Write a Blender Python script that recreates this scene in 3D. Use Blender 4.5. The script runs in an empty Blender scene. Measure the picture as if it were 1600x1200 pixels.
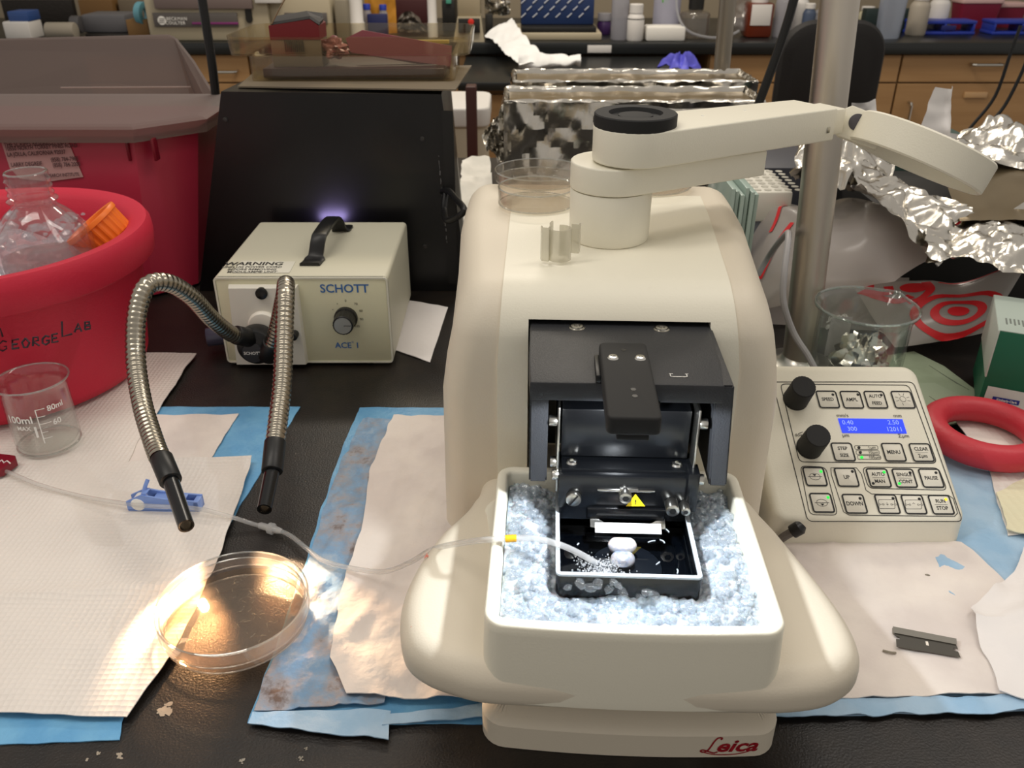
import bpy, bmesh, math, random
from mathutils import Vector, Matrix, noise
R_ = math.radians
scene = bpy.context.scene
COL = scene.collection
random.seed(7)

# ------------------------------------------------------------------ camera
CAM_H, PITCH, FPX = 0.39, R_(28.5), 1340.0
cam_d = bpy.data.cameras.new('camera')
cam_d.sensor_width = 36.0
cam_d.lens = 36.0 * FPX / 1600.0
cam_d.clip_start = 0.02
cam_d.clip_end = 60
cam = bpy.data.objects.new('camera', cam_d)
cam.location = (0, 0, CAM_H)
cam.rotation_euler = (R_(90) - PITCH, 0, 0)
COL.objects.link(cam)
scene.camera = cam
cam_d.dof.use_dof = True
cam_d.dof.focus_distance = 0.55
cam_d.dof.aperture_fstop = 20.0

# ------------------------------------------------------------------ world, room light, exposure
w = bpy.data.worlds.new('world')
scene.world = w
w.use_nodes = True
w.node_tree.nodes['Background'].inputs[0].default_value = (1.0, 0.94, 0.87, 1)
w.node_tree.nodes['Background'].inputs[1].default_value = 0.50
scene.view_settings.view_transform = 'Standard'
scene.view_settings.look = 'None'
scene.view_settings.exposure = 0.0
scene.view_settings.gamma = 1.0
scene.view_settings.use_curve_mapping = False
scene.cycles.transparent_max_bounces = 24


def light(name, kind, loc, energy, color, target=None, size=0.1, size_y=None, spot=None, blend=0.2):
    d = bpy.data.lights.new(name, kind)
    d.energy = energy
    d.color = color
    if kind == 'AREA':
        d.size = size
        if size_y:
            d.shape = 'RECTANGLE'
            d.size_y = size_y
    else:
        d.shadow_soft_size = size
    if kind == 'SPOT':
        d.spot_size = spot
        d.spot_blend = blend
    o = bpy.data.objects.new(name, d)
    COL.objects.link(o)
    o.location = loc
    if target is not None:
        o.rotation_euler = (Vector(target) - Vector(loc)).to_track_quat('-Z', 'Y').to_euler()
    return o


# fluorescent ceiling troffers of the lab
light('ceiling_light', 'AREA', (-0.7, 0.35, 1.75), 9.5, (1.0, 0.93, 0.84), (-0.3, 0.5, 0), 0.3, 1.2)
light('ceiling_light', 'AREA', (1.0, 0.75, 1.75), 8.5, (1.0, 0.93, 0.84), (0.8, 0.7, 0), 0.3, 1.2)
light('ceiling_light', 'AREA', (0.0, 2.6, 1.75), 34, (1.0, 0.90, 0.76), (0.1, 2.9, 0), 1.2, 0.3)

# ------------------------------------------------------------------ picture-to-place helpers
cp, sp = math.cos(PITCH), math.sin(PITCH)
CR, CU, CF = Vector((1, 0, 0)), Vector((0, sp, cp)), Vector((0, cp, -sp))
CC = Vector((0, 0, CAM_H))


def ray(px, py):
    return CF + CR * ((px - 800) / FPX) + CU * ((600 - py) / FPX)


def P(px, py, z=0.0):
    """the point of the level plane at height z seen at that pixel"""
    d = ray(px, py)
    return CC + d * ((z - CAM_H) / d.z)


def PY(px, py, Y):
    """the point of the upright plane at distance Y seen at that pixel"""
    d = ray(px, py)
    return CC + d * (Y / d.y)


def hx(s, a=1.0):
    s = s.lstrip('#')
    c = [int(s[i:i + 2], 16) / 255 for i in (0, 2, 4)]
    return tuple((v / 12.92 if v <= 0.04045 else ((v + 0.055) / 1.055) ** 2.4) for v in c) + (a,)


# ------------------------------------------------------------------ materials
MATS = {}


def mat(name, color, rough=0.5, metal=0.0, trans=0.0, ior=1.45, bump=None, color2=None, cscale=8.0, cpos=(0.4, 0.6),
        alpha=1.0, emit=None, estr=0.0, coat=0.0, sss=0.0, spec=0.5, rough2=None, detail=4.0, stretch=None):
    if name in MATS:
        return MATS[name]
    m = bpy.data.materials.new(name)
    m.use_nodes = True
    nt = m.node_tree
    b = nt.nodes['Principled BSDF']
    I = b.inputs
    c = hx(color) if isinstance(color, str) else color
    I['Base Color'].default_value = c
    I['Roughness'].default_value = rough
    I['Metallic'].default_value = metal
    I['Transmission Weight'].default_value = trans
    I['IOR'].default_value = ior
    I['Alpha'].default_value = alpha
    I['Coat Weight'].default_value = coat
    I['Specular IOR Level'].default_value = spec
    if sss:
        I['Subsurface Weight'].default_value = sss
        I['Subsurface Scale'].default_value = 0.01
    if emit:
        I['Emission Color'].default_value = hx(emit)
        I['Emission Strength'].default_value = estr
    tc = None

    def coords():
        nonlocal tc
        if tc is None:
            tc = nt.nodes.new('ShaderNodeTexCoord')
            if stretch:
                mp = nt.nodes.new('ShaderNodeMapping')
                mp.inputs['Scale'].default_value = stretch
                nt.links.new(tc.outputs['Object'], mp.inputs['Vector'])
                return mp.outputs['Vector']
            return tc.outputs['Object']
        return tc.outputs['Object']
    vec = coords() if (bump or color2 or rough2 is not None) else None
    if color2:
        n = nt.nodes.new('ShaderNodeTexNoise')
        n.inputs['Scale'].default_value = cscale
        n.inputs['Detail'].default_value = detail
        nt.links.new(vec, n.inputs['Vector'])
        r = nt.nodes.new('ShaderNodeValToRGB')
        r.color_ramp.elements[0].position = cpos[0]
        r.color_ramp.elements[1].position = cpos[1]
        r.color_ramp.elements[0].color = c
        r.color_ramp.elements[1].color = hx(color2)
        nt.links.new(n.outputs['Fac'], r.inputs['Fac'])
        nt.links.new(r.outputs['Color'], I['Base Color'])
    if rough2 is not None:
        n = nt.nodes.new('ShaderNodeTexNoise')
        n.inputs['Scale'].default_value = cscale
        nt.links.new(vec, n.inputs['Vector'])
        r = nt.nodes.new('ShaderNodeMapRange')
        r.inputs['From Min'].default_value = 0.35
        r.inputs['From Max'].default_value = 0.65
        r.inputs['To Min'].default_value = rough
        r.inputs['To Max'].default_value = rough2
        nt.links.new(n.outputs['Fac'], r.inputs['Value'])
        nt.links.new(r.outputs['Result'], I['Roughness'])
    if bump:
        kind, sc, st = bump
        if kind == 'noise':
            n = nt.nodes.new('ShaderNodeTexNoise')
            n.inputs['Scale'].default_value = sc
            n.inputs['Detail'].default_value = 5
            out = n.outputs['Fac']
        elif kind == 'voronoi':
            n = nt.nodes.new('ShaderNodeTexVoronoi')
            n.inputs['Scale'].default_value = sc
            out = n.outputs['Distance']
        elif kind == 'quilt':
            n = nt.nodes.new('ShaderNodeTexVoronoi')
            n.inputs['Scale'].default_value = sc
            n.inputs['Randomness'].default_value = 0.12
            out = n.outputs['Distance']
        else:
            n = nt.nodes.new('ShaderNodeTexWave')
            n.inputs['Scale'].default_value = sc
            n.inputs['Distortion'].default_value = 1.0
            out = n.outputs['Fac']
        nt.links.new(vec, n.inputs['Vector'])
        bp = nt.nodes.new('ShaderNodeBump')
        bp.inputs['Strength'].default_value = st
        bp.inputs['Distance'].default_value = 0.001
        nt.links.new(out, bp.inputs['Height'])
        nt.links.new(bp.outputs['Normal'], I['Normal'])
    MATS[name] = m
    return m


def clear(name, tint=(1, 1, 1, 1), rough=0.03, gloss=0.5, ior=1.35, haze=0.0, hazecol=(0.9, 0.9, 0.9, 1), edge=0.6):
    """thin clear plastic or glass wall: see-through, with a fresnel sheen and a little haze"""
    if name in MATS:
        return MATS[name]
    m = bpy.data.materials.new(name)
    m.use_nodes = True
    nt = m.node_tree
    for n in list(nt.nodes):
        nt.nodes.remove(n)
    out = nt.nodes.new('ShaderNodeOutputMaterial')
    tr = nt.nodes.new('ShaderNodeBsdfTransparent')
    tr.inputs['Color'].default_value = tint
    gl = nt.nodes.new('ShaderNodeBsdfGlossy')
    gl.inputs['Roughness'].default_value = rough
    lw = nt.nodes.new('ShaderNodeLayerWeight')
    lw.inputs['Blend'].default_value = 0.5
    pw_ = nt.nodes.new('ShaderNodeMath')
    pw_.operation = 'POWER'
    pw_.inputs[1].default_value = 3.0
    nt.links.new(lw.outputs['Facing'], pw_.inputs[0])
    fr = nt.nodes.new('ShaderNodeMath')
    fr.operation = 'MULTIPLY_ADD'
    fr.inputs[1].default_value = edge
    fr.inputs[2].default_value = 0.03 + 0.05 * (ior - 1.3)
    nt.links.new(pw_.outputs[0], fr.inputs[0])
    mx = nt.nodes.new('ShaderNodeMixShader')
    nt.links.new(fr.outputs[0], mx.inputs[0])
    base = tr
    if haze:
        df = nt.nodes.new('ShaderNodeBsdfDiffuse')
        df.inputs['Color'].default_value = hazecol
        tl = nt.nodes.new('ShaderNodeBsdfTranslucent')
        tl.inputs['Color'].default_value = hazecol
        m1 = nt.nodes.new('ShaderNodeMixShader')
        nt.links.new(df.outputs[0], m1.inputs[1])
        nt.links.new(tl.outputs[0], m1.inputs[2])
        m2 = nt.nodes.new('ShaderNodeMixShader')
        m2.inputs[0].default_value = haze
        nt.links.new(tr.outputs[0], m2.inputs[1])
        nt.links.new(m1.outputs[0], m2.inputs[2])
        base = m2
    nt.links.new(base.outputs[0], mx.inputs[1])
    nt.links.new(gl.outputs[0], mx.inputs[2])
    nt.links.new(mx.outputs[0], out.inputs['Surface'])
    MATS[name] = m
    return m


# ------------------------------------------------------------------ mesh builder
def rrect(x0, y0, x1, y1, r, n=5):
    pts = []
    for cx, cy, a0 in ((x1 - r, y1 - r, 0), (x0 + r, y1 - r, 90), (x0 + r, y0 + r, 180), (x1 - r, y0 + r, 270)):
        for i in range(n + 1):
            a = R_(a0 + 90 * i / n)
            pts.append((cx + r * math.cos(a), cy + r * math.sin(a)))
    return pts


def circle(r, n=24, cx=0, cy=0):
    return [(cx + r * math.cos(2 * math.pi * i / n), cy + r * math.sin(2 * math.pi * i / n)) for i in range(n)]


def catmull(pts, sub=6, closed=False):
    out = []
    n = len(pts)
    V = [Vector(p) for p in pts]
    rng = range(n if closed else n - 1)
    for i in rng:
        if closed:
            p0, p1, p2, p3 = V[(i - 1) % n], V[i], V[(i + 1) % n], V[(i + 2) % n]
        else:
            p0, p1, p2, p3 = V[max(i - 1, 0)], V[i], V[i + 1], V[min(i + 2, n - 1)]
        for k in range(sub):
            t = k / sub
            out.append(0.5 * ((2 * p1) + (p2 - p0) * t + (2 * p0 - 5 * p1 + 4 * p2 - p3) * t * t + (3 * p1 - p0 - 3 * p2 + p3) * t ** 3))
    if not closed:
        out.append(V[-1])
    return out


class MB:
    def __init__(s):
        s.v = []
        s.f = []

    def add(s, vs, fs):
        o = len(s.v)
        s.v += [Vector(v) for v in vs]
        s.f += [tuple(i + o for i in f) for f in fs]
        return s

    def box(s, x0, y0, z0, x1, y1, z1, bevel=0.0, seg=2):
        bm = bmesh.new()
        bmesh.ops.create_cube(bm, size=1)
        for v in bm.verts:
            v.co = Vector((x0 + (v.co.x + .5) * (x1 - x0), y0 + (v.co.y + .5) * (y1 - y0), z0 + (v.co.z + .5) * (z1 - z0)))
        if bevel > 0:
            bmesh.ops.bevel(bm, geom=list(bm.edges), offset=bevel, segments=seg, profile=0.5, affect='EDGES')
        return s.bm(bm)

    def bm(s, bm, M=None):
        bm.verts.index_update()
        vs = [v.co.copy() for v in bm.verts]
        if M is not None:
            vs = [M @ v for v in vs]
        fs = [tuple(v.index for v in f.verts) for f in bm.faces]
        bm.free()
        return s.add(vs, fs)

    def xf(s, M, start=0):
        for i in range(start, len(s.v)):
            s.v[i] = M @ s.v[i]
        return s

    def n(s):
        return len(s.v)

    def prism(s, poly, z0, z1, bevel=0.0, seg=3, top_only=False):
        """upright extrusion of a plan outline, optionally with rounded edges"""
        if bevel <= 0:
            n = len(poly)
            vs = [(x, y, z0) for x, y in poly] + [(x, y, z1) for x, y in poly]
            fs = [tuple(range(n))[::-1], tuple(range(n, 2 * n))]
            fs += [(i, (i + 1) % n, (i + 1) % n + n, i + n) for i in range(n)]
            return s.add(vs, fs)
        rings = []
        hs = []
        if not top_only:
            for k in range(seg + 1):
                a = R_(90 * k / seg)
                hs.append((z0 + bevel * (1 - math.sin(a)), bevel * (1 - math.cos(a)) if False else bevel * (1 - math.sin(R_(90) - 0) * math.cos(R_(90) - a)) ))
            hs = [(z0 + bevel * (1 - math.cos(R_(90 * k / seg))), bevel * (1 - math.sin(R_(90 * k / seg)))) for k in range(seg + 1)]
        else:
            hs = [(z0, 0)]
        hs += [(z1 - bevel * (1 - math.sin(R_(90 * k / seg))), bevel * (1 - math.cos(R_(90 * k / seg)))) for k in range(seg + 1)]
        for z, d in hs:
            rings.append([(x, y, z) for x, y in offset(poly, -d)])
        return s.loft(rings, cap=True)

    def loft(s, rings, cap=False, closed=True, wrap=False):
        n = len(rings[0])
        o = len(s.v)
        for r in rings:
            s.v += [Vector(p) for p in r]
        m = len(rings)
        for j in range(m if wrap else m - 1):
            j2 = (j + 1) % m
            for i in range(n if closed else n - 1):
                i2 = (i + 1) % n
                s.f.append((o + j * n + i, o + j * n + i2, o + j2 * n + i2, o + j2 * n + i))
        if cap:
            s.f.append(tuple(o + i for i in range(n))[::-1])
            s.f.append(tuple(o + (m - 1) * n + i for i in range(n)))
        return s

    def lathe(s, prof, n=32, c=(0, 0, 0), M=None):
        """prof: list of (radius, z)"""
        st = len(s.v)
        s.loft([[(max(r, 1e-5) * math.cos(2 * math.pi * i / n), max(r, 1e-5) * math.sin(2 * math.pi * i / n), z) for i in range(n)] for r, z in prof])
        T = Matrix.Translation(Vector(c))
        if M is not None:
            T = M
        for i in range(st, len(s.v)):
            s.v[i] = T @ s.v[i]
        return s

    def cyl(s, p0, p1, r0, r1=None, n=20, bevel=0.0):
        p0, p1 = Vector(p0), Vector(p1)
        r1 = r0 if r1 is None else r1
        L = (p1 - p0).length
        q = (p1 - p0).to_track_quat('Z', 'Y').to_matrix().to_4x4()
        M = Matrix.Translation(p0) @ q
        if bevel > 0:
            prof = [(0, 0), (r0 - bevel, 0), (r0 - bevel * .3, bevel * .3), (r0, bevel), (r1, L - bevel), (r1 - bevel * .3, L - bevel * .3), (r1 - bevel, L), (0, L)]
        else:
            prof = [(0, 0), (r0, 0), (r1, L), (0, L)]
        return s.lathe(prof, n, M=M)

    def tube(s, path, r, n=10, cap=True, closed=False, radii=None):
        pts = [Vector(p) for p in path]
        m = len(pts)
        rings = []
        up = None
        for i in range(m):
            if closed:
                t = (pts[(i + 1) % m] - pts[i - 1]).normalized()
            else:
                t = (pts[min(i + 1, m - 1)] - pts[max(i - 1, 0)]).normalized()
            if up is None:
                up = Vector((0, 0, 1)) if abs(t.z) < .9 else Vector((0, 1, 0))
            up = (up - t * up.dot(t))
            if up.length < 1e-6:
                up = t.orthogonal()
            up.normalize()
            sd = t.cross(up)
            rr = radii[i] if radii else r
            rings.append([pts[i] + (up * math.cos(2 * math.pi * k / n) + sd * math.sin(2 * math.pi * k / n)) * rr for k in range(n)])
        return s.loft(rings, cap=cap and not closed, wrap=closed)

    def sphere(s, c, r, n=16, m=10, sc=(1, 1, 1)):
        return s.loft([[(c[0] + r * sc[0] * math.sin(math.pi * j / m) * math.cos(2 * math.pi * i / n) if 0 < j < m else c[0] + 1e-6 * math.cos(2 * math.pi * i / n),
                         c[1] + r * sc[1] * math.sin(math.pi * j / m) * math.sin(2 * math.pi * i / n) if 0 < j < m else c[1] + 1e-6 * math.sin(2 * math.pi * i / n),
                         c[2] - r * sc[2] * math.cos(math.pi * j / m)) for i in range(n)] for j in range(m + 1)])

    def grid(s, fn, nu, nv):
        o = len(s.v)
        for j in range(nv + 1):
            for i in range(nu + 1):
                s.v.append(Vector(fn(i / nu, j / nv)))
        for j in range(nv):
            for i in range(nu):
                a = o + j * (nu + 1) + i
                s.f.append((a, a + 1, a + nu + 2, a + nu + 1))
        return s

    def poly(s, pts):
        return s.add(pts, [tuple(range(len(pts)))])

    def obj(s, name, m, parent=None, smooth=True, angle=35, world=False, label=None):
        me = bpy.data.meshes.new(name)
        vs = s.v
        if world and parent is not None:
            rt = parent
            while rt.parent is not None:
                rt = rt.parent
            inv = rt.matrix_basis.inverted()
            vs = [inv @ v for v in vs]
        me.from_pydata([tuple(v) for v in vs], [], s.f)
        bm = bmesh.new()
        bm.from_mesh(me)
        bmesh.ops.remove_doubles(bm, verts=bm.verts, dist=1e-6)
        bmesh.ops.recalc_face_normals(bm, faces=bm.faces)
        bm.to_mesh(me)
        bm.free()
        me.materials.append(m)
        if smooth:
            me.polygons.foreach_set('use_smooth', [True] * len(me.polygons))
            try:
                me.set_sharp_from_angle(angle=R_(angle))
            except Exception:
                pass
        o = bpy.data.objects.new(name, me)
        COL.objects.link(o)
        if parent is not None:
            o.parent = parent
        if label:
            o['label'] = label
        return o


def offset(poly, d):
    """move a closed outline outwards by d (counter-clockwise outlines)"""
    if d == 0:
        return list(poly)
    n = len(poly)
    out = []
    for i in range(n):
        a, b, c = Vector(poly[i - 1]), Vector(poly[i]), Vector(poly[(i + 1) % n])
        e1, e2 = (b - a), (c - b)
        if e1.length < 1e-9:
            e1 = e2
        if e2.length < 1e-9:
            e2 = e1
        n1 = Vector((e1.y, -e1.x)).normalized()
        n2 = Vector((e2.y, -e2.x)).normalized()
        nn = (n1 + n2)
        if nn.length < 1e-6:
            nn = n1
        nn.normalize()
        k = max(nn.dot(n1), 0.5)
        out.append(tuple(b + nn * (d / k)))
    return out


def thing(name, label, cat, loc=(0, 0, 0), rz=0.0, group=None, rot=None):
    o = bpy.data.objects.new(name, None)
    o.empty_display_size = 0.01
    COL.objects.link(o)
    o.matrix_basis = Matrix.Translation(Vector(loc)) @ (rot.to_4x4() if rot is not None else Matrix.Rotation(rz, 4, 'Z'))
    o['label'] = label
    o['category'] = cat
    if group:
        o['group'] = group
    return o


def tag(o, label, cat, group=None, kind=None):
    o['label'] = label
    o['category'] = cat
    if group:
        o['group'] = group
    if kind:
        o['kind'] = kind
    return o


def center_origin(o):
    """put the origin of a one-mesh thing at its base"""
    me = o.data
    xs = [v.co for v in me.vertices]
    c = Vector(((min(v.x for v in xs) + max(v.x for v in xs)) / 2, (min(v.y for v in xs) + max(v.y for v in xs)) / 2, min(v.z for v in xs)))
    me.transform(Matrix.Translation(-c))
    o.location = c
    return o


def single(mb, name, m, label, cat, group=None, kind=None, **kw):
    o = mb.obj(name, m, **kw)
    center_origin(o)
    return tag(o, label, cat, group, kind)


def boolean(o, cutter_mb):
    """cut the shape of cutter_mb out of o"""
    c = cutter_mb.obj('cutter', o.data.materials[0], smooth=False)
    md = o.modifiers.new('cut', 'BOOLEAN')
    md.operation = 'DIFFERENCE'
    md.object = c
    md.solver = 'EXACT'
    par = o.parent
    if par is not None:
        c.parent = par
    bpy.context.view_layer.update()
    dg = bpy.context.evaluated_depsgraph_get()
    me = bpy.data.meshes.new_from_object(o.evaluated_get(dg))
    o.modifiers.remove(md)
    o.data = me
    bpy.data.objects.remove(c)
    me.polygons.foreach_set('use_smooth', [True] * len(me.polygons))
    me.set_sharp_from_angle(angle=R_(30))
    return o


def text_mb(body, size, align='CENTER', shear=0.0, bold=0.0, thick=0.0, width=1.0, space=1.0):
    """text as a mesh in the xy plane, anchored at its middle (or left)"""
    cu = bpy.data.curves.new('t', 'FONT')
    cu.body = body
    cu.size = size
    cu.align_x = align
    cu.align_y = 'CENTER'
    cu.shear = shear
    cu.offset = bold
    cu.extrude = thick
    cu.space_character = space
    cu.resolution_u = 3
    o = bpy.data.objects.new('t', cu)
    COL.objects.link(o)
    bpy.context.view_layer.update()
    dg = bpy.context.evaluated_depsgraph_get()
    me = bpy.data.meshes.new_from_object(o.evaluated_get(dg))
    mb = MB()
    mb.add([(v.co.x * width, v.co.y, v.co.z) for v in me.vertices], [tuple(p.vertices) for p in me.polygons])
    bpy.data.objects.remove(o)
    bpy.data.curves.remove(cu)
    bpy.data.meshes.remove(me)
    return mb


def frame(origin, ex, ey):
    """matrix that takes (x, y, z) to origin + x*ex + y*ey + z*(ex cross ey)"""
    ex = Vector(ex).normalized()
    ey = Vector(ey)
    ey = (ey - ex * ey.dot(ex)).normalized()
    ez = ex.cross(ey)
    M = Matrix((ex, ey, ez)).transposed().to_4x4()
    M.translation = Vector(origin)
    return M


def nz(p, s, seed=0.0):
    return noise.noise(Vector((p[0] * s + seed * 7.3, p[1] * s - seed * 3.1, (p[2] if len(p) > 2 else 0) * s + seed)))


def fnz(p, s, seed=0.0, oct=4):
    return noise.fractal(Vector((p[0] * s + seed * 7.3, p[1] * s - seed * 3.1, (p[2] if len(p) > 2 else 0) * s + seed)), 1.0, 2.0, oct)


def ridge(p, s, seed=0.0, oct=4):
    return noise.ridged_multi_fractal(Vector((p[0] * s + seed * 7.3, p[1] * s - seed * 3.1, (p[2] if len(p) > 2 else 0) * s + seed)), 1.0, 2.0, oct, 1.0, 2.0)


def solid_sheet(mb, t):
    """thicken an open sheet downwards by t, closing its rim"""
    bm = bmesh.new()
    vs = [bm.verts.new(v) for v in mb.v]
    for f in mb.f:
        try:
            bm.faces.new([vs[i] for i in f])
        except ValueError:
            pass
    bmesh.ops.recalc_face_normals(bm, faces=bm.faces)
    edges = [e for e in bm.edges if e.is_boundary]
    top = list(bm.faces)
    mp = {v: bm.verts.new(v.co - Vector((0, 0, t))) for v in list(bm.verts)}
    for f in top:
        bm.faces.new([mp[v] for v in reversed(f.verts)])
    for e in edges:
        a, b = e.verts
        try:
            bm.faces.new([a, b, mp[b], mp[a]])
        except ValueError:
            pass
    return MB().bm(bm)


def sheet(corners, z0, nu, nv, wob=0.0, ws=20.0, seed=0.0, jag=0.0, t=0.0006, lift=None):
    """a thin sheet over four plan corners (bl, br, tr, tl), wrinkled, with ragged rim"""
    bl, br, tr, tl = [Vector((c[0], c[1], 0)) for c in corners]

    def fn(a, b):
        p = bl.lerp(br, a).lerp(tl.lerp(tr, a), b)
        e = min(a, 1 - a, b, 1 - b)
        if jag and e < 1e-6:
            p = p + Vector((nz(p, 45, seed), nz(p, 45, seed + 5), 0)) * jag
        z = z0 + wob * (0.6 + fnz(p, ws, seed, 3)) * (1 if not lift else 1)
        z = max(z, z0 * 0.5 if z0 > 0 else z)
        if lift:
            z += lift(a, b, p)
        return (p.x, p.y, z)
    mb = MB().grid(fn, nu, nv)
    return solid_sheet(mb, t) if t else mb


# ------------------------------------------------------------------ shared materials
M_CREAM = mat('cream_paint', '#E8E3D1', 0.42, bump=('noise', 900, 0.12))
M_SHELL = mat('beige_paint', '#D9CFBC', 0.5, bump=('noise', 900, 0.12))
M_GREYHEAD = mat('charcoal_cast', '#2B2C2F', 0.45, bump=('noise', 1200, 0.25))
M_BLACK = mat('black_anodised', '#08090B', 0.25)
M_BLACKP = mat('black_plastic', '#131313', 0.4)
M_MATBLACK = mat('matt_black_rubber', '#1A1A1A', 0.7)
M_STEEL = mat('stainless_steel', '#B9B6AE', 0.28, metal=1.0)
M_CHROME = mat('polished_steel', '#D8D6D0', 0.15, metal=1.0)
M_INK = mat('black_print', '#1D1D1D', 0.6)
M_WHITEINK = mat('white_print', '#E8E6E0', 0.6)
M_GLASS = clear('clear_glass', (0.96, 0.98, 0.97, 1), 0.02, ior=1.6, haze=0.012)
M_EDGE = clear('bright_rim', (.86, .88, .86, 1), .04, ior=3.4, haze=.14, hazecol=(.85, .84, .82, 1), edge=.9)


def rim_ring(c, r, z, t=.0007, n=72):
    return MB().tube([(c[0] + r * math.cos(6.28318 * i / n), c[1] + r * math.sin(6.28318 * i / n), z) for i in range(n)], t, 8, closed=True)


M_PLASTIC = clear('clear_plastic', (0.95, 0.95, 0.94, 1), 0.05, ior=1.45, haze=0.10)
# ================================================================== the room and the furniture
def structure(o):
    o['kind'] = 'structure'
    return o


M_FLOOR = mat('floor_vinyl', '#8D8474', 0.5, color2='#7C7466', cscale=30)
M_WALL = mat('wall_paint', '#8B7F6B', 0.8)
M_WOOD = mat('maple_laminate', '#A37F55', 0.5, color2='#9A764D', cscale=2.0, stretch=(1, 1, 14))
M_EPOXY = mat('black_epoxy_top', '#1A1613', 0.38, color2='#201A15', cscale=60, bump=('noise', 700, 0.35))
M_EPOXYF = mat('far_epoxy_top', '#1B1D1D', 0.3)

structure(MB().box(-3.5, -1.5, -0.97, 3.5, 4.2, -0.92).obj('floor', M_FLOOR, smooth=False))
structure(MB().box(-3.5, 4.15, -0.92, 3.5, 4.25, 1.85).obj('wall_back', M_WALL, smooth=False))

bench = thing('lab_bench', 'black topped laboratory bench in the foreground carrying all the instruments', 'bench', (0.1, 0.8, -0.92))
MB().box(-1.9, -0.35, -0.032, 2.1, 1.60, 0.0, 0.003).obj('bench_top', M_EPOXY, bench, world=True)
MB().box(-1.85, -0.28, -0.92, 2.05, 1.55, -0.032).obj('bench_cabinet', M_WOOD, bench, smooth=False, world=True)
# dried salt spots on the bench top
sp_ = MB()
rs = random.Random(3)
for px, py, r in ((255, 1108, 13), (262, 1100, 7), (155, 1178, 4), (187, 1182, 7), (135, 1188, 4), (377, 1190, 6), (470, 1186, 5), (478, 1170, 3), (462, 710, 2)):
    for k in range(7):
        c = P(px + rs.uniform(-r, r) * .6, py + rs.uniform(-r, r) * .6)
        rr = r * 0.00022 * rs.uniform(.4, 1)
        n = 7
        sp_.poly([(c.x + rr * rs.uniform(.4, 1.2) * math.cos(6.283 * i / n), c.y + rr * rs.uniform(.4, 1.2) * math.sin(6.283 * i / n), 0.0002 + k * .00002) for i in range(n)])
sp_.obj('dried_spots', mat('dried_salt', '#8B8478', 0.8), bench, world=True, smooth=False)['kind'] = 'stuff'

# far worktop along the wall
FY = 3.27
far = thing('worktop', 'long black worktop against the far wall carrying bottles and racks', 'worktop', (0, 3.7, -0.04))
MB().box(-3.4, FY, -0.04, 3.4, 4.14, 0.0, 0.004).obj('worktop_slab', M_EPOXYF, far, world=True)
# lower desk-height ledge in front of it
xa, xb = PY(715, 100, 2.75).x, PY(1098, 100, 2.75).x
zl = -0.045
ledge = thing('low_counter', 'lower black counter in front of the far worktop with towel and purple glove on it', 'counter', ((xa + xb) / 2, 2.95, -0.92))
MB().box(xa, 2.71, zl - 0.025, xb, FY - 0.01, zl, 0.003).obj('counter_top', M_EPOXYF, ledge, world=True)
for (a, b) in ((xa + .01, (xa + xb) / 2 - .003), ((xa + xb) / 2 + .003, xb - .01)):
    MB().box(a, 2.76, -0.9, b, 2.78, zl - 0.045, 0.002).obj('cabinet_door', M_WOOD, ledge, world=True, smooth=False)
MB().box(xa + .01, 2.78, -0.92, xb - .01, FY - 0.02, zl - 0.026).obj('cabinet_body', M_WOOD, ledge, world=True, smooth=False)


def cabinet(x0, x1, label, hx_, zdr, handle_door=None, plate=None):
    t = thing('base_cabinet', label, 'cabinet', ((x0 + x1) / 2, FY + .3, -0.92))
    MB().box(x0, FY + 0.045, -0.92, x1, 4.1, -0.041).obj('cabinet_body', M_WOOD, t, world=True, smooth=False)
    g = 0.003
    dr = MB().box(x0 + g, FY + 0.025, zdr, x1 - g, FY + 0.045, -0.045, 0.0015).obj('drawer', M_WOOD, t, world=True, smooth=False)
    y = FY + 0.02

    def handle(p, q, par):
        out = Vector((0, -0.028, 0))
        MB().tube([p, p + out * .8, p + out + (q - p) * .06, q + out + (p - q) * .06, q + out * .8, q], 0.005, 8).obj('handle', M_STEEL, par, world=True)
    a, b = PY(hx_[0], hx_[2], y), PY(hx_[1], hx_[2], y)
    if x0 < a.x < x1:
        b.z = a.z
        handle(a, b, dr)
    dd = MB().box(x0 + g, FY + 0.025, -0.88, x1 - g, FY + 0.045, zdr - g * 2, 0.0015).obj('door_panel', M_WOOD, t, world=True, smooth=False)
    if handle_door:
        a, b = PY(handle_door[0], handle_door[1], y), PY(handle_door[0], handle_door[2], y)
        b.x = a.x
        handle(a, b, dd)
    if plate:
        a, b = PY(plate[0], plate[1], y), PY(plate[2], plate[3], y)
        MB().box(a.x, y - .003, b.z, b.x, y + .006, a.z, .001).obj('label_holder', mat('label_holder', '#B8946A', .3), dd, world=True)
    return t


zd = PY(1450, 130, FY).z
xr = PY(1413, 100, FY).x
cabinet(xr, xr + 0.62, 'maple base cabinet with drawer and door behind the black chair, right end', (1517, 1563, 100), zd, (1420, 160, 200), (1508, 144, 1541, 153))
cabinet(PY(1110, 100, FY).x, xr - .002, 'maple base cabinet half hidden by the back of the black chair', (1, 2, 100), zd)
cabinet(PY(250, 100, FY).x - .28, PY(386, 100, FY).x, 'maple base cabinet with drawer seen between the red container and the glass tray', (338, 371, 111), zd)
cabinet(PY(388, 100, FY).x, xa, 'maple base cabinet behind the glass tray on the black box', (1, 2, 100), zd)
cabinet(xr + 0.624, xr + 1.25, 'maple base cabinet beyond the right edge of the picture', (1650, 1690, 100), zd)
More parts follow.
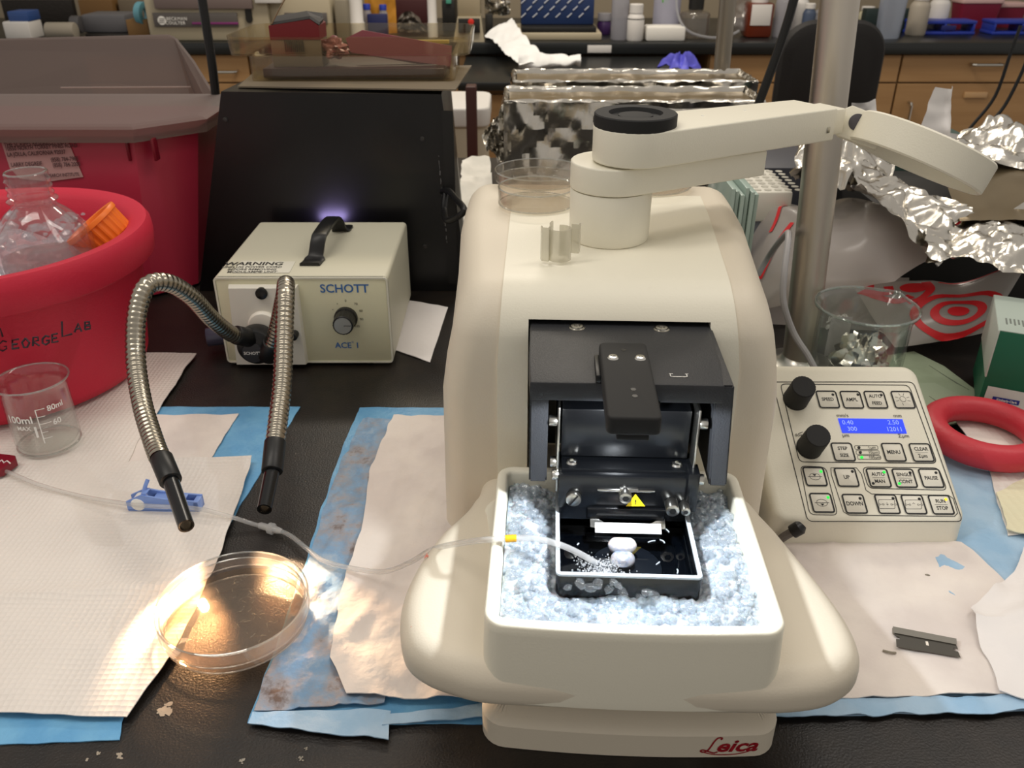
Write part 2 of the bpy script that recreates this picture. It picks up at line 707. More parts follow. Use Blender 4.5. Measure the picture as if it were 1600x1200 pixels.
# ================================================================== the vibrating blade microtome
YAW = R_(-2.4)
MO = Vector((0.06211, 0.30575, 0))
vib = thing('vibrating_microtome', 'large cream vibrating microtome with black blade head, ice bath and magnifier arm', 'microtome', MO, YAW)
MV = vib.matrix_basis.copy()


def W(u, v, z):
    return MV @ Vector((u, v, z))


# base plinth
def bulge(poly, amt, hw, v0=0.03):
    return [(x, y - (amt * (1 - (x / hw) ** 2) if y < v0 else 0)) for x, y in poly]


plan = rrect(-0.0785, 0.0035, 0.0778, 0.41, 0.012, 6)
# add points along the front edge for the bulge
pl2 = []
for i, p in enumerate(plan):
    pl2.append(p)
    q = plan[(i + 1) % len(plan)]
    if abs(p[1] - 0.0035) < 1e-6 and abs(q[1] - 0.0035) < 1e-6:
        for k in range(1, 12):
            pl2.append((p[0] + (q[0] - p[0]) * k / 12, p[1]))
plan = bulge(pl2, 0.004, 0.0785)
prof = [(0, 0.0), (0.0005, 0.0005), (0.0005, 0.0165), (-0.001, 0.0185), (-0.004, 0.0198), (-0.018, 0.0300), (-0.022, 0.0305)]
mb = MB().loft([[(x, y, z) for x, y in offset(plan, d)] for d, z in prof], cap=True)
base = mb.obj('base_plinth', M_SHELL, vib)
# red maker's lettering on the plinth
RED = mat('red_enamel', '#A81E2A', 0.4)
bx = 0.0485
lg = text_mb('eica', 0.0125, 'LEFT', shear=0.32, bold=0.00035, thick=0.0002, width=1.12)
lg.xf(Matrix.Translation((0.0045, 0.0, 0)))
Lp = catmull([(0.0068, 0.0052, 0), (0.0072, 0.0066, 0), (0.0052, 0.0066, 0), (0.0035, 0.004, 0), (0.0020, 0.000, 0), (0.0005, -0.0030, 0), (-0.0018, -0.0042, 0),
              (-0.0030, -0.0032, 0), (-0.0018, -0.0024, 0), (0.0010, -0.0036, 0), (0.004, -0.0048, 0), (0.0060, -0.0040, 0)], 5)
lg.tube(Lp, 0.00055, 6)
lg.tube(catmull([(-0.0030, -0.0034, 0), (0.002, -0.0055, 0), (0.008, -0.0063, 0), (0.016, -0.0060, 0), (0.0225, -0.0042, 0)], 4), 0.0004, 6)
lg.xf(frame((0.0400, -0.0008, 0.0088), (1, 0.075, 0), (0, 0, 1)))
for i, v in enumerate(lg.v):
    v.y = 0.0035 - 0.004 * (1 - (v.x / 0.0785) ** 2) - 0.0007 + (v.y * 0)
lg.obj('red_lettering', RED, base)

# rounded feet studs between plinth and body
for u in (-0.0600, 0.0590):
    f = MB()
    f.lathe([(0.0, 0.029), (0.0065, 0.029), (0.0068, 0.034), (0.005, 0.038), (0.0035, 0.040), (0.0035, 0.050), (0, 0.050)], 20, (u, 0.0185, 0))
    f.obj('levelling_stud', M_CHROME, vib)
for u in (-0.0600, 0.0590):
    MB().cyl((u, 0.33, 0.029), (u, 0.33, 0.05), 0.007).obj('levelling_stud', M_CHROME, vib)

# arm-rest body slab: plan outline (right side measured, left side measured)
pts = [(0.020, -0.0150), (0.0500, -0.0146), (0.072, -0.0136), (0.0924, -0.0090), (0.1075, 0.0015), (0.1130, 0.0150), (0.1125, 0.0344), (0.1080, 0.0563), (0.1002, 0.0829), (0.0926, 0.1081), (0.0850, 0.130), (0.080, 0.16), (0.080, 0.30), (0.070, 0.365), (0.0, 0.370),
       (-0.080, 0.365), (-0.088, 0.30), (-0.088, 0.16), (-0.0930, 0.130), (-0.1000, 0.1140), (-0.1095, 0.0970), (-0.1194, 0.0680), (-0.1232, 0.0438), (-0.1222, 0.0240), (-0.1165, 0.0060), (-0.1050, -0.0040), (-0.092, -0.0095), (-0.077, -0.0136), (-0.055, -0.0146), (-0.024, -0.0150)]
out = [(v.x, v.y) for v in catmull([(a, b, 0) for a, b in pts], 5, closed=True)]
rings = []
zt, zb, rr = 0.0725, 0.0450, 0.0125
for k in range(7):
    a = R_(90 * k / 6)
    rings.append((-rr * 0.9 * (1 - math.sin(a)), zb + 0.010 * (1 - math.cos(a))))
for k in range(7):
    a = R_(90 * k / 6)
    rings.append((-rr * (1 - math.cos(a)), zt - rr * (1 - math.sin(a))))
mb = MB().loft([[(x, y, z) for x, y in offset(out, d)] for d, z in rings], cap=True)
body = mb.obj('arm_rest_body', M_SHELL, vib)

# ice bath: a deep rounded trough rising out of the body
tpl = rrect(-0.0755, -0.0100, 0.0665, 0.1225, 0.0095, 8)
tp2 = []
for i, p in enumerate(tpl):
    tp2.append(p)
    q = tpl[(i + 1) % len(tpl)]
    if abs(p[1] + 0.01) < 1e-6 and abs(q[1] + 0.01) < 1e-6:
        tp2 += [(p[0] + (q[0] - p[0]) * k / 10, p[1]) for k in range(1, 10)]
tpl = [(x, y - (0.0030 * (1 - ((x + .0045) / 0.071) ** 2) if y < 0 else 0)) for x, y in tp2]
front_ext = 0.0020      # the front wall leans out to meet the body's nose


def lean(p, z):
    k = max(0.0, min(1.0, (0.1 - z) / 0.045))
    x, y = p
    return (x, y - (front_ext * k * max(0, min(1, (0.03 - y) / 0.03)) if y < 0.03 else 0), z)


prof = [(0.0125, 0.0700), (0.0095, 0.0717), (0.0065, 0.0732), (0.0040, 0.0755), (0.0020, 0.0795), (0.0008, 0.086), (0.0, 0.094), (0.0, 0.0985), (-0.0006, 0.0996), (-0.0018, 0.1),
        (-0.0048, 0.1), (-0.0058, 0.0993), (-0.0062, 0.098), (-0.0068, 0.088), (-0.008, 0.0745), (-0.012, 0.073)]
def bath_ring(d, z):
    r = []
    for p, q in zip(offset(tpl, d), offset(tpl, min(d, 0.0006))):
        k = max(0.0, min(1.0, (p[1] + 0.002) / 0.030)) if d > 0 else 1.0
        k = k * k * (3 - 2 * k)
        x, y = q[0] + (p[0] - q[0]) * k, q[1] + (p[1] - q[1]) * k
        r.append(lean((x, y), z - (1 - k) * (0.1 - z) * 0.60 if d > 0 else z))
    return r


mb = MB().loft([bath_ring(d, z) for d, z in prof])
n = len(tpl)
mb.f.append(tuple(mb.n() - n + i for i in range(n)))
mb.obj('ice_bath', M_CREAM, vib, angle=60)


# tower housing, a rounded arch block
def tower_profile():
    p = [(0.1490, 0.0280), (0.1480, 0.13), (0.1485, 0.155)]
    c, r = (0.1815, 0.166), 0.033
    for k in range(1, 9):
        a = R_(180 - 90 * k / 8)
        p.append((c[0] + r * math.cos(a) * 1.0, c[1] + r * math.sin(a)))
    p += [(0.22, 0.1995), (0.26, 0.2005), (0.30, 0.201), (0.345, 0.201), (0.375, 0.2005), (0.392, 0.197), (0.402, 0.188), (0.406, 0.165), (0.407, 0.11), (0.407, 0.0280)]
    return p


def inset_profile(p, e, cz=0.12, cv=0.265):
    """pull an open side profile in by e, keeping its foot on the body"""
    o = []
    m = len(p)
    for i in range(m):
        a = Vector(p[max(i - 1, 0)])
        b = Vector(p[min(i + 1, m - 1)])
        t = (b - a).normalized()
        nn = Vector((t.y, -t.x))
        q = Vector(p[i]) + nn * e
        if i in (0, m - 1):
            q.y = 0.028
        o.append((q.x, q.y))
    return o


tp = tower_profile()


def side_u(z, v, s):
    """half-width of the tower shell: narrower towards the top and the front"""
    k = max(0, min(1, (z - 0.10) / 0.09))
    f = max(0, min(1, (v - 0.15) / 0.16))
    hw = 0.1075 - (0.003 + 0.012 * (1 - f)) * k * k - 0.002 * (1 - f)
    return s * hw


rings = []
RR = 0.017
N = 7
cu = -0.0085
for s, ks in ((-1, range(0, N + 1)), (1, range(N, -1, -1))):
    for k in ks:
        a = R_(90 * k / N)
        e = RR * (1 - math.sin(a))
        d = RR * (1 - math.cos(a))
        pr_ = inset_profile(tp, e)
        rings.append([(cu + side_u(z, v, s) - s * d, v, z) for v, z in pr_])
shell = MB().loft(rings, closed=False)
m_ = len(tp)
shell.f.append(tuple(range(m_)))
shell.f.append(tuple(shell.n() - m_ + i for i in range(m_)))
for j in range(len(rings) - 1):
    pass
# floor face so the block is closed
L0 = [j * m_ for j in range(len(rings))]
L1 = [j * m_ + m_ - 1 for j in range(len(rings))]
shell.f.append(tuple(L0 + L1[::-1]))
shell_o = shell.obj('tower_shell', M_SHELL, vib, angle=50)
boolean(shell_o, MB().box(-0.0588, 0.10, 0.05, 0.0472, 0.19, 0.1835))

# cream centre panel following the same profile, a hair proud of the shell
pan = []
off = inset_profile(tp, -0.0016)[:-6]
for i, (v, z) in enumerate(off):
    pan.append((v, z))


def pan_lr(v, z):
    k = max(0, min(1, (v - 0.17) / 0.15))
    return (-0.0745 - 0.0015 * k - (0.003 if z < 0.15 else 0.003 * (1 - (z - .15) / .05)), 0.0600 + 0.0085 * k + (0.007 if z < 0.15 else 0.007 * (1 - (z - .15) / .05)))


def pan_pt(a, b):
    i = min(int(b * (len(pan) - 1) + 1e-9), len(pan) - 2)
    t = b * (len(pan) - 1) - i
    v = pan[i][0] * (1 - t) + pan[i + 1][0] * t
    z = pan[i][1] * (1 - t) + pan[i + 1][1] * t
    l, r = pan_lr(v, z)
    return (l + (r - l) * a, v, z)


nb = len(pan) - 1
top_ring = []
P0 = MB()
inn = inset_profile(tp, 0.0035)[:-6]
rr_ = []
for i in range(len(pan)):
    l, r = pan_lr(*pan[i])
    va, za = pan[i]
    vb, zb_ = inn[i]
    rr_.append([(l, vb, zb_), (l, va - 0, za - 0.0), (l + 0.0001, va, za)] + [(l + (r - l) * k / 8, va, za) for k in range(1, 8)] + [(r, va, za), (r, vb, zb_)])
P0.loft(rr_, closed=True, cap=True)
panel = P0.obj('centre_panel', M_CREAM, vib, angle=40)
boolean(panel, MB().box(-0.0588, 0.10, 0.05, 0.0472, 0.19, 0.1835))
# dark well behind the blade head
MB().box(-0.0586, 0.1885, 0.075, 0.0470, 0.1895, 0.1833).obj('well_liner', M_BLACKP, vib)

# ------------------------------------------------------------------ charcoal head with two hanging cheeks
HV0 = 0.080
zt = 0.1805
head = MB()
# top plate
mbp = [(-0.0562, HV0), (0.0432, HV0), (0.0462, 0.105), (0.0463, 0.186), (-0.0580, 0.186), (-0.0575, 0.105)]
head.prism(mbp, 0.1695, zt, 0.0012, 2)
head_o = head.obj('head_cover', M_GREYHEAD, vib, angle=30)
# cheeks: side profile extruded in u
for (u0, u1, du) in ((-0.0563, -0.0465, 0.0), (0.0385, 0.0482, 0.0035)):
    prof = [(HV0 + .0002, zt - 0.0002), (0.186, zt - 0.0002), (0.186, 0.135), (0.150, 0.120), (0.118, 0.117), (HV0 + 0.001, 0.1175)]
    c = MB()
    vs = []
    for uu in (u0, u1):
        vs += [(uu + (du * (1 - (z - .117) / .0635)) - (0.0 if uu == u0 else 0), v, z) for v, z in prof]
    k = len(prof)
    fs = [tuple(range(k)), tuple(range(k, 2 * k))[::-1]] + [(i, (i + 1) % k, (i + 1) % k + k, i + k) for i in range(k)]
    c.add(vs, fs)
    bm = bmesh.new()
    vv = [bm.verts.new(v) for v in c.v]
    for f in c.f:
        bm.faces.new([vv[i] for i in f])
    bmesh.ops.recalc_face_normals(bm, faces=bm.faces)
    bmesh.ops.bevel(bm, geom=list(bm.edges), offset=0.0009, segments=2, affect='EDGES')
    MB().bm(bm).obj('side_cheek', M_GREYHEAD, vib)
# recessed cap screws in the cover
for u in (-0.0305, 0.0185):
    s_ = MB().lathe([(0.0, zt + .0003), (0.0016, zt + .0003), (0.0018, zt + .0012), (0.0034, zt + .0012), (0.0036, zt + .0004), (0.0048, zt + .0003), (0.0050, zt - .001)], 20, (u, 0.1480, 0))
    s_.obj('cover_screw', M_STEEL, head_o)
# travel mark printed on the cover
mk = MB()
for (a, b, c_, d_) in ((0.0165, 0.0885, 0.0255, 0.0890), (0.0165, 0.0885, 0.0170, 0.0915), (0.0250, 0.0885, 0.0255, 0.0915), (0.0162, 0.0917, 0.0182, 0.0922), (0.0245, 0.0917, 0.0262, 0.0922)):
    mk.add([(a, b, zt + .0002), (c_, b, zt + .0002), (c_, d_, zt + .0002), (a, d_, zt + .0002)], [(0, 1, 2, 3)])
mk.obj('travel_mark', M_WHITEINK, head_o, smooth=False)

# long black clamp block lying over the cover and reaching forward
cb = MB().prism(rrect(-0.0200, 0.0290, 0.0052, 0.1085, 0.0030, 4), 0.1810, 0.1905, 0.0013, 3)
cbk = frame((0, 0, 0), (1, 0.0, 0), (0.00, 1, 0))
clamp = cb.obj('clamp_block', M_MATBLACK, vib)
MB().box(-0.0225, 0.080, 0.1808, -0.0199, 0.104, 0.1850, .0005).obj('clamp_tab', M_BLACKP, clamp)
for u in (-0.0137, 0.0003):
    MB().lathe([(0, 0.1908), (0.0010, 0.1908), (0.0012, 0.1917), (0.0022, 0.1916), (0.0030, 0.1904)], 18, (u, 0.0895, 0)).obj('button_screw', M_CHROME, clamp)
for (u, v) in ((-0.0075, 0.099), (-0.0060, 0.0560), (-0.0058, 0.0495)):
    MB().lathe([(0, 0.19065), (0.0014, 0.19065), (0.0016, 0.1903)], 14, (u, v, 0)).obj('plug', M_BLACK, clamp)
MB().cyl((0.0085, 0.076, 0.165), (0.0085, 0.076, 0.1725), 0.0022, n=14).obj('grub_screw', M_BLACK, vib)

# blade carrier: black box between two polished side plates
MB().box(-0.0390, 0.0885, 0.1300, 0.0300, 0.150, 0.1600, .0008).obj('carrier_box', M_BLACK, vib)
for u in (-0.0415, 0.0318):
    MB().box(u, 0.080, 0.112, u + 0.0014, 0.135, 0.1655, .0005).obj('side_plate', M_STEEL, vib)
mb = MB().prism([(-0.0385, 0.0790), (0.0330, 0.0790), (0.0330, 0.092), (-0.0385, 0.092)], 0.1262, 0.1285)
mb.obj('carrier_ledge', M_BLACK, vib, smooth=False)
blk = MB().box(-0.0400, 0.0755, 0.1045, 0.0345, 0.100, 0.1262, .0010).obj('holder_block', M_BLACK, vib)
MB().box(0.0290, 0.0735, 0.1050, 0.0352, 0.084, 0.1300, .0006).obj('end_lug', M_BLACK, vib)
for u in (-0.0330, 0.0240):
    MB().lathe([(0, .1287), (.0010, .1287), (.0012, .1300), (.0026, .1296), (.0033, .1283)], 18, (u, 0.0850, 0)).obj('ledge_screw', M_CHROME, vib)
# bright jaw of the holder
MB().box(-0.0190, 0.0742, 0.1170, 0.0120, 0.0762, 0.1182, .0003).obj('jaw_edge', M_CHROME, blk)
MB().box(-0.0070, 0.0738, 0.1176, 0.0030, 0.0758, 0.1192, .0003).obj('jaw_notch', M_STEEL, blk)


def capscrew(u, z, r, depth=0.006, kind='hex', y=0.0755, name='cap_screw', par=None):
    s_ = MB()
    s_.cyl((u, y, z), (u, y - depth, z), r, n=24, bevel=r * .15)
    o = s_.obj(name, M_STEEL, par or blk)
    if kind == 'hex':
        h = MB().add([(u + r * .55 * math.cos(R_(60 * i)), y - depth - .0002, z + r * .55 * math.sin(R_(60 * i))) for i in range(6)], [tuple(range(6))])
    else:
        a = R_(55)
        dx, dz = math.cos(a), math.sin(a)
        h = MB().add([(u + dx * r * .95 - dz * r * .12, y - depth - .0002, z + dz * r * .95 + dx * r * .12), (u - dx * r * .95 - dz * r * .12, y - depth - .0002, z - dz * r * .95 + dx * r * .12),
                      (u - dx * r * .95 + dz * r * .12, y - depth - .0002, z - dz * r * .95 - dx * r * .12), (u + dx * r * .95 + dz * r * .12, y - depth - .0002, z + dz * r * .95 - dx * r * .12)], [(0, 1, 2, 3)])
    h.obj('screw_recess', M_BLACKP, blk, smooth=False)
    return o


capscrew(-0.0318, 0.1125, 0.0042, 0.004, 'slot', name='slotted_knob')
capscrew(-0.0040, 0.1160, 0.0034, 0.006)
capscrew(0.0215, 0.1100, 0.0036, 0.008)
capscrew(0.0285, 0.1095, 0.0025, 0.008)
for (u0, u1, v, z) in ((-0.0460, -0.0415, 0.083, 0.1560), (-0.0450, -0.0415, 0.083, 0.1300), (-0.0437, -0.0400, 0.080, 0.1235), (0.0332, 0.0375, 0.083, 0.1560), (0.0345, 0.0385, 0.080, 0.1225)):
    MB().cyl((u0, v, z), (u1, v, z), 0.0030, n=18, bevel=.0005).obj('pivot_pin', M_STEEL, vib)

# ------------------------------------------------------------------ buffer tray standing in the ice
TB = dict(parent=vib, world=True)


def wmb(mb):
    return mb.xf(MV)


bu0, bu1, bv0, bv1 = -0.0410, 0.0322, 0.0260, 0.1120
op = rrect(bu0, bv0, bu1, bv1, 0.0025, 4)
pr2 = [(0, 0.0738), (0, 0.0995), (-0.0003, 0.1), (-0.0014, 0.1), (-0.0018, 0.0995), (-0.0020, 0.080), (-0.004, 0.079)]
mb = MB().loft([[(x, y, z) for x, y in offset(op, d)] for d, z in pr2])
n = len(op)
mb.f.append(tuple(mb.n() - n + i for i in range(n)))
mb.f.append(tuple(range(n))[::-1])
tr = wmb(mb).obj('buffer_tray', M_BLACK, **TB)
rim = MB().loft([[(x, y, z) for x, y in offset(op, d)] for d, z in [(0.0002, 0.0990), (0.0002, 0.1002), (-0.0012, 0.1004), (-0.0020, 0.1002), (-0.0020, 0.0990)]])
wmb(rim).obj('tray_rim', mat('pale_grey_rim', '#A9B0B6', 0.3), tr, world=True)  # rim paler grey than the black tray
# cold buffer in the tray
bufm = mat('buffer_liquid', '#0B0E14', 0.03, spec=0.6)
bl = MB().prism(offset(op, -0.0021), 0.0800, 0.0942)
single(wmb(bl), 'buffer_solution', clear('buffer_solution', (0.80, 0.87, 0.95, 1), 0.01, ior=1.33), 'still dark buffer solution filling the black tray around the specimen', 'liquid', smooth=False)
# specimen disc
dsc = MB().lathe([(0, 0.0805), (0.019, 0.0805), (0.019, 0.0838), (0, 0.0838)], 40, (-0.003, 0.052, 0))
single(wmb(dsc), 'specimen_disc', mat('disc_black', '#101216', 0.35), 'dark round specimen disc under the white tissue in the black tray', 'disc')
# brain slice block: two lobed halves standing in the buffer
br = MB()
cu_, cv_ = -0.0052, 0.0560


def lobes(a, sc):
    # coronal outline with a cleft at the top and at the bottom
    r = 1.0 - 0.22 * math.exp(-((math.sin(a) - 1) ** 2) / 0.02) - 0.16 * math.exp(-((math.sin(a) + 1) ** 2) / 0.05)
    return (math.cos(a) * r * sc[0], math.sin(a) * r * sc[1])


for (c0, c1, scx, scz, zc, vv) in (((0.0, 0, 0), 0, 0.0078, 0.0048, 0.0935, cv_ + 0.002), ((0, 0, 0), 0, 0.0066, 0.0046, 0.0895, cv_ - 0.0045)):
    rings = []
    for k in range(9):
        t = k / 8
        s = math.sin(math.pi * (0.06 + 0.88 * t)) ** 0.45
        rings.append([(cu_ + lobes(6.2832 * i / 28, (scx * s, scz * s))[0], vv + (t - .5) * 0.0075 + .3 * lobes(6.2832 * i / 28, (scx * s, scz * s))[1], zc + lobes(6.2832 * i / 28, (scx * s, scz * s))[1]) for i in range(28)])
    br.loft(rings, cap=True)
single(wmb(br), 'brain_specimen', mat('tissue', '#B8AAA0', 0.35, sss=0.2, color2='#9C9AA0', cscale=420), 'small pale two-lobed brain specimen glowing in the middle of the black tray', 'specimen')
# razor blade clamped in the holder, lamp glare put into its white colour
bd = MB()
bd.box(-0.0195, 0.0665, 0.0960, 0.0165, 0.0672, 0.1020, .0001)
bd.xf(Matrix.Translation((0, 0.066, 0.0965)) @ Matrix.Rotation(R_(-62), 4, 'X') @ Matrix.Translation((0, -0.066, -0.0965)))
single(wmb(bd), 'microtome_blade', mat('blade_glare', '#F4F4F4', 0.35, metal=0.3), 'cutting blade coloured white for lamp glare above the specimen in the black tray', 'blade')
bc = MB()
for s in (-1, 1):
    bc.add([(-0.0015 + s * 0.0205, 0.0765, 0.0995), (-0.0015 + s * 0.0205, 0.0700, 0.0962), (-0.0015 + s * 0.0150, 0.0690, 0.0958), (-0.0015 + s * 0.0085, 0.0705, 0.0965)], [(0, 1, 2, 3)])
bc.xf(MV)
bc.obj('blade_clamp_edge', M_CHROME, vib, world=True)
clp = MB().box(-0.0240, 0.0740, 0.0990, 0.0190, 0.0790, 0.1060, .0008)
clp.obj('blade_clamp', M_BLACK, vib)
# bubbles foaming where the tube bubbles gas into the buffer
bb = MB()
rb = random.Random(5)
for k in range(420):
    a = rb.gauss(0, 1)
    u = -0.0195 + 0.0065 * rb.gauss(0, 1) + 0.002
    v = 0.0375 + 0.0048 * rb.gauss(0, 1) - (u + .0195) * 0.25
    if not (bu0 + .003 < u < bu1 - .003 and bv0 + .003 < v < 0.06):
        continue
    r = rb.uniform(0.00018, 0.0006)
    bb.sphere((u, v, 0.0943), r, 7, 5)
o = single(wmb(bb), 'gas_bubbles', clear('bubble', (1, 1, 1, 1), 0.02, ior=1.5, haze=0.35), 'froth of tiny gas bubbles at the end of the clear tube in the tray', 'bubbles', kind='stuff')
# loose bits floating in the buffer
for k, (px, py, l) in enumerate(((1018, 846, 7), (1040, 828, 9), (1035, 846, 6), (903, 850, 3), (1058, 893, 6), (1028, 880, 5))):
    c = P(px, py, 0.0945)
    a = (0.3, -0.9, 2.2, 1.0, 1.4, 0.8)[k]
    L = l * .0003
    bb = MB().tube(catmull([(c.x - L * math.cos(a), c.y - L * math.sin(a), c.z), (c.x + .0004, c.y, c.z + .0003), (c.x + L * math.cos(a), c.y + L * math.sin(a), c.z)], 3), .00035, 6)
    single(bb, 'tissue_shred', mat('shred', '#9EA6AE', 0.4), ('pale tissue shred floating in the tray right of the specimen', 'longer curled shred floating near the right wall of the tray', 'thin white thread just below the curled shred in the tray',
           'tiny pale speck floating left of the specimen', 'short upright thread near the front right corner of the tray', 'faint speck between the specimen and the front right corner')[k], 'tissue shred')

# yellow warning triangle stuck to the inner back wall of the tray
wt = MB().add([(-0.0050, 0.0744, 0.1065), (0.0022, 0.0744, 0.1065), (-0.0014, 0.0744, 0.1125)], [(0, 1, 2)])
wall = MB().box(-0.0375, 0.0745, 0.0950, 0.0295, 0.0760, 0.1050, .0003)
M1 = Matrix.Translation((0, 0, 0))
front_plate = MB().box(-0.0395, 0.0765, 0.0965, 0.0310, 0.0790, 0.1050).obj('holder_skirt', M_BLACK, vib)
tri = [P(978, 792, 0.1005), P(1008, 792, 0.1005), P(993, 773, 0.1005)]
yel = mat('warning_yellow', '#F2D21B', 0.4)
sk = 0.0737


def LVv(px, py, v):
    d = ray(px, py)
    nrm = (W(0, 1, 0) - W(0, 0, 0))
    o0 = W(0, v, 0)
    t = (o0 - CC).dot(nrm) / d.dot(nrm)
    return MV.inverted() @ (CC + d * t)


tag_pl = [LVv(978, 791, 0.0738), LVv(1008, 791, 0.0738), LVv(993, 772, 0.0738)]
tri_mb = MB().add(tag_pl, [(0, 1, 2)])
tri_o = tri_mb.obj('warning_triangle', yel, front_plate, smooth=False)
c_ = (tag_pl[0] + tag_pl[1] + tag_pl[2]) / 3
ex = text_mb('!', 0.0042, bold=.00015)
ex.xf(Matrix.Translation(c_ + Vector((0, -0.0003, 0.0001))) @ Matrix.Rotation(R_(90), 4, 'X'))
ex.obj('warning_mark', M_INK, tri_o, smooth=False)

# ------------------------------------------------------------------ magnifier on its swivel post
POST = (-0.0075, 0.2500)
MB().lathe([(0, 0.1985), (0.0250, 0.1985), (0.0255, 0.2015), (0.0262, 0.2020), (0.0266, 0.2035), (0.0268, 0.2340), (0.0262, 0.2352), (0.024, 0.2354), (0, 0.2354)], 48, POST + (0,)).obj('magnifier_post', M_CREAM, vib)


def stadium(c, ang, L, r, r2=None, n=14, square=False):
    """arm outline: round nose at c, reaching L along ang"""
    d = Vector((math.cos(ang), math.sin(ang)))
    s = Vector((-d.y, d.x))
    c = Vector(c)
    p = []
    for i in range(n + 1):
        a = math.pi * i / n
        q = c + (s * math.cos(a) - d * math.sin(a)) * r
        p.append((q.x, q.y))
    e = c + d * L
    if square:
        for k in (-1, 1):
            q = e + s * k * (r2 or r)
            p.append((q.x, q.y))
    else:
        for i in range(n + 1):
            a = math.pi * i / n
            q = e + (-s * math.cos(a) + d * math.sin(a)) * (r2 or r)
            p.append((q.x, q.y))
    return p


# where the arms run, taken from their edges in the picture
def inV(px, py, z):
    return MV.inverted() @ P(px, py, z)


def arm(name, c, ang, L, r, z0, z1, square, r2=None, mt=M_CREAM):
    mb = MB().prism(stadium(c, ang, L, r, r2, square=square), z0, z1, 0.0012, 3)
    return mb.obj(name, mt, vib)


ARM_A = R_(30.3)
arm('lower_arm', POST, ARM_A, 0.1060, 0.0272, 0.2358, 0.2530, True)
C2 = (0.0050, 0.2470)
ARM_B = R_(32)
dB, sB = Vector((math.cos(ARM_B), math.sin(ARM_B))), Vector((-math.sin(ARM_B), math.cos(ARM_B)))
up_ = stadium(C2, ARM_B, 0.154, 0.0262, square=True)
up_[-1] = tuple(Vector(C2) + dB * 0.150 + sB * 0.012)
up_[-2] = tuple(Vector(C2) + dB * 0.152 - sB * 0.0262)
MB().prism(up_, 0.2542, 0.2760, 0.0012, 3).obj('upper_arm', M_CREAM, vib)
cap = MB().lathe([(0, 0.2755), (0.0258, 0.2755), (0.0260, 0.2762), (0.0260, 0.2828), (0.0253, 0.2835), (0.0170, 0.2835), (0.0160, 0.2810), (0.0112, 0.2800), (0.0108, 0.2820), (0.0085, 0.2825), (0, 0.2825)], 48, C2 + (0,)).obj('pivot_cap', M_MATBLACK, vib)
for L_ in (0.055, 0.092):
    u, v = C2[0] + dB.x * L_, C2[1] + dB.y * L_
    MB().lathe([(0, .2763), (.0010, .2763), (.0012, .2758)], 12, (u, v, 0)).obj('arm_pin', mat('pin_white', '#F0EEE6', .3), vib)

# hinge block and round lens frame, tilted down to the right
HB = Vector(C2).to_3d() + Vector((dB.x, dB.y, 0)) * 0.150
fr_ = MB().box(-0.006, -0.0205, 0.2562, 0.018, 0.0040, 0.2735, .0012)
fr_.xf(Matrix.Translation((HB.x, HB.y, 0)) @ Matrix.Rotation(ARM_B, 4, 'Z'))
fr_.obj('hinge_block', M_CREAM, vib)
hn = MB().box(0.0005, -0.0268, 0.2600, 0.0035, -0.0200, 0.2640, .0003)
hn.xf(Matrix.Translation((HB.x - dB.x * .006, HB.y - dB.y * .006, 0)) @ Matrix.Rotation(ARM_B, 4, 'Z'))
hn.obj('latch', M_STEEL, vib)
Hw = MV @ Vector((HB.x + dB.x * .014, HB.y + dB.y * .014 - .010, 0.264))
YH = Hw.y
Hp = PY(1338, 196, YH)
Ep = PY(1546, 284, YH - 0.045)
e1 = (Ep - Hp).normalized()
RL = (Ep - Hp).length / 2
Cl = (Hp + Ep) / 2
vw = (CC - Cl).normalized()
vp = (vw - e1 * vw.dot(e1)).normalized()
dd_ = e1.cross(vp).normalized()
if dd_.z > 0:
    dd_ = -dd_
nl = (dd_ * math.cos(R_(6)) + vp * math.sin(R_(6))).normalized()
side = e1.cross(nl).normalized()
FM = Matrix((e1, nl.cross(e1), nl)).transposed().to_4x4()
FM.translation = Cl + vp * 0.0 - side * 0.0
hgt = 0.0205
prof = [(RL - .0035, -hgt * .5 + .003), (RL - .003, -hgt * .5), (RL - .001, -hgt * .5 - .0002), (RL, -hgt * .5 + .001), (RL, hgt * .5 - .001), (RL - .001, hgt * .5), (RL - .0035, hgt * .5), (RL - .0040, hgt * .5 - .002)]
lf = MB().lathe(prof + [prof[0]], 64, M=FM).obj('lens_frame', M_CREAM, vib, world=True)
MB().lathe([(0, -.0030), (RL * .5, -.0022), (RL - .0036, -.0002), (RL - .0036, .0002), (RL * .5, .0022), (0, .0030)], 48, M=FM).obj('magnifier_lens', clear('lens_glass', (.62, .60, .56, 1), .02, ior=2.6), lf, world=True)
# flat hinge ear with dark pivot disc
ex_ = e1
up2 = -nl
ear = MB()
ec = Hp + vp * 0.002
er = []
for (a, b) in ((-.0125, -.009), (-.0085, -.0115), (.012, -.0108), (.045, -.0098), (.045, .0098), (.010, .0108), (-.0085, .0105), (-.0120, .0070)):
    er.append((a, b))
Mx = Matrix((e1, up2, e1.cross(up2))).transposed().to_4x4()
Mx.translation = Hp
sg = 1 if e1.cross(up2).dot(vw) > 0 else -1
ear.prism(er[:3] + [(.020, -.0100), (.020, .0100)] + er[5:], -.006, .006, .0010, 2)
ear.xf(Mx)
ear.obj('hinge_ear', M_CREAM, vib, world=True)
pv = MB().cyl((0.0, .0015, 0), (0.0, .0015, sg * .0068), .0058, n=28, bevel=.0003)
pv.xf(Mx)
pv.obj('pivot_disc', mat('pivot_grey', '#4A474C', .5), vib, world=True)

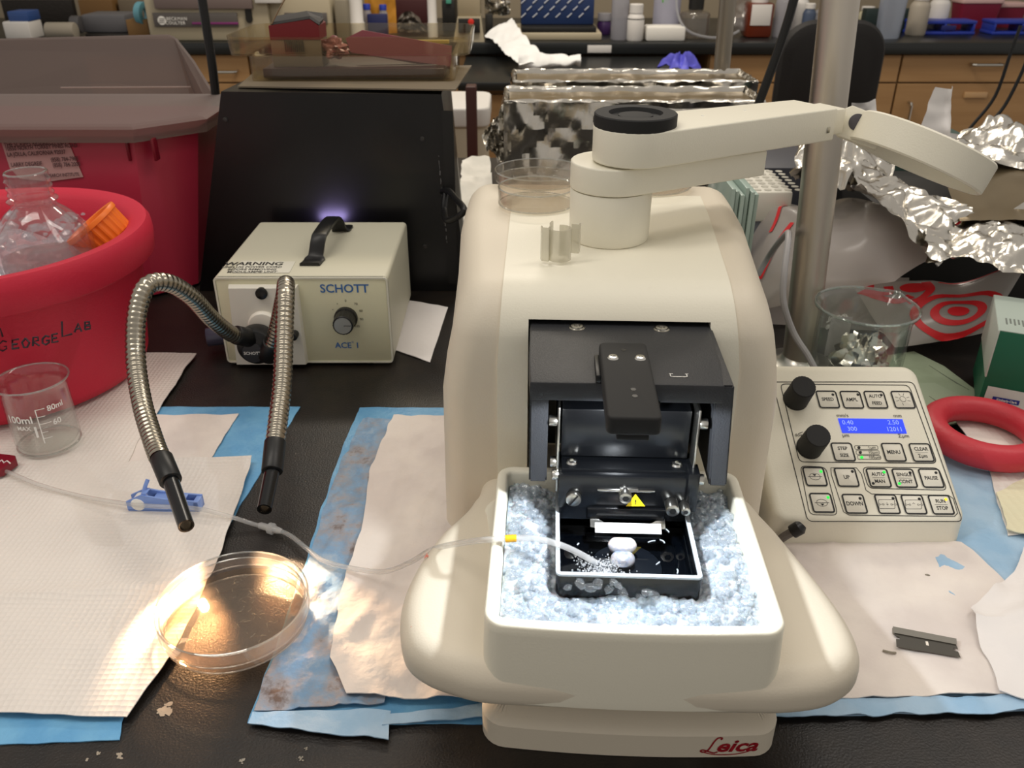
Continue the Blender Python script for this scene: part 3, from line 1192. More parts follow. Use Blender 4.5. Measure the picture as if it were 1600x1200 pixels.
# faint red spots on the left arm rest
RS = mat('red_stain', '#D0705E', .6)
for k, (px, py, n_) in enumerate(((648, 981, 9), (667, 873, 5))):
    q = MV.inverted() @ P(px, py, .0685)
    m_ = MB()
    for i in range(n_):
        a = 6.28 * i / n_ + .4
        L_ = .0022 * (1 if i % 2 else .5)
        z_ = .0706
        m_.tube([(q.x, q.y, z_), (q.x + L_ * math.cos(a), q.y + L_ * math.sin(a), z_ - .0002)], .0003, 4)
    m_.obj('red_stain', RS, vib)
# ================================================================== absorbent pads and paper towels on the bench
def arc(pts, n):
    V = [Vector(p) for p in pts]
    L = [0]
    for i in range(1, len(V)):
        L.append(L[-1] + (V[i] - V[i - 1]).length)
    out = []
    for k in range(n + 1):
        s = L[-1] * k / n
        i = 0
        while i < len(V) - 2 and L[i + 1] < s:
            i += 1
        t = (s - L[i]) / max(L[i + 1] - L[i], 1e-9)
        out.append(V[i].lerp(V[i + 1], t))
    return out


def pad(Lp, Rp, z0, nu, nv, wob=0.0, ws=25.0, seed=0.0, t=0.0007, ridgew=0.0, edge=0.0, lift=None):
    """thin sheet between two outlines given in the picture, front to back"""
    La = arc([P(x, y, z0) for x, y in Lp], nv)
    Ra = arc([P(x, y, z0) for x, y in Rp], nv)

    def fn(a, b):
        j = int(round(b * nv))
        p = La[j].lerp(Ra[j], a)
        e = min(a, 1 - a, b, 1 - b)
        q = p.copy()
        if edge:
            k = math.exp(-(e / 0.03) ** 2)
            q += Vector((nz(p, 60, seed), nz(p, 60, seed + 5), 0)) * edge * k
        z = z0 + wob * max(0, 0.5 + fnz(p, ws, seed, 3)) + (ridgew * max(0, 1 - abs(fnz(p, ws * .7, seed + 3, 3)) * 4) if ridgew else 0)
        if lift:
            z += lift(a, b, p)
        return (q.x, q.y, z)
    return solid_sheet(MB().grid(fn, nu, nv), t)


M_BLUE = mat('blue_backing', '#6FA9CF', 0.4, bump=('noise', 260, 0.5), color2='#5F9CC8', cscale=40)
M_BLUEL = mat('pale_blue_backing', '#A3BFD6', 0.55, bump=('noise', 160, 0.8), color2='#8FB2CE', cscale=25)
M_PADW = mat('white_absorbent', '#E3D9D0', 0.85, bump=('noise', 140, 0.7), color2='#D6CBC4', cscale=18)
M_TOWEL = mat('paper_towel', '#DDD5CD', 0.9, bump=('quilt', 260, 1.0))
M_TISSUE = mat('tissue_paper', '#E4DEDA', 0.9, bump=('noise', 120, 0.5))


def stained():
    m = mat('stained_backing', '#86A7C4', 0.5, bump=('noise', 110, 1.2))
    nt = m.node_tree
    b = nt.nodes['Principled BSDF']
    tc = nt.nodes.new('ShaderNodeTexCoord')
    n = nt.nodes.new('ShaderNodeTexNoise')
    n.inputs['Scale'].default_value = 26
    n.inputs['Detail'].default_value = 6
    n.inputs['Roughness'].default_value = 0.65
    r = nt.nodes.new('ShaderNodeValToRGB')
    e = r.color_ramp.elements
    e[0].position, e[0].color = 0.36, hx('#5E4C45')
    e[1].position, e[1].color = 0.43, hx('#8F8C90')
    for p_, c_ in ((0.50, '#7E90A4'), (0.57, '#7395B5'), (0.70, '#A3AEB8')):
        x = e.new(p_)
        x.color = hx(c_)
    nt.links.new(tc.outputs['Object'], n.inputs['Vector'])
    nt.links.new(n.outputs['Fac'], r.inputs['Fac'])
    nt.links.new(r.outputs['Color'], b.inputs['Base Color'])
    return m


M_STAIN = stained()

# left underpad
lp = thing('underpad', 'blue backed underpad at the left with paper towels spread over it', 'underpad', P(120, 900))
pad([(-60, 1166), (-240, 900), (-160, 636)], [(186, 1157), (193, 1122), (290, 930), (370, 800), (469, 636)], 0.0006, 40, 60, .0006, 30, 1, edge=.001).obj('blue_backing', M_BLUE, lp, world=True)
pad([(-40, 1110), (-240, 900), (-140, 650)], [(120, 1108), (205, 950), (320, 730), (372, 648)], 0.0019, 40, 50, .001, 40, 2, edge=.002).obj('absorbent_layer', M_PADW, lp, world=True)

# middle underpad under the microtome
mp = thing('underpad', 'wrinkled stained blue and white underpad spread beneath the microtome', 'underpad', P(700, 1000))
pad([(387, 1130), (470, 900), (520, 740), (562, 637)], [(1000, 1132), (1000, 900), (1000, 760), (1000, 637)], 0.0006, 70, 60, .0004, 30, 3, edge=.0015).obj('blue_backing', M_BLUE, mp, world=True)
pad([(398, 1112), (474, 900), (524, 745), (566, 655)], [(600, 1100), (640, 900), (660, 760), (690, 655)], 0.0026, 44, 80, .0016, 50, 4, edge=.002, ridgew=.0012).obj('stained_layer', M_STAIN, mp, world=True)
pad([(540, 1085), (517, 1025), (530, 930), (562, 840), (578, 740), (616, 650)], [(1000, 1110), (1000, 990), (1000, 900), (1000, 840), (1000, 740), (1000, 650)], 0.0056, 60, 70, .0018, 35, 5, edge=.002, ridgew=.0012).obj('absorbent_layer', M_PADW, mp, world=True)
# turned-up front hem of the middle pad
pad([(388, 1132), (396, 1112)], [(606, 1156), (612, 1110)], 0.0030, 30, 4, .0015, 60, 6, edge=.0015).obj('front_hem', M_BLUEL, mp, world=True)
pad([(596, 1134), (600, 1118)], [(770, 1118), (770, 1098)], 0.0032, 30, 4, .0012, 60, 7, edge=.0012).obj('front_hem', M_BLUEL, mp, world=True)

# right underpad
rp = thing('underpad', 'blue and white underpad under the control unit and razor blade at the right', 'underpad', P(1400, 950))
pad([(1002, 1120), (1002, 950), (1002, 800), (1180, 700)], [(1720, 1110), (1720, 950), (1700, 830), (1640, 690)], 0.0006, 70, 60, .0005, 30, 8, edge=.002).obj('blue_backing', M_BLUEL, rp, world=True)
pad([(1004, 1100), (1004, 1000), (1004, 930), (1060, 800)], [(1760, 1080), (1700, 1010), (1600, 935), (1500, 850)], 0.0042, 70, 50, .0016, 22, 9, edge=.002, ridgew=.0012).obj('absorbent_layer', M_PADW, rp, world=True)
pad([(1180, 1122), (1200, 1096)], [(1620, 1112), (1620, 1084)], 0.0036, 60, 4, .0018, 45, 10, edge=.0025).obj('front_hem', M_BLUEL, rp, world=True)
mb = pad([(1482, 930), (1430, 800), (1420, 680)], [(1640, 1000), (1640, 830), (1600, 690)], 0.0032, 30, 30, .0022, 25, 11, edge=.002, ridgew=.002, lift=lambda a, b, p: .004 * b * 0)
mb.obj('folded_corner', M_BLUEL, rp, world=True)

# crumpled white tissue at the right edge
def lift_t(a, b, p):
    return 0.016 * math.exp(-((a - .35 - .3 * b) / .22) ** 2) * math.sin(math.pi * min(1, max(0, b)))


mb = pad([(1560, 1085), (1530, 1010), (1512, 960), (1580, 900), (1602, 860)], [(1760, 1130), (1760, 1040), (1760, 980), (1750, 920), (1740, 850)], 0.0052, 40, 40, .006, 16, 12, edge=.003, ridgew=.004, lift=lift_t)
single(mb, 'tissue', M_TISSUE, 'crumpled white tissue at the right edge beyond the razor blade', 'tissue')
mb = pad([(1228, 868), (1262, 900), (1330, 920)], [(1300, 868), (1500, 905), (1600, 935)], 0.0046, 40, 10, .0015, 25, 13, edge=.002)
# quilted towel behind the red ring
mb = pad([(1575, 838), (1548, 740), (1492, 655)], [(1690, 830), (1680, 740), (1640, 640)], 0.0062, 40, 30, .0012, 30, 14, edge=.002)
single(mb, 'paper_towel', mat('quilted_towel', '#E4DCD4', .9, bump=('quilt', 150, 1.0)), 'quilted white paper towel under the red ring at the right', 'paper towel')

# upper paper towel under the bucket
mb = pad([(-160, 860), (-190, 700), (-140, 548)], [(170, 800), (213, 692), (306, 552)], 0.0034, 40, 40, .0010, 25, 15, edge=.0012)
single(mb, 'paper_towel', M_TOWEL, 'white paper towel under the red ice bucket and small beaker', 'paper towel', 'towels')
mb = pad([(-60, 1112), (-260, 900), (-200, 735)], [(197, 1121), (230, 1073), (273, 1018), (336, 885), (369, 794), (394, 716)], 0.0048, 60, 70, .0014, 22, 16, edge=.0012,
         lift=lambda a, b, p: .0025 * math.exp(-((b - .42) / .02) ** 2) + .006 * math.exp(-((1 - b) / .03) ** 2) * max(0, a - .55))
single(mb, 'paper_towel', M_TOWEL, 'large quilted white paper towel in the left foreground', 'paper towel')
# paper scrap beside the light source and paper at the far end of the bench
mb = pad([(612, 545), (640, 470)], [(672, 566), (700, 480)], 0.0010, 14, 10, .001, 30, 17)
single(mb, 'paper_scrap', M_TISSUE, 'grey-white paper scrap on the bench right of the light source', 'paper')
mb = pad([(712, 420), (716, 330), (722, 262)], [(775, 420), (775, 330), (765, 255)], 0.0010, 26, 30, .012, 14, 18, edge=.003, ridgew=.005)
single(mb, 'paper_sheet', mat('stained_paper', '#E6E2D8', .9, color2='#D9D6CC', cscale=20), 'crumpled white bench paper between the black box and the microtome', 'paper')
mb = pad([(230, 345), (250, 215)], [(342, 345), (345, 215)], 0.0010, 14, 14, .001, 20, 19)
single(mb, 'paper_sheet', M_TISSUE, 'strip of white bench paper seen between red container and black box', 'paper')
# soaked paper at the right edge (yellowish rim)
mb = pad([(1570, 826), (1560, 770)], [(1680, 850), (1680, 700)], 0.0085, 20, 14, .0015, 30, 20, edge=.003)
single(mb, 'paper_towel', mat('yellowed_towel', '#DAD3B4', .9, bump=('quilt', 150, 1.0)), 'yellow-stained corner of paper towel at the right edge below the red ring', 'paper towel')
# tissue crumbs near the razor blade
for k, (px, py, ang) in enumerate(((1390, 1019, .4), (1449, 899, 1.4))):
    c = P(px, py, .0055)
    L = .0035 if k == 0 else .0012
    mb = MB().tube(catmull([(c.x - L, c.y + L * .4, c.z), (c.x, c.y - L * .2, c.z + .0006), (c.x + L, c.y - L * .35 * ang, c.z)], 4), .0007, 6)
    single(mb, 'tissue_crumb', mat('crumb', '#8F8778', .8), ('grey tissue crumb left of the razor blade', 'tiny brown speck on the pad in front of the control unit')[k], 'crumb')
# ================================================================== lamp of the microtome, ice, controller, blade, tube
led = MB().box(-0.0150, 0.0310, 0.1772, 0.0000, 0.0322, 0.1812, .0003).box(-0.0150, 0.0412, 0.1772, 0.0000, 0.0424, 0.1812, .0003).box(-0.0150, 0.0322, 0.1772, -0.0138, 0.0412, 0.1812).box(-0.0012, 0.0322, 0.1772, 0.0000, 0.0412, 0.1812).obj('led_lamp', M_BLACKP, vib)
MB().box(-0.0136, 0.0324, 0.1792, -0.0014, 0.0410, 0.1800, .0001).obj('led_window', mat('led_window', '#FFFFFF', 0.3, emit='#DCEBFF', estr=3.0), led)
light('led_light', 'SPOT', W(-0.0075, 0.0367, 0.1768), 1.08, (0.88, 0.94, 1.0), W(-0.0075, 0.040, 0.08), 0.004, spot=R_(165), blend=0.12)


M_ICE = clear('crushed_ice', (.95, .98, 1, 1), .07, ior=2.4, haze=.30, hazecol=(.72, .76, .80, 1), edge=.5)
M_ICEBED = mat('packed_ice', '#C8CED4', 0.12, bump=('noise', 330, 1.4), sss=0.2, color2='#98A1AA', cscale=150)


def chunk(mb, c, r, rnd, sub=1):
    bm = bmesh.new()
    bmesh.ops.create_icosphere(bm, subdivisions=sub, radius=r)
    sc = (rnd.uniform(.7, 1.3), rnd.uniform(.7, 1.3), rnd.uniform(.5, 1.0))
    rot = Matrix.Rotation(rnd.uniform(0, 6.28), 3, 'Z') @ Matrix.Rotation(rnd.uniform(-.6, .6), 3, 'X')
    for v in bm.verts:
        k = rnd.uniform(.78, 1.18)
        v.co = rot @ Vector((v.co.x * sc[0] * k, v.co.y * sc[1] * k, v.co.z * sc[2] * k)) + Vector(c)
    mb.bm(bm)


def ice_z(u, v):
    h = 0.0865 + 0.0045 * fnz((u, v), 55, 2.2, 3)
    h += 0.006 * math.exp(-((u + .062) / .018) ** 2) + 0.004 * math.exp(-((u - .055) / .016) ** 2)
    if v < 0.024:
        h -= 0.002
    return h


def ice_bump(u, v):
    return 0.0016 * abs(noise.noise(Vector((u * 230, v * 230, 1)))) + 0.0010 * noise.noise(Vector((u * 520, v * 520, 5))) - 0.0008


ib = MB().grid(lambda a, b: ((lambda u, v: (u, v, ice_z(u, v) + ice_bump(u, v) - (0.022 if (bu0 + .001 < u < bu1 - .001 and bv0 + .001 < v) else 0)))(-0.0685 + 0.1285 * a, -0.0055 + 0.1225 * b)), 170, 160)
ri = random.Random(11)
ice_bed = ib.xf(MV).obj('ice_bed', M_ICEBED, angle=80)
tag(ice_bed, 'packed crushed ice filling the cream ice bath around the black tray', 'ice', kind='stuff')
ic = MB()
for k in range(2300):
    u, v = ri.uniform(-0.067, 0.0585), ri.uniform(-0.0055, 0.1150)
    r = ri.choice((.0008, .0012, .0016, .0022, .0030))
    if bu0 - r * 1.2 < u < bu1 + r * 1.2 and v > bv0 - r * 1.2:
        continue
    chunk(ic, (u, v, ice_z(u, v) + r * ri.uniform(-.4, .5)), r, ri, 1)
ic.xf(MV)
ice = ic.obj('crushed_ice', M_ICE, angle=50)
tag(ice, 'loose glassy lumps of crushed ice heaped on top in the cream bath', 'ice', kind='stuff')
# round melted lumps leaning on the tray's front wall
spots_ = ((887, 918, 7.0), (906, 912, 9.5), (922, 918, 8), (934, 913, 8.5), (951, 921, 7), (966, 914, 8.5), (958, 910, 6), (972, 927, 11), (1002, 935, 11), (1012, 926, 9), (1022, 930, 9), (1052, 940, 10), (1070, 945, 10), (1035, 945, 9))
for k, (px, py, r) in enumerate(spots_):
    r *= 0.00027
    c = LVv(px, py, bv0 - r * 0.9)
    bm = MB()
    chunk(bm, (c.x, c.y, c.z), r * 1.2, ri, 2)
    bm.xf(MV)
    single(bm, 'ice_lump', clear('melt_ice', (0.93, 0.96, 0.98, 1), 0.03, ior=1.45, haze=0.08), 'rounded clear lump of melting ice against the front wall of the black tray', 'ice lump', 'melting lumps at the tray front')

# ------------------------------------------------------------------ controller
E1 = Vector((1, -0.012, 0)).normalized()
E2 = Vector((-0.17985, 1.8046, 1.228)).normalized()
EN = E1.cross(E2).normalized()
PO = P(1240, 812, 0.0245)


def PL(px, py):
    d = ray(px, py)
    t = (PO - CC).dot(EN) / d.dot(EN)
    q = CC + d * t - PO
    # solve q = a E1 + b E2
    m = Matrix(((E1.dot(E1), E1.dot(E2)), (E1.dot(E2), E2.dot(E2))))
    r = m.inverted() @ Vector((q.dot(E1), q.dot(E2)))
    return r.x, r.y


def PW(a, b, h=0.0):
    return PO + E1 * a + E2 * b + EN * h


ctl = thing('control_unit', 'cream sloping control unit with blue display and push buttons right of the microtome', 'control unit', (0.27, 0.53, 0), 0)
aL, bF = PL(1225, 812)
aR, _ = PL(1512, 812)
_, bB = PL(1430, 570)
aL = PL(1213, 760)[0] - 0.006
plan = rrect(aL, bF - 0.002, aR, bB, 0.010, 6)
plan = [(x, y) for x, y in plan]
top = [PW(x, y) for x, y in offset(plan, -0.006)]
rings = [top, [PW(x, y, -0.0004) for x, y in offset(plan, -0.003)], [PW(x, y, -0.0022) for x, y in offset(plan, -0.0008)], [PW(x, y, -0.0055) for x, y in offset(plan, 0.0006)]]
e_ = rings[-1]
low = []
for p in e_:
    low.append(Vector((p.x, p.y - 0.001, 0.0035)))
rings += [low, [Vector((p.x, p.y, 0.0008)) for p in low]]
mb = MB().loft(rings, cap=True)
cbody = mb.obj('console_body', M_CREAM, ctl, world=True, angle=50)


def ribbon(mb, pts, w, closed=True, h=0.00025):
    """printed line on the panel along (a, b) points"""
    n = len(pts)
    L, Rr = [], []
    for i in range(n):
        p0 = Vector(pts[i - 1] if (closed or i > 0) else pts[i])
        p1 = Vector(pts[i])
        p2 = Vector(pts[(i + 1) % n] if (closed or i < n - 1) else pts[i])
        t = ((p1 - p0).normalized() + (p2 - p1).normalized())
        t = t.normalized() if t.length > 1e-6 else Vector((1, 0))
        nn = Vector((t.y, -t.x))
        L.append(p1 + nn * w / 2)
        Rr.append(p1 - nn * w / 2)
    o = mb.n()
    mb.v += [PW(p.x, p.y, h) for p in L] + [PW(p.x, p.y, h) for p in Rr]
    for i in range(n if closed else n - 1):
        j = (i + 1) % n
        mb.f.append((o + i, o + j, o + n + j, o + n + i))


def prr(x0, y0, x1, y1, x2, y2, x3, y3, r=0.004):
    """rounded outline through four picture corners (bl, br, tr, tl)"""
    c = [Vector(PL(a, b)) for a, b in ((x0, y0), (x1, y1), (x2, y2), (x3, y3))]
    out = []
    for i in range(4):
        p, a, b = c[i], c[i - 1], c[(i + 1) % 4]
        da, db = (a - p).normalized() * r, (b - p).normalized() * r
        for k in range(6):
            t = k / 5
            out.append(tuple((p + da) * (1 - t) ** 2 + p * 2 * t * (1 - t) + (p + db) * t * t))
    return out


lines = MB()
for q, wd in (((1262, 815, 1504, 815, 1427, 597, 1207, 597), .0006), ((1249, 722, 1464, 724, 1420, 602, 1219, 600), .0006),
              ((1265, 804, 1309, 805, 1290, 730, 1250, 728), .0005), ((1357, 763, 1480, 766, 1466, 731, 1347, 730), .0005)):
    ribbon(lines, prr(*q), wd)
ell_ = [PL(*p) for p in ((1298, 731), (1338, 731), (1346, 741), (1353, 766), (1362, 772), (1482, 774), (1489, 779), (1496, 802), (1491, 807), (1327, 805), (1318, 800), (1299, 742))]
ribbon(lines, ell_, .0005)
lines.obj('printed_frame', M_INK, cbody, world=True, smooth=False)


def ptext(body, px, py, size, mb, bold=0.0, h=0.0004, width=1.0):
    a, b = PL(px, py)
    t = text_mb(body, size, bold=bold, width=width)
    for v in t.v:
        mb.v.append(PW(a + v.x, b + v.y, h))
    o = len(mb.v) - len(t.v)
    mb.f += [tuple(i + o for i in f) for f in t.f]


GREEN = mat('green_led', '#22C83A', 0.3, emit='#1FE045', estr=1.2)
AMBER = mat('amber_led', '#F0C020', 0.3, emit='#FFC820', estr=1.5)
M_KEY = mat('key_membrane', '#DAD5C6', 0.38)
FS = 0.0044
keys = [
    ('SPEED', 1293, 624.5, [(1301, 617, 'k')]), ('AMPL', 1330.5, 625, [(1340, 617, 'k')]), ('AUTO\nFEED', 1368, 625, [(1376.5, 617.5, 'k')]), ('lamp', 1410.5, 625, []),
    ('STEP\nSIZE', 1317, 706.5, []), ('MENU', 1396, 707, []), ('CLEAR\nΣµm', 1439.5, 707.5, []),
    ('up', 1273, 745, [(1282.5, 737, 'g')]), ('UP', 1322.5, 746, [(1331.5, 737, 'k')]), ('AUTO\nMAN', 1372.5, 747, [(1381, 738, 'g'), (1364, 755.5, 'k')]), ('SINGLE\nCONT', 1413, 747.5, [(1421.5, 739, 'k'), (1405, 756, 'g')]),
    ('PAUSE', 1454.5, 747.5, [(1462, 739, 'k')]),
    ('dn', 1284, 786, [(1293.5, 777.5, 'g')]), ('DOWN', 1335, 787.5, [(1343.5, 779, 'k')]), ('bd', 1386, 788, [(1395, 779, 'k')]), ('bu', 1427.5, 788.5, [(1436, 780, 'k')]), ('RUN\nSTOP', 1470, 789, [(1477.5, 780.5, 'a')]),
]
for nm, px, py, leds in keys:
    a, b = PL(px, py)
    hw = 0.0072
    hb = 0.0068
    kb = MB()
    pl_ = rrect(a - hw, b - hb, a + hw, b + hb, 0.0016, 4)
    kb.loft([[PW(x, y, z) for x, y in offset(pl_, d)] for d, z in ((0, 0.0), (0, 0.0003), (-0.0004, 0.0005))])
    kb.f.append(tuple(kb.n() - len(pl_) + i for i in range(len(pl_))))
    k_o = kb.obj('push_button', M_KEY, ctl, world=True)
    pr_m = MB()
    ribbon(pr_m, pl_, .0011, h=.00065)
    if nm == 'lamp':
        ribbon(pr_m, [(a + .0022 * math.cos(t * .524), b + .0005 + .0022 * math.sin(t * .524)) for t in range(12)], .0003, h=.0006)
        for ang in (20, 70, 110, 160, 200, -20):
            c, s = math.cos(R_(ang)), math.sin(R_(ang))
            ribbon(pr_m, [(a + .0032 * c, b + .0005 + .0032 * s), (a + .0055 * c, b + .0005 + .0050 * s)], .0003, False, .0006)
        ptext('I', px, py + 7, 0.003, pr_m, h=.0006)
    elif nm in ('up', 'dn'):
        s = 1 if nm == 'up' else -1
        ribbon(pr_m, [(a + .0038 * math.cos(t * .524), b + .0026 * math.sin(t * .524)) for t in range(12)], .0003, h=.0006)
        ribbon(pr_m, [(a - .0050, b), (a + .0050, b)], .0003, False, .0006)
        pr_m.add([PW(a - .0014, b + s * .0012 + .0006, .0006), PW(a + .0014, b + s * .0012 + .0006, .0006), PW(a, b + s * .0012 - .0010, .0006)], [(0, 1, 2)])
    elif nm in ('bd', 'bu'):
        ribbon(pr_m, prr(px - 13, py + 7, px + 12, py + 7, px + 11, py - 7, px - 14, py - 7, .0010), .0003, h=.0006)
        ptext('o-o ' + ('↓' if nm == 'bd' else '↑') + ' o-o', px, py, 0.0030, pr_m, h=.0006)
    else:
        ls = nm.split('\n')
        if len(ls) == 1:
            ptext(ls[0], px, py, FS * (0.86 if len(nm) > 4 else .92), pr_m, .00008, h=.0006, width=.86)
        else:
            ptext(ls[0], px - 1, py - 5.4, FS * .84, pr_m, .00008, h=.0006, width=.90)
            ptext(ls[1], px + 2, py + 5.6, FS * .84, pr_m, .00008, h=.0006, width=.90)
            if nm.split('\n')[0] in ('AUTO', 'SINGLE', 'RUN', 'CLEAR') and nm != 'AUTO\nFEED':
                ribbon(pr_m, [(a - .0045, b), (a + .0045, b)], .0002, False, .0006)
    pr_m.obj('button_print', M_INK, k_o, world=True, smooth=False)
    for lx, ly, c in leds:
        la, lb = PL(lx, ly)
        l_ = MB().lathe([(0, 0.0009), (0.0009, 0.0008), (0.0011, 0.0005), (0.0011, 0)], 12, M=Matrix.Translation(PW(la, lb)) @ EN.to_track_quat('Z', 'Y').to_matrix().to_4x4())
        l_.obj('indicator', {'g': GREEN, 'k': M_BLACKP, 'a': AMBER}[c], k_o, world=True)
# step-size pills
for i, (tx, on) in enumerate((('1µm', 0), ('10µm', 0), ('100µm', 1))):
    py = 699.5 + i * 7.6
    pxc = 1354 + i * 2.2
    pm = MB()
    ribbon(pm, prr(pxc - 18, py + 3, pxc + 18, py + 3, pxc + 17, py - 3, pxc - 19, py - 3, .0010), .0003)
    ptext(tx, pxc + 8, py, 0.0031, pm)
    pm.obj('pill_print', M_INK, cbody, world=True, smooth=False)
    la, lb = PL(pxc - 12, py)
    MB().lathe([(0, 0.0009), (0.0009, 0.0008), (0.0011, 0)], 12, M=Matrix.Translation(PW(la, lb)) @ EN.to_track_quat('Z', 'Y').to_matrix().to_4x4()).obj('indicator', GREEN if on else M_BLACKP, cbody, world=True)
# display
dc = [PL(*p) for p in ((1316, 676.5), (1416.5, 677.5), (1409.5, 655.5), (1309, 654))]
dsp = MB().add([PW(x, y, .0006) for x, y in dc] + [PW(x, y, 0) for x, y in dc], [(0, 1, 2, 3), (0, 1, 5, 4), (1, 2, 6, 5), (2, 3, 7, 6), (3, 0, 4, 7)])
dsp_o = dsp.obj('display', mat('lcd_blue', '#2038D8', 0.3, emit='#2A47F5', estr=0.75), ctl, world=True, smooth=False)
dt = MB()
ptext('0.40', 1324, 661, 0.0048, dt, h=.0008)
ptext('2.50', 1395, 661, 0.0048, dt, h=.0008)
ptext('300', 1331, 671, 0.0048, dt, h=.0008)
ptext('12011', 1397, 671.5, 0.0048, dt, h=.0008)
dt.obj('display_digits', mat('lcd_text', '#8FA4FF', 0.4, emit='#8FA4FF', estr=0.7), dsp_o, world=True, smooth=False)
pt = MB()
for tx, px, py in (('mm/s', 1316, 649.5), ('mm', 1402, 650), ('µm', 1321, 680.5), ('Σµm', 1411.5, 681.5)):
    ptext(tx, px, py, 0.0040, pt)
ptext('down', 1250, 680, 0.0036, pt)
ribbon(pt, [PL(1247, 678), PL(1254, 675)], .0004, False)
pt.obj('panel_print', M_INK, cbody, world=True, smooth=False)
# two rotary knobs
for (bx_, by_, label_) in ((1243, 627, 0), (1264.5, 702, 0)):
    a, b = PL(bx_, by_ - 3)
    q = Matrix.Translation(PW(a, b)) @ EN.to_track_quat('Z', 'Y').to_matrix().to_4x4()
    kn = MB()
    n = 48
    kn.lathe([(0, 0), (0.0093, 0), (0.0093, 0.0005)], n, M=q)
    rings = []
    for r, z in ((0.0092, 0.0005), (0.0088, 0.0205), (0.0082, 0.0213), (0.0040, 0.0213)):
        rings.append([q @ Vector(((r - (0.0002 if i % 2 else 0)) * math.cos(6.28318 * i / n), (r - (0.0002 if i % 2 else 0)) * math.sin(6.28318 * i / n), z)) for i in range(n)])
    kn.loft(rings, cap=True)
    kn.obj('rotary_knob', M_MATBLACK, ctl, world=True)
# cable boot and cable at the lower left
p0 = P(1252, 823, 0.022)
cbm = MB().tube([P(1254, 820, .026), P(1250, 824, .0245), P(1238, 831, .020)], 0.0050, 12, radii=[.0032, .0050, .0048])
cbm.obj('cable_boot', M_BLACKP, ctl, world=True)
MB().tube(catmull([P(1240, 830, .020), P(1226, 838, .014), P(1212, 848, .006), P(1205, 850, 0.0045)], 5), 0.0030, 10).obj('cable', mat('grey_cable', '#6B6560', .5), ctl, world=True)

# ------------------------------------------------------------------ single-edge razor blade
rz_z = 0.0072
rzr = thing('razor_blade', 'single edge razor blade with folded steel spine lying on the white pad', 'razor blade', P(1448, 1004, 0.0025))
bp_ = [(1396, 984), (1492, 1003), (1497, 1014), (1490, 1012), (1489, 1016), (1497, 1018), (1501, 1027), (1401, 1010), (1400, 998), (1406, 999), (1405, 995), (1398, 993)]
blade = MB()
pw = [P(a, b, rz_z) for a, b in bp_]
blade.prism([(p.x, p.y) for p in pw], rz_z - .0003, rz_z)
hole = [P(a, b, rz_z + .0001) for a, b in ((1446, 1002), (1450, 1002.5), (1451.5, 1009), (1447, 1008))]
blade.obj('blade_plate', mat('dull_steel', '#6C6963', 0.38, metal=1.0), rzr, world=True, smooth=False)
MB().poly(hole).obj('slot', mat('pad_seen_through', '#E6DCCF', .8), rzr, world=True, smooth=False)
sp0 = [P(a, b, rz_z + .0006) for a, b in ((1395.5, 979), (1494, 998), (1494.5, 1006.5), (1396, 988))]
MB().prism([(p.x, p.y) for p in sp0], rz_z - .0008, rz_z + .0006, .0002, 1).obj('blade_spine', mat('spine_steel', '#A8A49B', 0.33, metal=1.0), rzr, world=True)
# ================================================================== light source with goosenecks
M_SBOX = mat('light_box_paint', '#C9C5B0', 0.45)
M_SFRONT = mat('light_box_front', '#D3D0B2', 0.4)
FYs = 0.757
flb, frb = PY(357, 571, FYs), PY(614, 573, FYs)
flt, frt = PY(332, 430, FYs), PY(607, 431, FYs)
H_s = 0.0935
lsr = thing('fibre_light_source', 'cream metal fibre optic light source box with black handle and two steel goosenecks', 'light source', ((flb.x + frb.x) / 2, FYs + .08, 0))
xl, xr_ = (flb.x + flt.x) / 2, (frb.x + frt.x) / 2
Dp = 0.165
mb = MB()
# housing: open shell with softly rounded long edges, wider than its inset front
sec = rrect(xl, 0.0035, xr_, H_s, 0.004, 4)
mb.loft([[(x, FYs, z) for x, z in offset(sec, -.0004)], [(x, FYs - .0006 + .001, z) for x, z in sec], [(x, FYs + Dp, z) for x, z in sec]], cap=True)
hs = mb.obj('housing', M_SBOX, lsr, world=True)
rimm = MB().loft([[(x, y, z) for x, z in offset(sec, d)] for d, y in ((0, FYs + .002), (0, FYs - .0012), (-.0018, FYs - .0012), (-.0018, FYs + .0008))])
rimm.obj('front_rim', mat('rim_cream', '#DAD7C6', .4), lsr, world=True)
for x in (xl + .012, xr_ - .012):
    for y in (FYs + .012, FYs + Dp - .015):
        MB().box(x - .009, y - .008, 0, x + .009, y + .008, .0036, .0008).obj('foot', mat('foot_grey', '#8A8778', .6), lsr, world=True)


def F(px, py, y=FYs - .0004):
    return PY(px, py, y)


fp = MB().add([F(343, 438), F(602, 438), F(608, 568), F(362, 566)], [(0, 1, 2, 3)])
MB().box(xl + .002, FYs - .0006, .005, xr_ - .002, FYs + .002, H_s - .002, .0003).obj('front_panel', M_SFRONT, lsr, world=True)
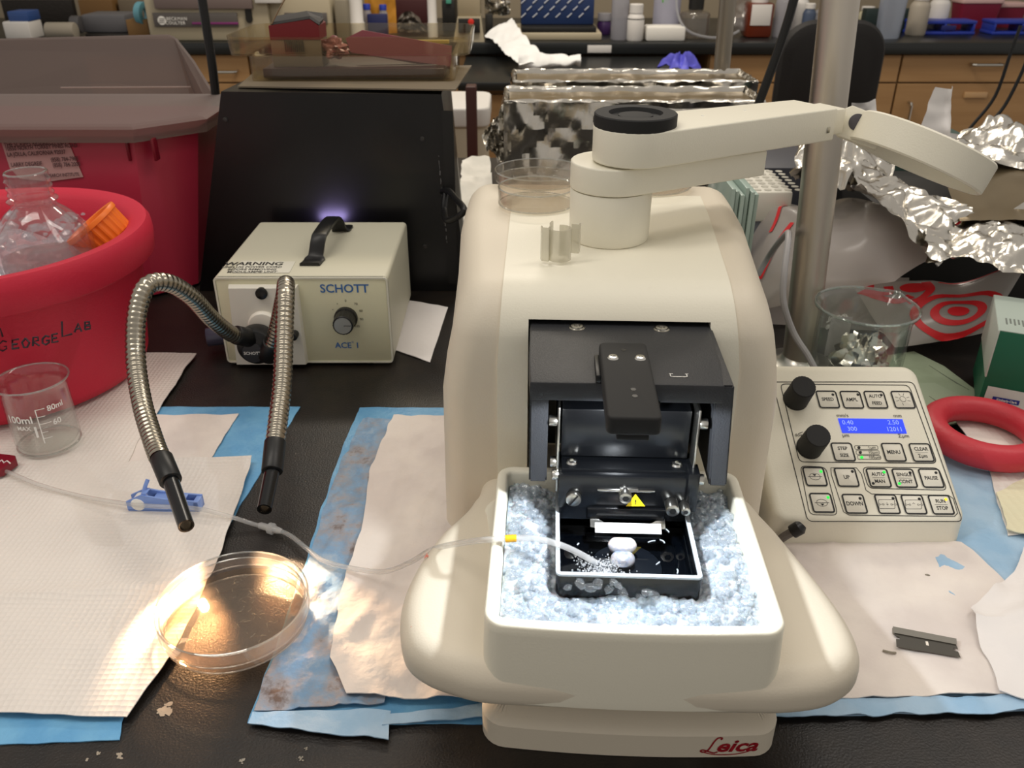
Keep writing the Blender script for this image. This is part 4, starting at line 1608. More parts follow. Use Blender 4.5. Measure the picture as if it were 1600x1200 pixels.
# lamp module cover, standing proud, leaning edge at its right
a, b, c, d = F(357, 444), F(466, 444), F(482, 566), F(371, 566)
mod = MB()
mod.add([a, b, c, d] + [p + Vector((0, -.007, 0)) for p in (a + Vector((.0015, 0, -.0015)), b + Vector((-.0012, 0, -.0015)), c + Vector((-.0012, 0, .001)), d + Vector((.0015, 0, .001)))],
        [(4, 5, 6, 7), (0, 1, 5, 4), (1, 2, 6, 5), (2, 3, 7, 6), (3, 0, 4, 7)])
mod_o = mod.obj('lamp_module', mat('module_white', '#DEDBD0', 0.4), lsr, world=True, smooth=False)
yy = FYs - .0072
q = PY(409, 458, yy)
MB().cyl(q + Vector((0, .002, 0)), q + Vector((0, -.003, 0)), .0057, n=24, bevel=.0008).obj('module_button', M_BLACK, mod_o, world=True)
q = PY(461, 521, yy)
MB().cyl(q + Vector((0, .004, 0)), q + Vector((0, -.009, 0)), .0040, n=20, bevel=.0008).obj('thumb_screw', M_BLACKP, mod_o, world=True)
q = PY(413, 508, yy)
MB().lathe([(.0150, 0), (.0150, .003), (.0135, .005), (.011, .0055), (0, .0055)], 32, M=frame(q, (1, 0, 0), (0, 0, 1))).obj('port_ring', mat('port_white', '#E8E4D8', .4), mod_o, world=True)
# black hub of the light guide
hb = PY(403, 536, yy - .012)
hub = MB().lathe([(0, -.006), (.0175, -.006), (.0186, -.003), (.0186, .006), (.0170, .0105), (.0120, .0125), (0, .0130)], 40, M=frame(hb, (1, 0, 0), (-0.05, 0, 1)))
hub_o = hub.obj('light_guide_hub', M_BLACKP, lsr, world=True)
hcap = MB().lathe([(0, .0140), (.0098, .0138), (.0102, .0128), (.0102, .0120)], 32, M=frame(hb + Vector((-.002, 0, -.004)), (1, 0, 0), (-0.05, 0, 1)))
hcap.obj('hub_cap', mat('hub_cap_grey', '#2E2D30', .35), hub_o, world=True)
t = text_mb('SCHOTT', .0042, bold=.0001)
t.xf(frame(hb + Vector((-.002, -.0143, -.004)), (1, 0, 0), (0, 0, 1)))
t.obj('hub_lettering', M_WHITEINK, hub_o, world=True, smooth=False)
# printed names
BLU = mat('blue_print', '#3467A8', 0.5)


def ftext(body, px, py, size, m, par, y=None, bold=0.0, name='lettering', width=1.0):
    t = text_mb(body, size, bold=bold, width=width)
    t.xf(frame(F(px, py, (FYs - .0010) if y is None else y), (1, 0, 0), (0, 0, 1)))
    return t.obj(name, m, par, world=True, smooth=False)


ftext('SCHOTT', 538, 451.5, .0118, BLU, lsr, bold=.0002, name='maker_lettering')
ftext('ACE  I', 542, 540, .0086, BLU, lsr, bold=.00015, name='model_lettering')
ftext('®', 551, 535, .0030, BLU, lsr, name='registered_mark')
dg = MB()
for tx, px, py in (('0', 540, 470), ('70', 556, 475), ('80', 564, 486), ('90', 565, 499), ('100', 558, 510), ('•', 527, 475), ('•', 520, 484)):
    t = text_mb(tx, .0034)
    t.xf(frame(F(px, py, FYs - .0010), (1, 0, 0), (0, 0, 1)))
    dg.add(t.v, t.f)
dg.obj('dial_print', M_INK, lsr, world=True, smooth=False)
q = F(541, 496)
kd = (PY(536, 503, FYs - .020) - q)
kn = MB()
n = 40
fmk = frame(q, (1, 0, 0), (0, 0, 1))
kn.lathe([(0, 0), (.0112, 0), (.0112, .004), (.0104, .0045)], n, M=fmk)
kn.loft([[fmk @ Vector(((r - (.0004 if i % 2 else 0)) * math.cos(6.28318 * i / n), (r - (.0004 if i % 2 else 0)) * math.sin(6.28318 * i / n), z)) for i in range(n)] for r, z in ((.0104, .0045), (.0098, .0190), (.0092, .0196), (.0080, .0194))])
k_ = kn.obj('dial_knob', M_BLACKP, lsr, world=True)
MB().lathe([(0, .0197), (.0082, .0197), (.0083, .0190)], 32, M=fmk).obj('knob_face', mat('brushed_face', '#B9B7AE', .35, metal=.8), k_, world=True)
MB().box(q.x + .001, q.y - .0200, q.z - .0002, q.x + .008, q.y - .0197, q.z + .0003).obj('knob_pointer', M_INK, k_, world=True, smooth=False)
# warning label on the top
def T(px, py):
    return P(px, py, H_s)


lt = [T(362, 427), T(452, 427), T(462, 409), T(378, 408)]
MB().add([p + Vector((0, 0, .0004)) for p in lt], [(0, 1, 2, 3)]).obj('warning_label', mat('label_silver', '#CFCCBE', .5), hs, world=True, smooth=False)
wt_ = MB()
for body, py, size, w_ in (('WARNING', 413, .0120, 1.2), ('UNPLUG POWER CORD', 418, .0062, 1.05), ('BEFORE REMOVING', 421.8, .0062, 1.05), ('MODULAMP® UNIT', 425.6, .0062, 1.05)):
    t = text_mb(body, size, bold=.0003 if size > .01 else .0001, width=w_ * .82)
    c = T(397 if size > .01 else 394, py)
    t.xf(frame(c + Vector((0, 0, .0006)), (1, 0, 0), (0, 1, 0)))
    wt_.add(t.v, t.f)
wt_.obj('warning_text', M_INK, hs, world=True, smooth=False)
# strap handle
hp = [T(478, 417), T(486, 395)]
x0 = T(478, 415)
hb0, hb1 = T(478, 418), T(488, 398)
a0 = Vector((x0.x + .004, hb0.y + .004, H_s + .0015))
a1 = Vector((x0.x + .006, hb0.y + .020, H_s + .0020))
a2 = Vector((x0.x + .009, hb0.y + .030, H_s + .018))
a3 = Vector((x0.x + .010, hb0.y + .042, H_s + .0215))
a4 = Vector((x0.x + .012, hb0.y + .085, H_s + .0215))
a5 = Vector((x0.x + .014, hb0.y + .098, H_s + .016))
a6 = Vector((x0.x + .016, hb0.y + .108, H_s + .002))
a7 = Vector((x0.x + .017, hb0.y + .122, H_s + .0015))
path = catmull([a0, a1, a2, a3, a4, a5, a6, a7], 5)
rings = []
for i, p in enumerate(path):
    t_ = (path[min(i + 1, len(path) - 1)] - path[max(i - 1, 0)]).normalized()
    sx = Vector((1, 0, 0))
    nn_ = t_.cross(sx).normalized() * -1
    w_ = .0098 if i in range(0, 6) or i > len(path) - 7 else .0072
    rings.append([p + sx * a * w_ + nn_ * b * .0018 for a, b in ((-1, -1), (1, -1), (1, .6), (.85, 1), (-.85, 1), (-1, .6))])
MB().loft(rings, cap=True).obj('carry_handle', M_BLACKP, lsr, world=True)
# dim end of another light guide port at the left side of the box
q0 = PY(323, 527, FYs + .03)
MB().cyl(q0, q0 + Vector((.05, .012, .002)), .0095, n=24, bevel=.001).obj('side_cylinder', mat('smoky_cylinder', '#4A4B5E', .3), lsr, world=True)


def gooseneck(pts, label):
    path = catmull(pts, 14)
    # resample evenly
    L = [0]
    for i in range(1, len(path)):
        L.append(L[-1] + (path[i] - path[i - 1]).length)
    tot = L[-1]
    N_ = int(tot / 0.00105)
    res, rad = [], []
    j = 0
    for k in range(N_ + 1):
        s = tot * k / N_
        while j < len(L) - 2 and L[j + 1] < s:
            j += 1
        t = (s - L[j]) / max(L[j + 1] - L[j], 1e-9)
        res.append(path[j].lerp(path[j + 1], t))
        rad.append((.0071, .0076, .0076, .0070)[k % 4])
    o = MB().tube(res, .0073, 20, radii=rad).obj('gooseneck', mat('gooseneck_steel', '#A39C8E', 0.25, metal=1.0), lsr, world=True, angle=80)
    return res


g1 = [PY(386, 527, .728), PY(362, 522, .715), PY(330, 497, .690), PY(298, 463, .665), PY(262, 442, .645), PY(230, 447, .630), PY(214, 490, .615), PY(212, 560, .595), PY(222, 630, .565), PY(240, 690, .530), PY(250, 716, .512)]
g2 = [PY(420, 552, .728), PY(431, 520, .722), PY(440, 480, .715), PY(446, 452, .700), PY(447, 444, .675), PY(446, 462, .650), PY(444, 520, .625), PY(441, 600, .590), PY(434, 660, .560), PY(430, 692, .545)]
r1 = gooseneck(g1, '')
r2 = gooseneck(g2, '')
# black couplings at the hub end and at the light end
for a, b, c in ((g1[0], g1[1], 0), (g2[0], g2[1], 0)):
    d_ = (b - a).normalized()
    MB().cyl(a - d_ * .006, a + d_ * .014, .0090, n=24, bevel=.001).obj('hub_sleeve', M_BLACKP, lsr, world=True)
ends = []
for (pa, ya, pb, yb, pc, yc) in (((252, 716), .512, (267, 752), .492, (291, 822), .448), ((430, 690), .546, (425, 737), .522, (413, 796), .486)):
    A, B_, C_ = PY(pa[0], pa[1], ya), PY(pb[0], pb[1], yb), PY(pc[0], pc[1], yc)
    MB().cyl(A, B_, .0080, .0078, n=24, bevel=.0008).obj('end_sleeve', M_BLACKP, lsr, world=True)
    d_ = (C_ - B_).normalized()
    MB().lathe([(.0040, .001), (.0056, 0), (.0052, (C_ - B_).length + .002), (.0040, (C_ - B_).length + .002), (.0040, (C_ - B_).length - .010)], 24, M=Matrix.Translation(B_ - d_ * .002) @ d_.to_track_quat('Z', 'Y').to_matrix().to_4x4()).obj('light_tip', M_BLACK, lsr, world=True)
    MB().cyl(C_ - d_ * .0100, C_ - d_ * .0095, .0038, n=20).obj('tip_window', mat('tip_glow', '#FFFFFF', .3, emit='#FFD9A8', estr=0.6), lsr, world=True)
    ends.append((C_, d_))
WARM = (1.0, 0.66, 0.38)
for (C_, d_), tgt, e in zip(ends, ((283, 985), (478, 968)), (4.6, 3.0)):
    light('fibre_light', 'SPOT', C_ + d_ * .001, e, WARM, P(tgt[0], tgt[1]), .003, spot=R_(58), blend=1.0)
# violet lamp glow escaping at the back vents
MB().box(T(500, 350).x - .03, FYs + Dp, .060, T(500, 350).x + .035, FYs + Dp + .002, .085, .0005).obj('rear_vent', M_BLACKP, lsr, world=True)
light('vent_glow', 'AREA', (T(505, 350).x, FYs + Dp + .004, .085), .035, (.55, .45, 1.0), (T(515, 330).x, FYs + Dp + .03, .13), .03, .01)

# ================================================================== petri dish on the bench
def petri(mb, c, r, h, t=.0011, n=72, bot=True):
    return mb.lathe([(0, .0), (r - .002, .0), (r, .0012), (r, h), (r - t, h), (r - t, .0022), (0, .0012)], n, c)


pc = P(369, 966, .008)
M_DISH = clear('petri_plastic', (0.97, 0.93, 0.90, 1), 0.04, ior=1.6, haze=0.055, hazecol=(1, .93, .88, 1))
dish = thing('petri_dish', 'clear round petri dish lit by the goosenecks in the left foreground', 'petri dish', (pc.x, pc.y, .0052))
petri(MB(), (pc.x, pc.y, .0052), .0435, .0150).obj('dish_bottom', M_DISH, dish, world=True)
MB().lathe([(.0447, .0230), (.0455, .0230), (.0455, .0125), (.0447, .0125)][::-1] + [(.0447, .0125)][:0] + [(.0447, .0230), (0, .0230), (0, .0222), (.0440, .0222)][0:0], 72, (pc.x, pc.y, 0)).obj('dish_rim', M_DISH, dish, world=True)
MB().lathe([(0, .0064), (.0422, .0064), (.0422, .0120), (.0415, .0118), (0, .0118)], 64, (pc.x, pc.y, 0)).obj('dish_liquid', clear('agar', (0.90, 0.84, 0.76, 1), 0.03, ior=1.38, haze=.015, hazecol=(.9, .82, .72, 1)), dish, world=True)
rd = random.Random(9)
rim_ring((pc.x, pc.y), .0452, .0231, .0006).obj('rim_edge', M_EDGE, dish, world=True)
rim_ring((pc.x, pc.y), .0431, .0202, .0005).obj('rim_edge', M_EDGE, dish, world=True)
rim_ring((pc.x, pc.y), .0448, .0126, .0005).obj('rim_edge', M_EDGE, dish, world=True)
rim_ring((pc.x, pc.y), .0425, .0060, .0006).obj('rim_edge', M_EDGE, dish, world=True)
dbr = MB()
for k in range(120):
    a, r = rd.uniform(0, 6.28), .036 * math.sqrt(rd.random())
    c = (pc.x + .002 + r * math.cos(a), pc.y - .002 + r * math.sin(a), .0124)
    L = rd.uniform(.0006, .0026)
    b = rd.uniform(0, 6.28)
    dbr.tube([(c[0] - L * math.cos(b), c[1] - L * math.sin(b), c[2]), (c[0] + L * .3 * math.sin(b), c[1], c[2] + .0002), (c[0] + L * math.cos(b), c[1] + L * math.sin(b), c[2])], .00014, 4)
dbr_o = single(dbr, 'fine_debris', clear('debris', (.9, .88, .8, 1), .1, ior=1.6, haze=.3, hazecol=(.6, .55, .45, 1)), 'fine pale shreds scattered in the liquid of the lit petri dish', 'debris', kind='stuff')

# ================================================================== red ice bucket, bottle, orange cap
BC = Vector((-0.478, 0.737, 0))
rb_, rt_, Hb = .120, .146, .145
M_RED = mat('bucket_red', '#C41F3A', 0.55, bump=('noise', 500, .25), sss=.05)
bk = thing('ice_bucket', 'round red foam ice bucket with handwritten lab name, left edge', 'ice bucket', BC)
zb_ = .0062
pr_ = [(0, zb_), (rb_ - .012, zb_), (rb_ - .003, zb_ + .003), (rb_, zb_ + .011), (rt_ - .0145, Hb - .035), (rt_ - .0125, Hb - .0335), (rt_ - .004, Hb - .0315), (rt_ - .0015, Hb - .029), (rt_, Hb - .013), (rt_ - .0008, Hb - .005), (rt_ - .004, Hb), (rt_ - .016, Hb - .0015), (rt_ - .022, Hb - .007), (rt_ - .026, Hb - .02), (rb_ - .022, .030), (0, .028)]
MB().lathe(pr_, 96, BC).obj('bucket_body', M_RED, bk, world=True, angle=60)


def bucket_r(z):
    return rb_ + (rt_ - .0145 - rb_) * (z - zb_ - .011) / (Hb - .035 - zb_ - .011)


def on_bucket(px, py):
    d = ray(px, py)
    lo, hi = .2, 1.2
    t = None
    prev = None
    for k in range(400):
        tt = .3 + k * .001
        q = CC + d * tt
        r = math.hypot(q.x - BC.x, q.y - BC.y)
        if r < bucket_r(q.z):
            return q
    return CC + d * .6


# handwriting: strokes in picture points laid on the bucket wall
strokes = []


def letter(ch, x, y, s, sl=-.1):
    G = {'G': [[(.9, .15), (.5, 0), (.1, .3), (.1, .8), (.5, 1), (.9, .8), (.9, .55), (.55, .55)]], 'E': [[(.8, 0), (.1, .05), (.1, 1), (.9, .95)], [(.1, .5), (.7, .5)]],
         'O': [[(.5, 0), (.1, .4), (.3, .95), (.7, .95), (.95, .5), (.5, 0)]], 'R': [[(.1, 1), (.15, 0), (.7, .05), (.75, .4), (.15, .5), (.9, 1)]],
         'L': [[(.1, -.4), (.15, 1), (1.1, .85)]], 'A': [[(0, 1), (.5, 0), (.95, 1)], [(.2, .6), (.8, .6)]], 'B': [[(.15, 1), (.15, 0), (.75, .05), (.8, .35), (.2, .48)], [(.2, .48), (.9, .58), (.9, .92), (.15, 1)]], 'J': [[(.2, 0), (.8, 0), (.7, .9), (.1, 1)]]}
    for st_ in G[ch]:
        strokes.append([(x + a * s * .92, y + b * s + (a * s) * sl) for a, b in st_])


for ch, x, y, s in (('G', -3, 533, 16), ('E', 18, 531, 14), ('O', 33, 529, 15), ('R', 50, 527, 14), ('G', 65, 525, 14), ('E', 80, 522, 13), ('L', 95, 509, 17), ('A', 116, 506, 13), ('B', 131, 503, 12)):
    letter(ch, x, y, s)
strokes.append([(-6, 520), (0, 512), (4, 526)])
hw_ = MB()
for st_ in strokes:
    pp = [on_bucket(a, b) for a, b in st_]
    pp = [p + (p - Vector((BC.x, BC.y, p.z))).normalized() * .0003 for p in pp]
    hw_.tube(pp, .00075, 5)
hw_.obj('handwriting', mat('marker_ink', '#2A1420', .6), bk, world=True)
# ice in the bucket
ri2 = random.Random(4)
bi = MB().grid(lambda a, b: (lambda r, t: (BC.x + r * math.cos(t), BC.y + r * math.sin(t), Hb - .038 + .010 * fnz((BC.x + r * math.cos(t), BC.y + r * math.sin(t)), 18, 3, 3)))(.112 * b, a * 6.28318), 48, 20)
o = tag(bi.obj('ice_bed', mat('bucket_ice', '#D9C8CC', .3, bump=('noise', 300, 1), color2='#C9A8AE', cscale=60)), 'crushed ice bed inside the red ice bucket', 'ice', kind='stuff')
bi = MB()
for k in range(420):
    a, r = ri2.uniform(0, 6.28), .108 * math.sqrt(ri2.random())
    x, y = BC.x + r * math.cos(a), BC.y + r * math.sin(a)
    back = .012 * max(0, (y - BC.y) / .1)
    chunk(bi, (x, y, Hb - .036 + .010 * fnz((x, y), 18, 3, 3) + back + ri2.uniform(0, .006)), ri2.choice((.003, .004, .006)), ri2, 1)
tag(bi.obj('crushed_ice', M_ICE, smooth=False), 'loose lumps of ice around the glass bottle in the red bucket', 'ice', kind='stuff')
# glass media bottle standing in the ice
bt = PY(39, 268, .725)
bot = thing('glass_bottle', 'open clear glass bottle with threaded neck standing in the red ice bucket', 'bottle', (bt.x, bt.y, .07))
zt_ = bt.z
pb = [(0, .072), (.036, .072), (.040, .078), (.040, zt_ - .062), (.036, zt_ - .048), (.026, zt_ - .036), (.0185, zt_ - .030), (.0180, zt_ - .026), (.0205, zt_ - .0245), (.0205, zt_ - .0235), (.0175, zt_ - .0215), (.0185, zt_ - .0185), (.0172, zt_ - .016), (.0185, zt_ - .0125), (.0172, zt_ - .010), (.0184, zt_ - .0065), (.0172, zt_ - .004), (.0175, zt_ - .001), (.0168, zt_), (.0145, zt_), (.0145, zt_ - .030), (.022, zt_ - .038), (.036, zt_ - .055), (.037, .080), (0, .076)]
M_GL2 = clear('bottle_glass', (0.93, 0.90, 0.90, 1), 0.03, ior=1.6, haze=.04, hazecol=(1, .86, .86, 1))
MB().lathe(pb, 48, (bt.x, bt.y, 0)).obj('bottle_body', M_GL2, bot, world=True)
MB().lathe([(0, .0805), (.0365, .0805), (.0365, zt_ - .075), (0, zt_ - .075)], 40, (bt.x, bt.y, 0)).obj('bottle_contents', clear('cloudy_liquid', (.9, .85, .85, 1), .02, ior=1.33, haze=.25, hazecol=(.8, .66, .68, 1)), bot, world=True)
rim_ring((bt.x, bt.y), .0160, zt_ - .0003, .0009).obj('mouth_edge', M_EDGE, bot, world=True)
# orange screw cap lying on the ice
oc = PY(150, 356, .770)
ax = Vector((0.5, 0.1, -0.7)).normalized()
oM = Matrix.Translation(oc - ax * .008) @ ax.to_track_quat('Z', 'Y').to_matrix().to_4x4()
ocp = MB()
n = 96
ocp.lathe([(.0195, .0045), (.0215, .0005), (.0270, 0), (.0276, .001), (.0276, .0045), (.0262, .0048)], n, M=oM)
ocp.loft([[oM @ Vector(((r - (.0011 if i % 4 > 1 else 0)) * math.cos(6.28318 * i / n), (r - (.0011 if i % 4 > 1 else 0)) * math.sin(6.28318 * i / n), z)) for i in range(n)] for r, z in ((.0264, .0048), (.0252, .0235), (.0232, .0252), (.021, .0254))])
ocp.loft([[oM @ Vector((r * math.cos(6.28318 * i / n), r * math.sin(6.28318 * i / n), z)) for i in range(n)] for r, z in ((.021, .0254), (.0005, .0254))])
ocp.lathe([(.0195, .0045), (.0190, .018), (0, .019)], n, M=oM)
single(ocp, 'bottle_cap', mat('orange_plastic', '#F0761A', .4), 'orange ribbed bottle cap lying tilted on the ice in the red bucket', 'bottle cap')

# ================================================================== small beaker
bq = P(81, 700, 0)
bz = .0055
sb = thing('glass_beaker', 'small 100 ml glass beaker with white graduations in front of the red bucket', 'beaker', (bq.x, bq.y, bz))
hB = .0600
prb = [(0, bz), (.0215, bz), (.0240, bz + .002), (.0248, bz + .006), (.0250, bz + hB - .008), (.0256, bz + hB - .003), (.0282, bz + hB), (.0284, bz + hB + .0008), (.0276, bz + hB + .0012), (.0262, bz + hB), (.0240, bz + hB - .004), (.0236, bz + hB - .009), (.0234, bz + .006), (.0215, bz + .0030), (0, bz + .0028)]
MB().lathe(prb, 64, (bq.x, bq.y, 0)).obj('beaker_glass', M_GLASS, sb, world=True)


rim_ring((bq.x, bq.y), .0276, bz + hB + .0006, .0009).obj('beaker_rim', M_EDGE, sb, world=True)
rim_ring((bq.x, bq.y), .0240, bz + .0018, .0009).obj('base_edge', M_EDGE, sb, world=True)


def on_cyl(mb, c, r, ang0, z0, sgn=1):
    """wrap flat lettering round a cylinder; ang0 is the heading of its middle"""
    for i, v in enumerate(mb.v):
        a = ang0 + sgn * v.x / r
        mb.v[i] = Vector((c[0] + (r + v.z) * math.cos(a), c[1] + (r + v.z) * math.sin(a), z0 + v.y))
    return mb


gr = MB()
face = math.atan2(-bq.y, -bq.x)   # heading towards the camera


def put(body, size, da, z, bold=0.0):
    t = text_mb(body, size, 'LEFT', bold=bold)
    on_cyl(t, (bq.x, bq.y), .0254, face + da, z)
    gr.add(t.v, t.f)


put('100ml', .0088, -1.15, bz + .036, .0002)
put('MAX', .0052, -.85, bz + .0285, .0001)
put('80ml', .0068, .18, bz + .043, .0001)
put('60', .0068, .24, bz + .030, .0001)


def bar(a0, a1, z0, z1):
    m_ = MB().grid(lambda s, t: (s, t, 0), 6, 1)
    for i, v in enumerate(m_.v):
        a = face + a0 + (a1 - a0) * v.x
        m_.v[i] = Vector((bq.x + .0254 * math.cos(a), bq.y + .0254 * math.sin(a), bz + z0 + (z1 - z0) * v.y))
    gr.add(m_.v, m_.f)


bar(-.16, -.13, .014, .0445)
for z_, l in ((.044, .28), (.0375, .24), (.031, .36), (.0235, .2), (.018, .28)):
    bar(-.16, -.16 + l, z_, z_ + .0006)
bar(-.32, -.25, .020, .030)
gr.obj('graduations', M_WHITEINK, sb, world=True, smooth=False)

# ================================================================== drip tubing with clamps
M_TUBE = clear('tubing', (0.93, 0.92, 0.90, 1), 0.05, ior=1.45, haze=.28)
tube_pts = [P(-40, 722, .010), P(8, 736, .009), P(60, 757, .009), P(130, 776, .009), P(215, 789, .012), P(300, 794, .012), P(345, 803, .010), P(400, 820, .004), P(428, 827, .004), P(452, 836, .004), P(478, 856, .006), P(505, 876, .009), P(550, 888, .012),
            P(600, 893, .020), P(640, 879, .040), P(672, 860, .060), P(700, 852, .082), P(745, 845, .098), P(768, 843, .1030), P(830, 841, .1040), P(868, 849, .1035), P(900, 862, .0990), P(932, 880, .0945)]
tpath = catmull(tube_pts, 8)
tb = thing('drip_tube', 'thin clear plastic tube running from the left edge over the bench into the black tray', 'tube', P(428, 827, 0))
MB().tube(tpath, .0017, 12).obj('tube_wall', M_TUBE, tb, world=True)
i0 = min(range(len(tpath)), key=lambda i: (tpath[i] - P(797, 842, .104)).length)
MB().tube([tpath[i0 - 2], tpath[i0 - 1], tpath[i0], tpath[i0 + 1], tpath[i0 + 2]][1:4], .0020, 12).obj('yellow_band', mat('amber_band', '#D8A21C', .35), tb, world=True)
i1 = min(range(len(tpath)), key=lambda i: (tpath[i] - P(426, 826, .004)).length)
d_ = (tpath[i1 + 1] - tpath[i1 - 1]).normalized()
c_ = tpath[i1]
jn = MB().lathe([(.0017, -.012), (.0026, -.010), (.0026, -.003), (.0042, -.002), (.0042, .001), (.0028, .002), (.0024, .006), (.0017, .009)], 16, M=Matrix.Translation(c_) @ d_.to_track_quat('Z', 'Y').to_matrix().to_4x4())
jn.box(-.0010, -.0062, -.0022, .0010, .0062, .0022, .0004)
k0 = jn.n()
for i in range(k0 - 24 if False else k0, k0):
    pass
jn2 = MB().box(-.0035, -.0022, -.0012, .0035, .0022, .0012, .0005)
jn2.xf(Matrix.Translation(c_) @ Matrix.Rotation(R_(60), 4, 'Z'))
MB().lathe([(.0017, -.012), (.0026, -.010), (.0026, -.003), (.0042, -.002), (.0042, .001), (.0028, .002), (.0024, .006), (.0017, .009)], 16, M=Matrix.Translation(c_) @ d_.to_track_quat('Z', 'Y').to_matrix().to_4x4()).obj('tube_connector', clear('luer', (.96, .95, .93, 1), .08, ior=1.5, haze=.45), tb, world=True)
# blue roller clamp
RC = thing('roller_clamp', 'light blue plastic roller clamp with white wheel on the clear tube', 'clamp', P(255, 795, .005))
M_CLB = mat('clamp_blue', '#7E9BDA', .35)


def CP(px, py, z=.008):
    return P(px, py, z)


z0c, z1c = .0062, .0170
bodyp = [(200, 785), (214, 774), (313, 783), (313, 797), (309, 808), (205, 806), (200, 800)]
c0 = P(200, 797, z0c)
c1 = P(312, 800, z0c)
ex2 = (c1 - c0).normalized()
ey2 = Vector((0, 0, 1)).cross(ex2).normalized()
L2 = (c1 - c0).length
side_ = []
for s in (0, 1):
    yoff = .0 if s == 0 else .0085
    m_ = MB()
    prof = [(0, 0), (L2, 0), (L2, .009), (.030, .0105), (.012, .0135), (0, .0075)]
    vs = []
    for yy_ in (yoff, yoff + .0014):
        vs += [c0 + ex2 * a + ey2 * yy_ + Vector((0, 0, b)) for a, b in prof]
    k = len(prof)
    m_.add(vs, [tuple(range(k)), tuple(range(k, 2 * k))[::-1]] + [(i, (i + 1) % k, (i + 1) % k + k, i + k) for i in range(k)])
    m_.obj('clamp_cheek', M_CLB, RC, world=True, smooth=False)
def cbx(a0, y0, zz0, a1, y1, zz1, name='clamp_floor', m=M_CLB, bev=.0004):
    m_ = MB().box(a0, y0, zz0, a1, y1, zz1, bev)
    fm = frame(c0, ex2, ey2)
    m_.xf(fm)
    return m_.obj(name, m, RC, world=True)
cbx(0, 0, -.0008, L2, .0099, .0012)
cbx(L2 - .004, 0, 0, L2, .0099, .0085, 'end_wall')
cbx(.020, .0012, .0085, L2 - .010, .0088, .0100, 'top_web')
cbx(.012, .0012, .0130, .0160, .0088, .0145, 'top_web')
hk = MB().tube([c0 + ex2 * .012 + ey2 * .005 + Vector((0, 0, .012)), c0 + ex2 * .0135 + ey2 * .007 + Vector((0, 0, .017)), c0 + ex2 * .015 + ey2 * .010 + Vector((0, 0, .021))], .0015, 8)
hk.obj('tube_hook', M_CLB, RC, world=True)
whl = MB().cyl(c0 + ex2 * .0085 + ey2 * .0006 - ey2 * .0012 + Vector((0, 0, .0052)), c0 + ex2 * .0085 + ey2 * .0092 + Vector((0, 0, .0052)), .0052, n=28, bevel=.0005)
whl.obj('roller_wheel', mat('roller_white', '#EDEBE6', .35), RC, world=True)
# dark red pinch clamp at the left edge
pcz = .007
pc_ = MB()
pp = [P(a, b, pcz + .006) for a, b in ((-30, 716), (0, 710), (25, 713), (24, 718), (12, 724), (20, 720), (2, 734), (-30, 740))]
pc_.prism([(p.x, p.y) for p in (P(-30, 740, .013), P(2, 734, .013), P(25, 717, .013), (P(24, 712, .013)), P(0, 709, .013), P(-30, 709, .013))], .0065, .0135, .0008, 2)
pz = single(pc_, 'pinch_clamp', mat('dark_red_plastic', '#7A1626', .35), 'small dark red pinch clamp on the clear tube at the left edge', 'clamp')
zz = MB()
zp = [P(a, b, .0138) for a, b in ((-2, 722), (3, 719), (6, 723), (11, 720), (16, 724))]
zz.tube(zp, .0006, 5)
zo = zz.obj('clamp_teeth', mat('teeth_pale', '#E6D8D4', .5), pz)
zo.data.transform(Matrix.Translation(-pz.location))

# ================================================================== sharps container
SY = 1.02
zl_ = .1920
cR, cRb = PY(318, 205, SY), PY(296, 470, SY)
M_SRED = mat('sharps_red', '#A82A40', 0.35)
M_SLID = clear('lid_plastic', (0.62, 0.50, 0.46, 1), 0.6, ior=1.3, haze=.58, hazecol=(.27, .205, .18, 1), edge=.15)
sh = thing('sharps_container', 'translucent red sharps container with printed label and raised smoky lid', 'sharps container', (-.52, 1.1, 0))


def ring8(x0, y0, x1, y1, ch, z):
    return [(x0 + ch, y0, z), (x1 - ch, y0, z), (x1, y0 + ch * .9, z), (x1, y1, z), (x0, y1, z), (x0, y0 + ch, z)]


x1t, x1b = -.360, -.378
MB().loft([ring8(-.78, .930, x1b, 1.12, .04, .0035), ring8(-.80, .955, x1t, 1.13, .055, zl_ - .012)], cap=True).obj('container_body', M_SRED, sh, smooth=False, world=True)
lidm = MB().loft([ring8(-.81, .942, x1t + .012, 1.15, .062, zl_ - .016), ring8(-.81, .942, x1t + .014, 1.15, .062, zl_ - .002), ring8(-.805, .948, x1t + .008, 1.145, .060, zl_), ring8(-.80, .957, x1t + .000, 1.13, .055, zl_ + .001)], cap=True)
lidm.obj('lid_tray', M_SLID, sh, smooth=False, world=True)
# raised lid flap
def S(px, py, Y):
    return PY(px, py, Y)
fl = MB()
A = [S(-60, 160, 1.20), S(300, 160, 1.20), S(305, 150, 1.21), S(272, 60, 1.27), S(262, 56, 1.275), S(-60, 64, 1.28)]
fl.poly(A)
B2 = [p + Vector((0, .004, .0015)) for p in A]
fl = MB().add(A + B2, [tuple(range(6)), tuple(range(6, 12))[::-1]] + [(i, (i + 1) % 6, (i + 1) % 6 + 6, i + 6) for i in range(6)])
fl.obj('lid_flap', M_SLID, sh, smooth=False, world=True)
C3 = [S(305, 150, 1.21), S(272, 60, 1.27), S(300, 96, 1.22), S(343, 166, 1.13), S(322, 157, 1.15)]
D3 = [p + Vector((.003, .002, 0)) for p in C3]
MB().add(C3 + D3, [tuple(range(5)), tuple(range(5, 10))[::-1]] + [(i, (i + 1) % 5, (i + 1) % 5 + 5, i + 5) for i in range(5)]).obj('lid_lip', M_SLID, sh, smooth=False, world=True)
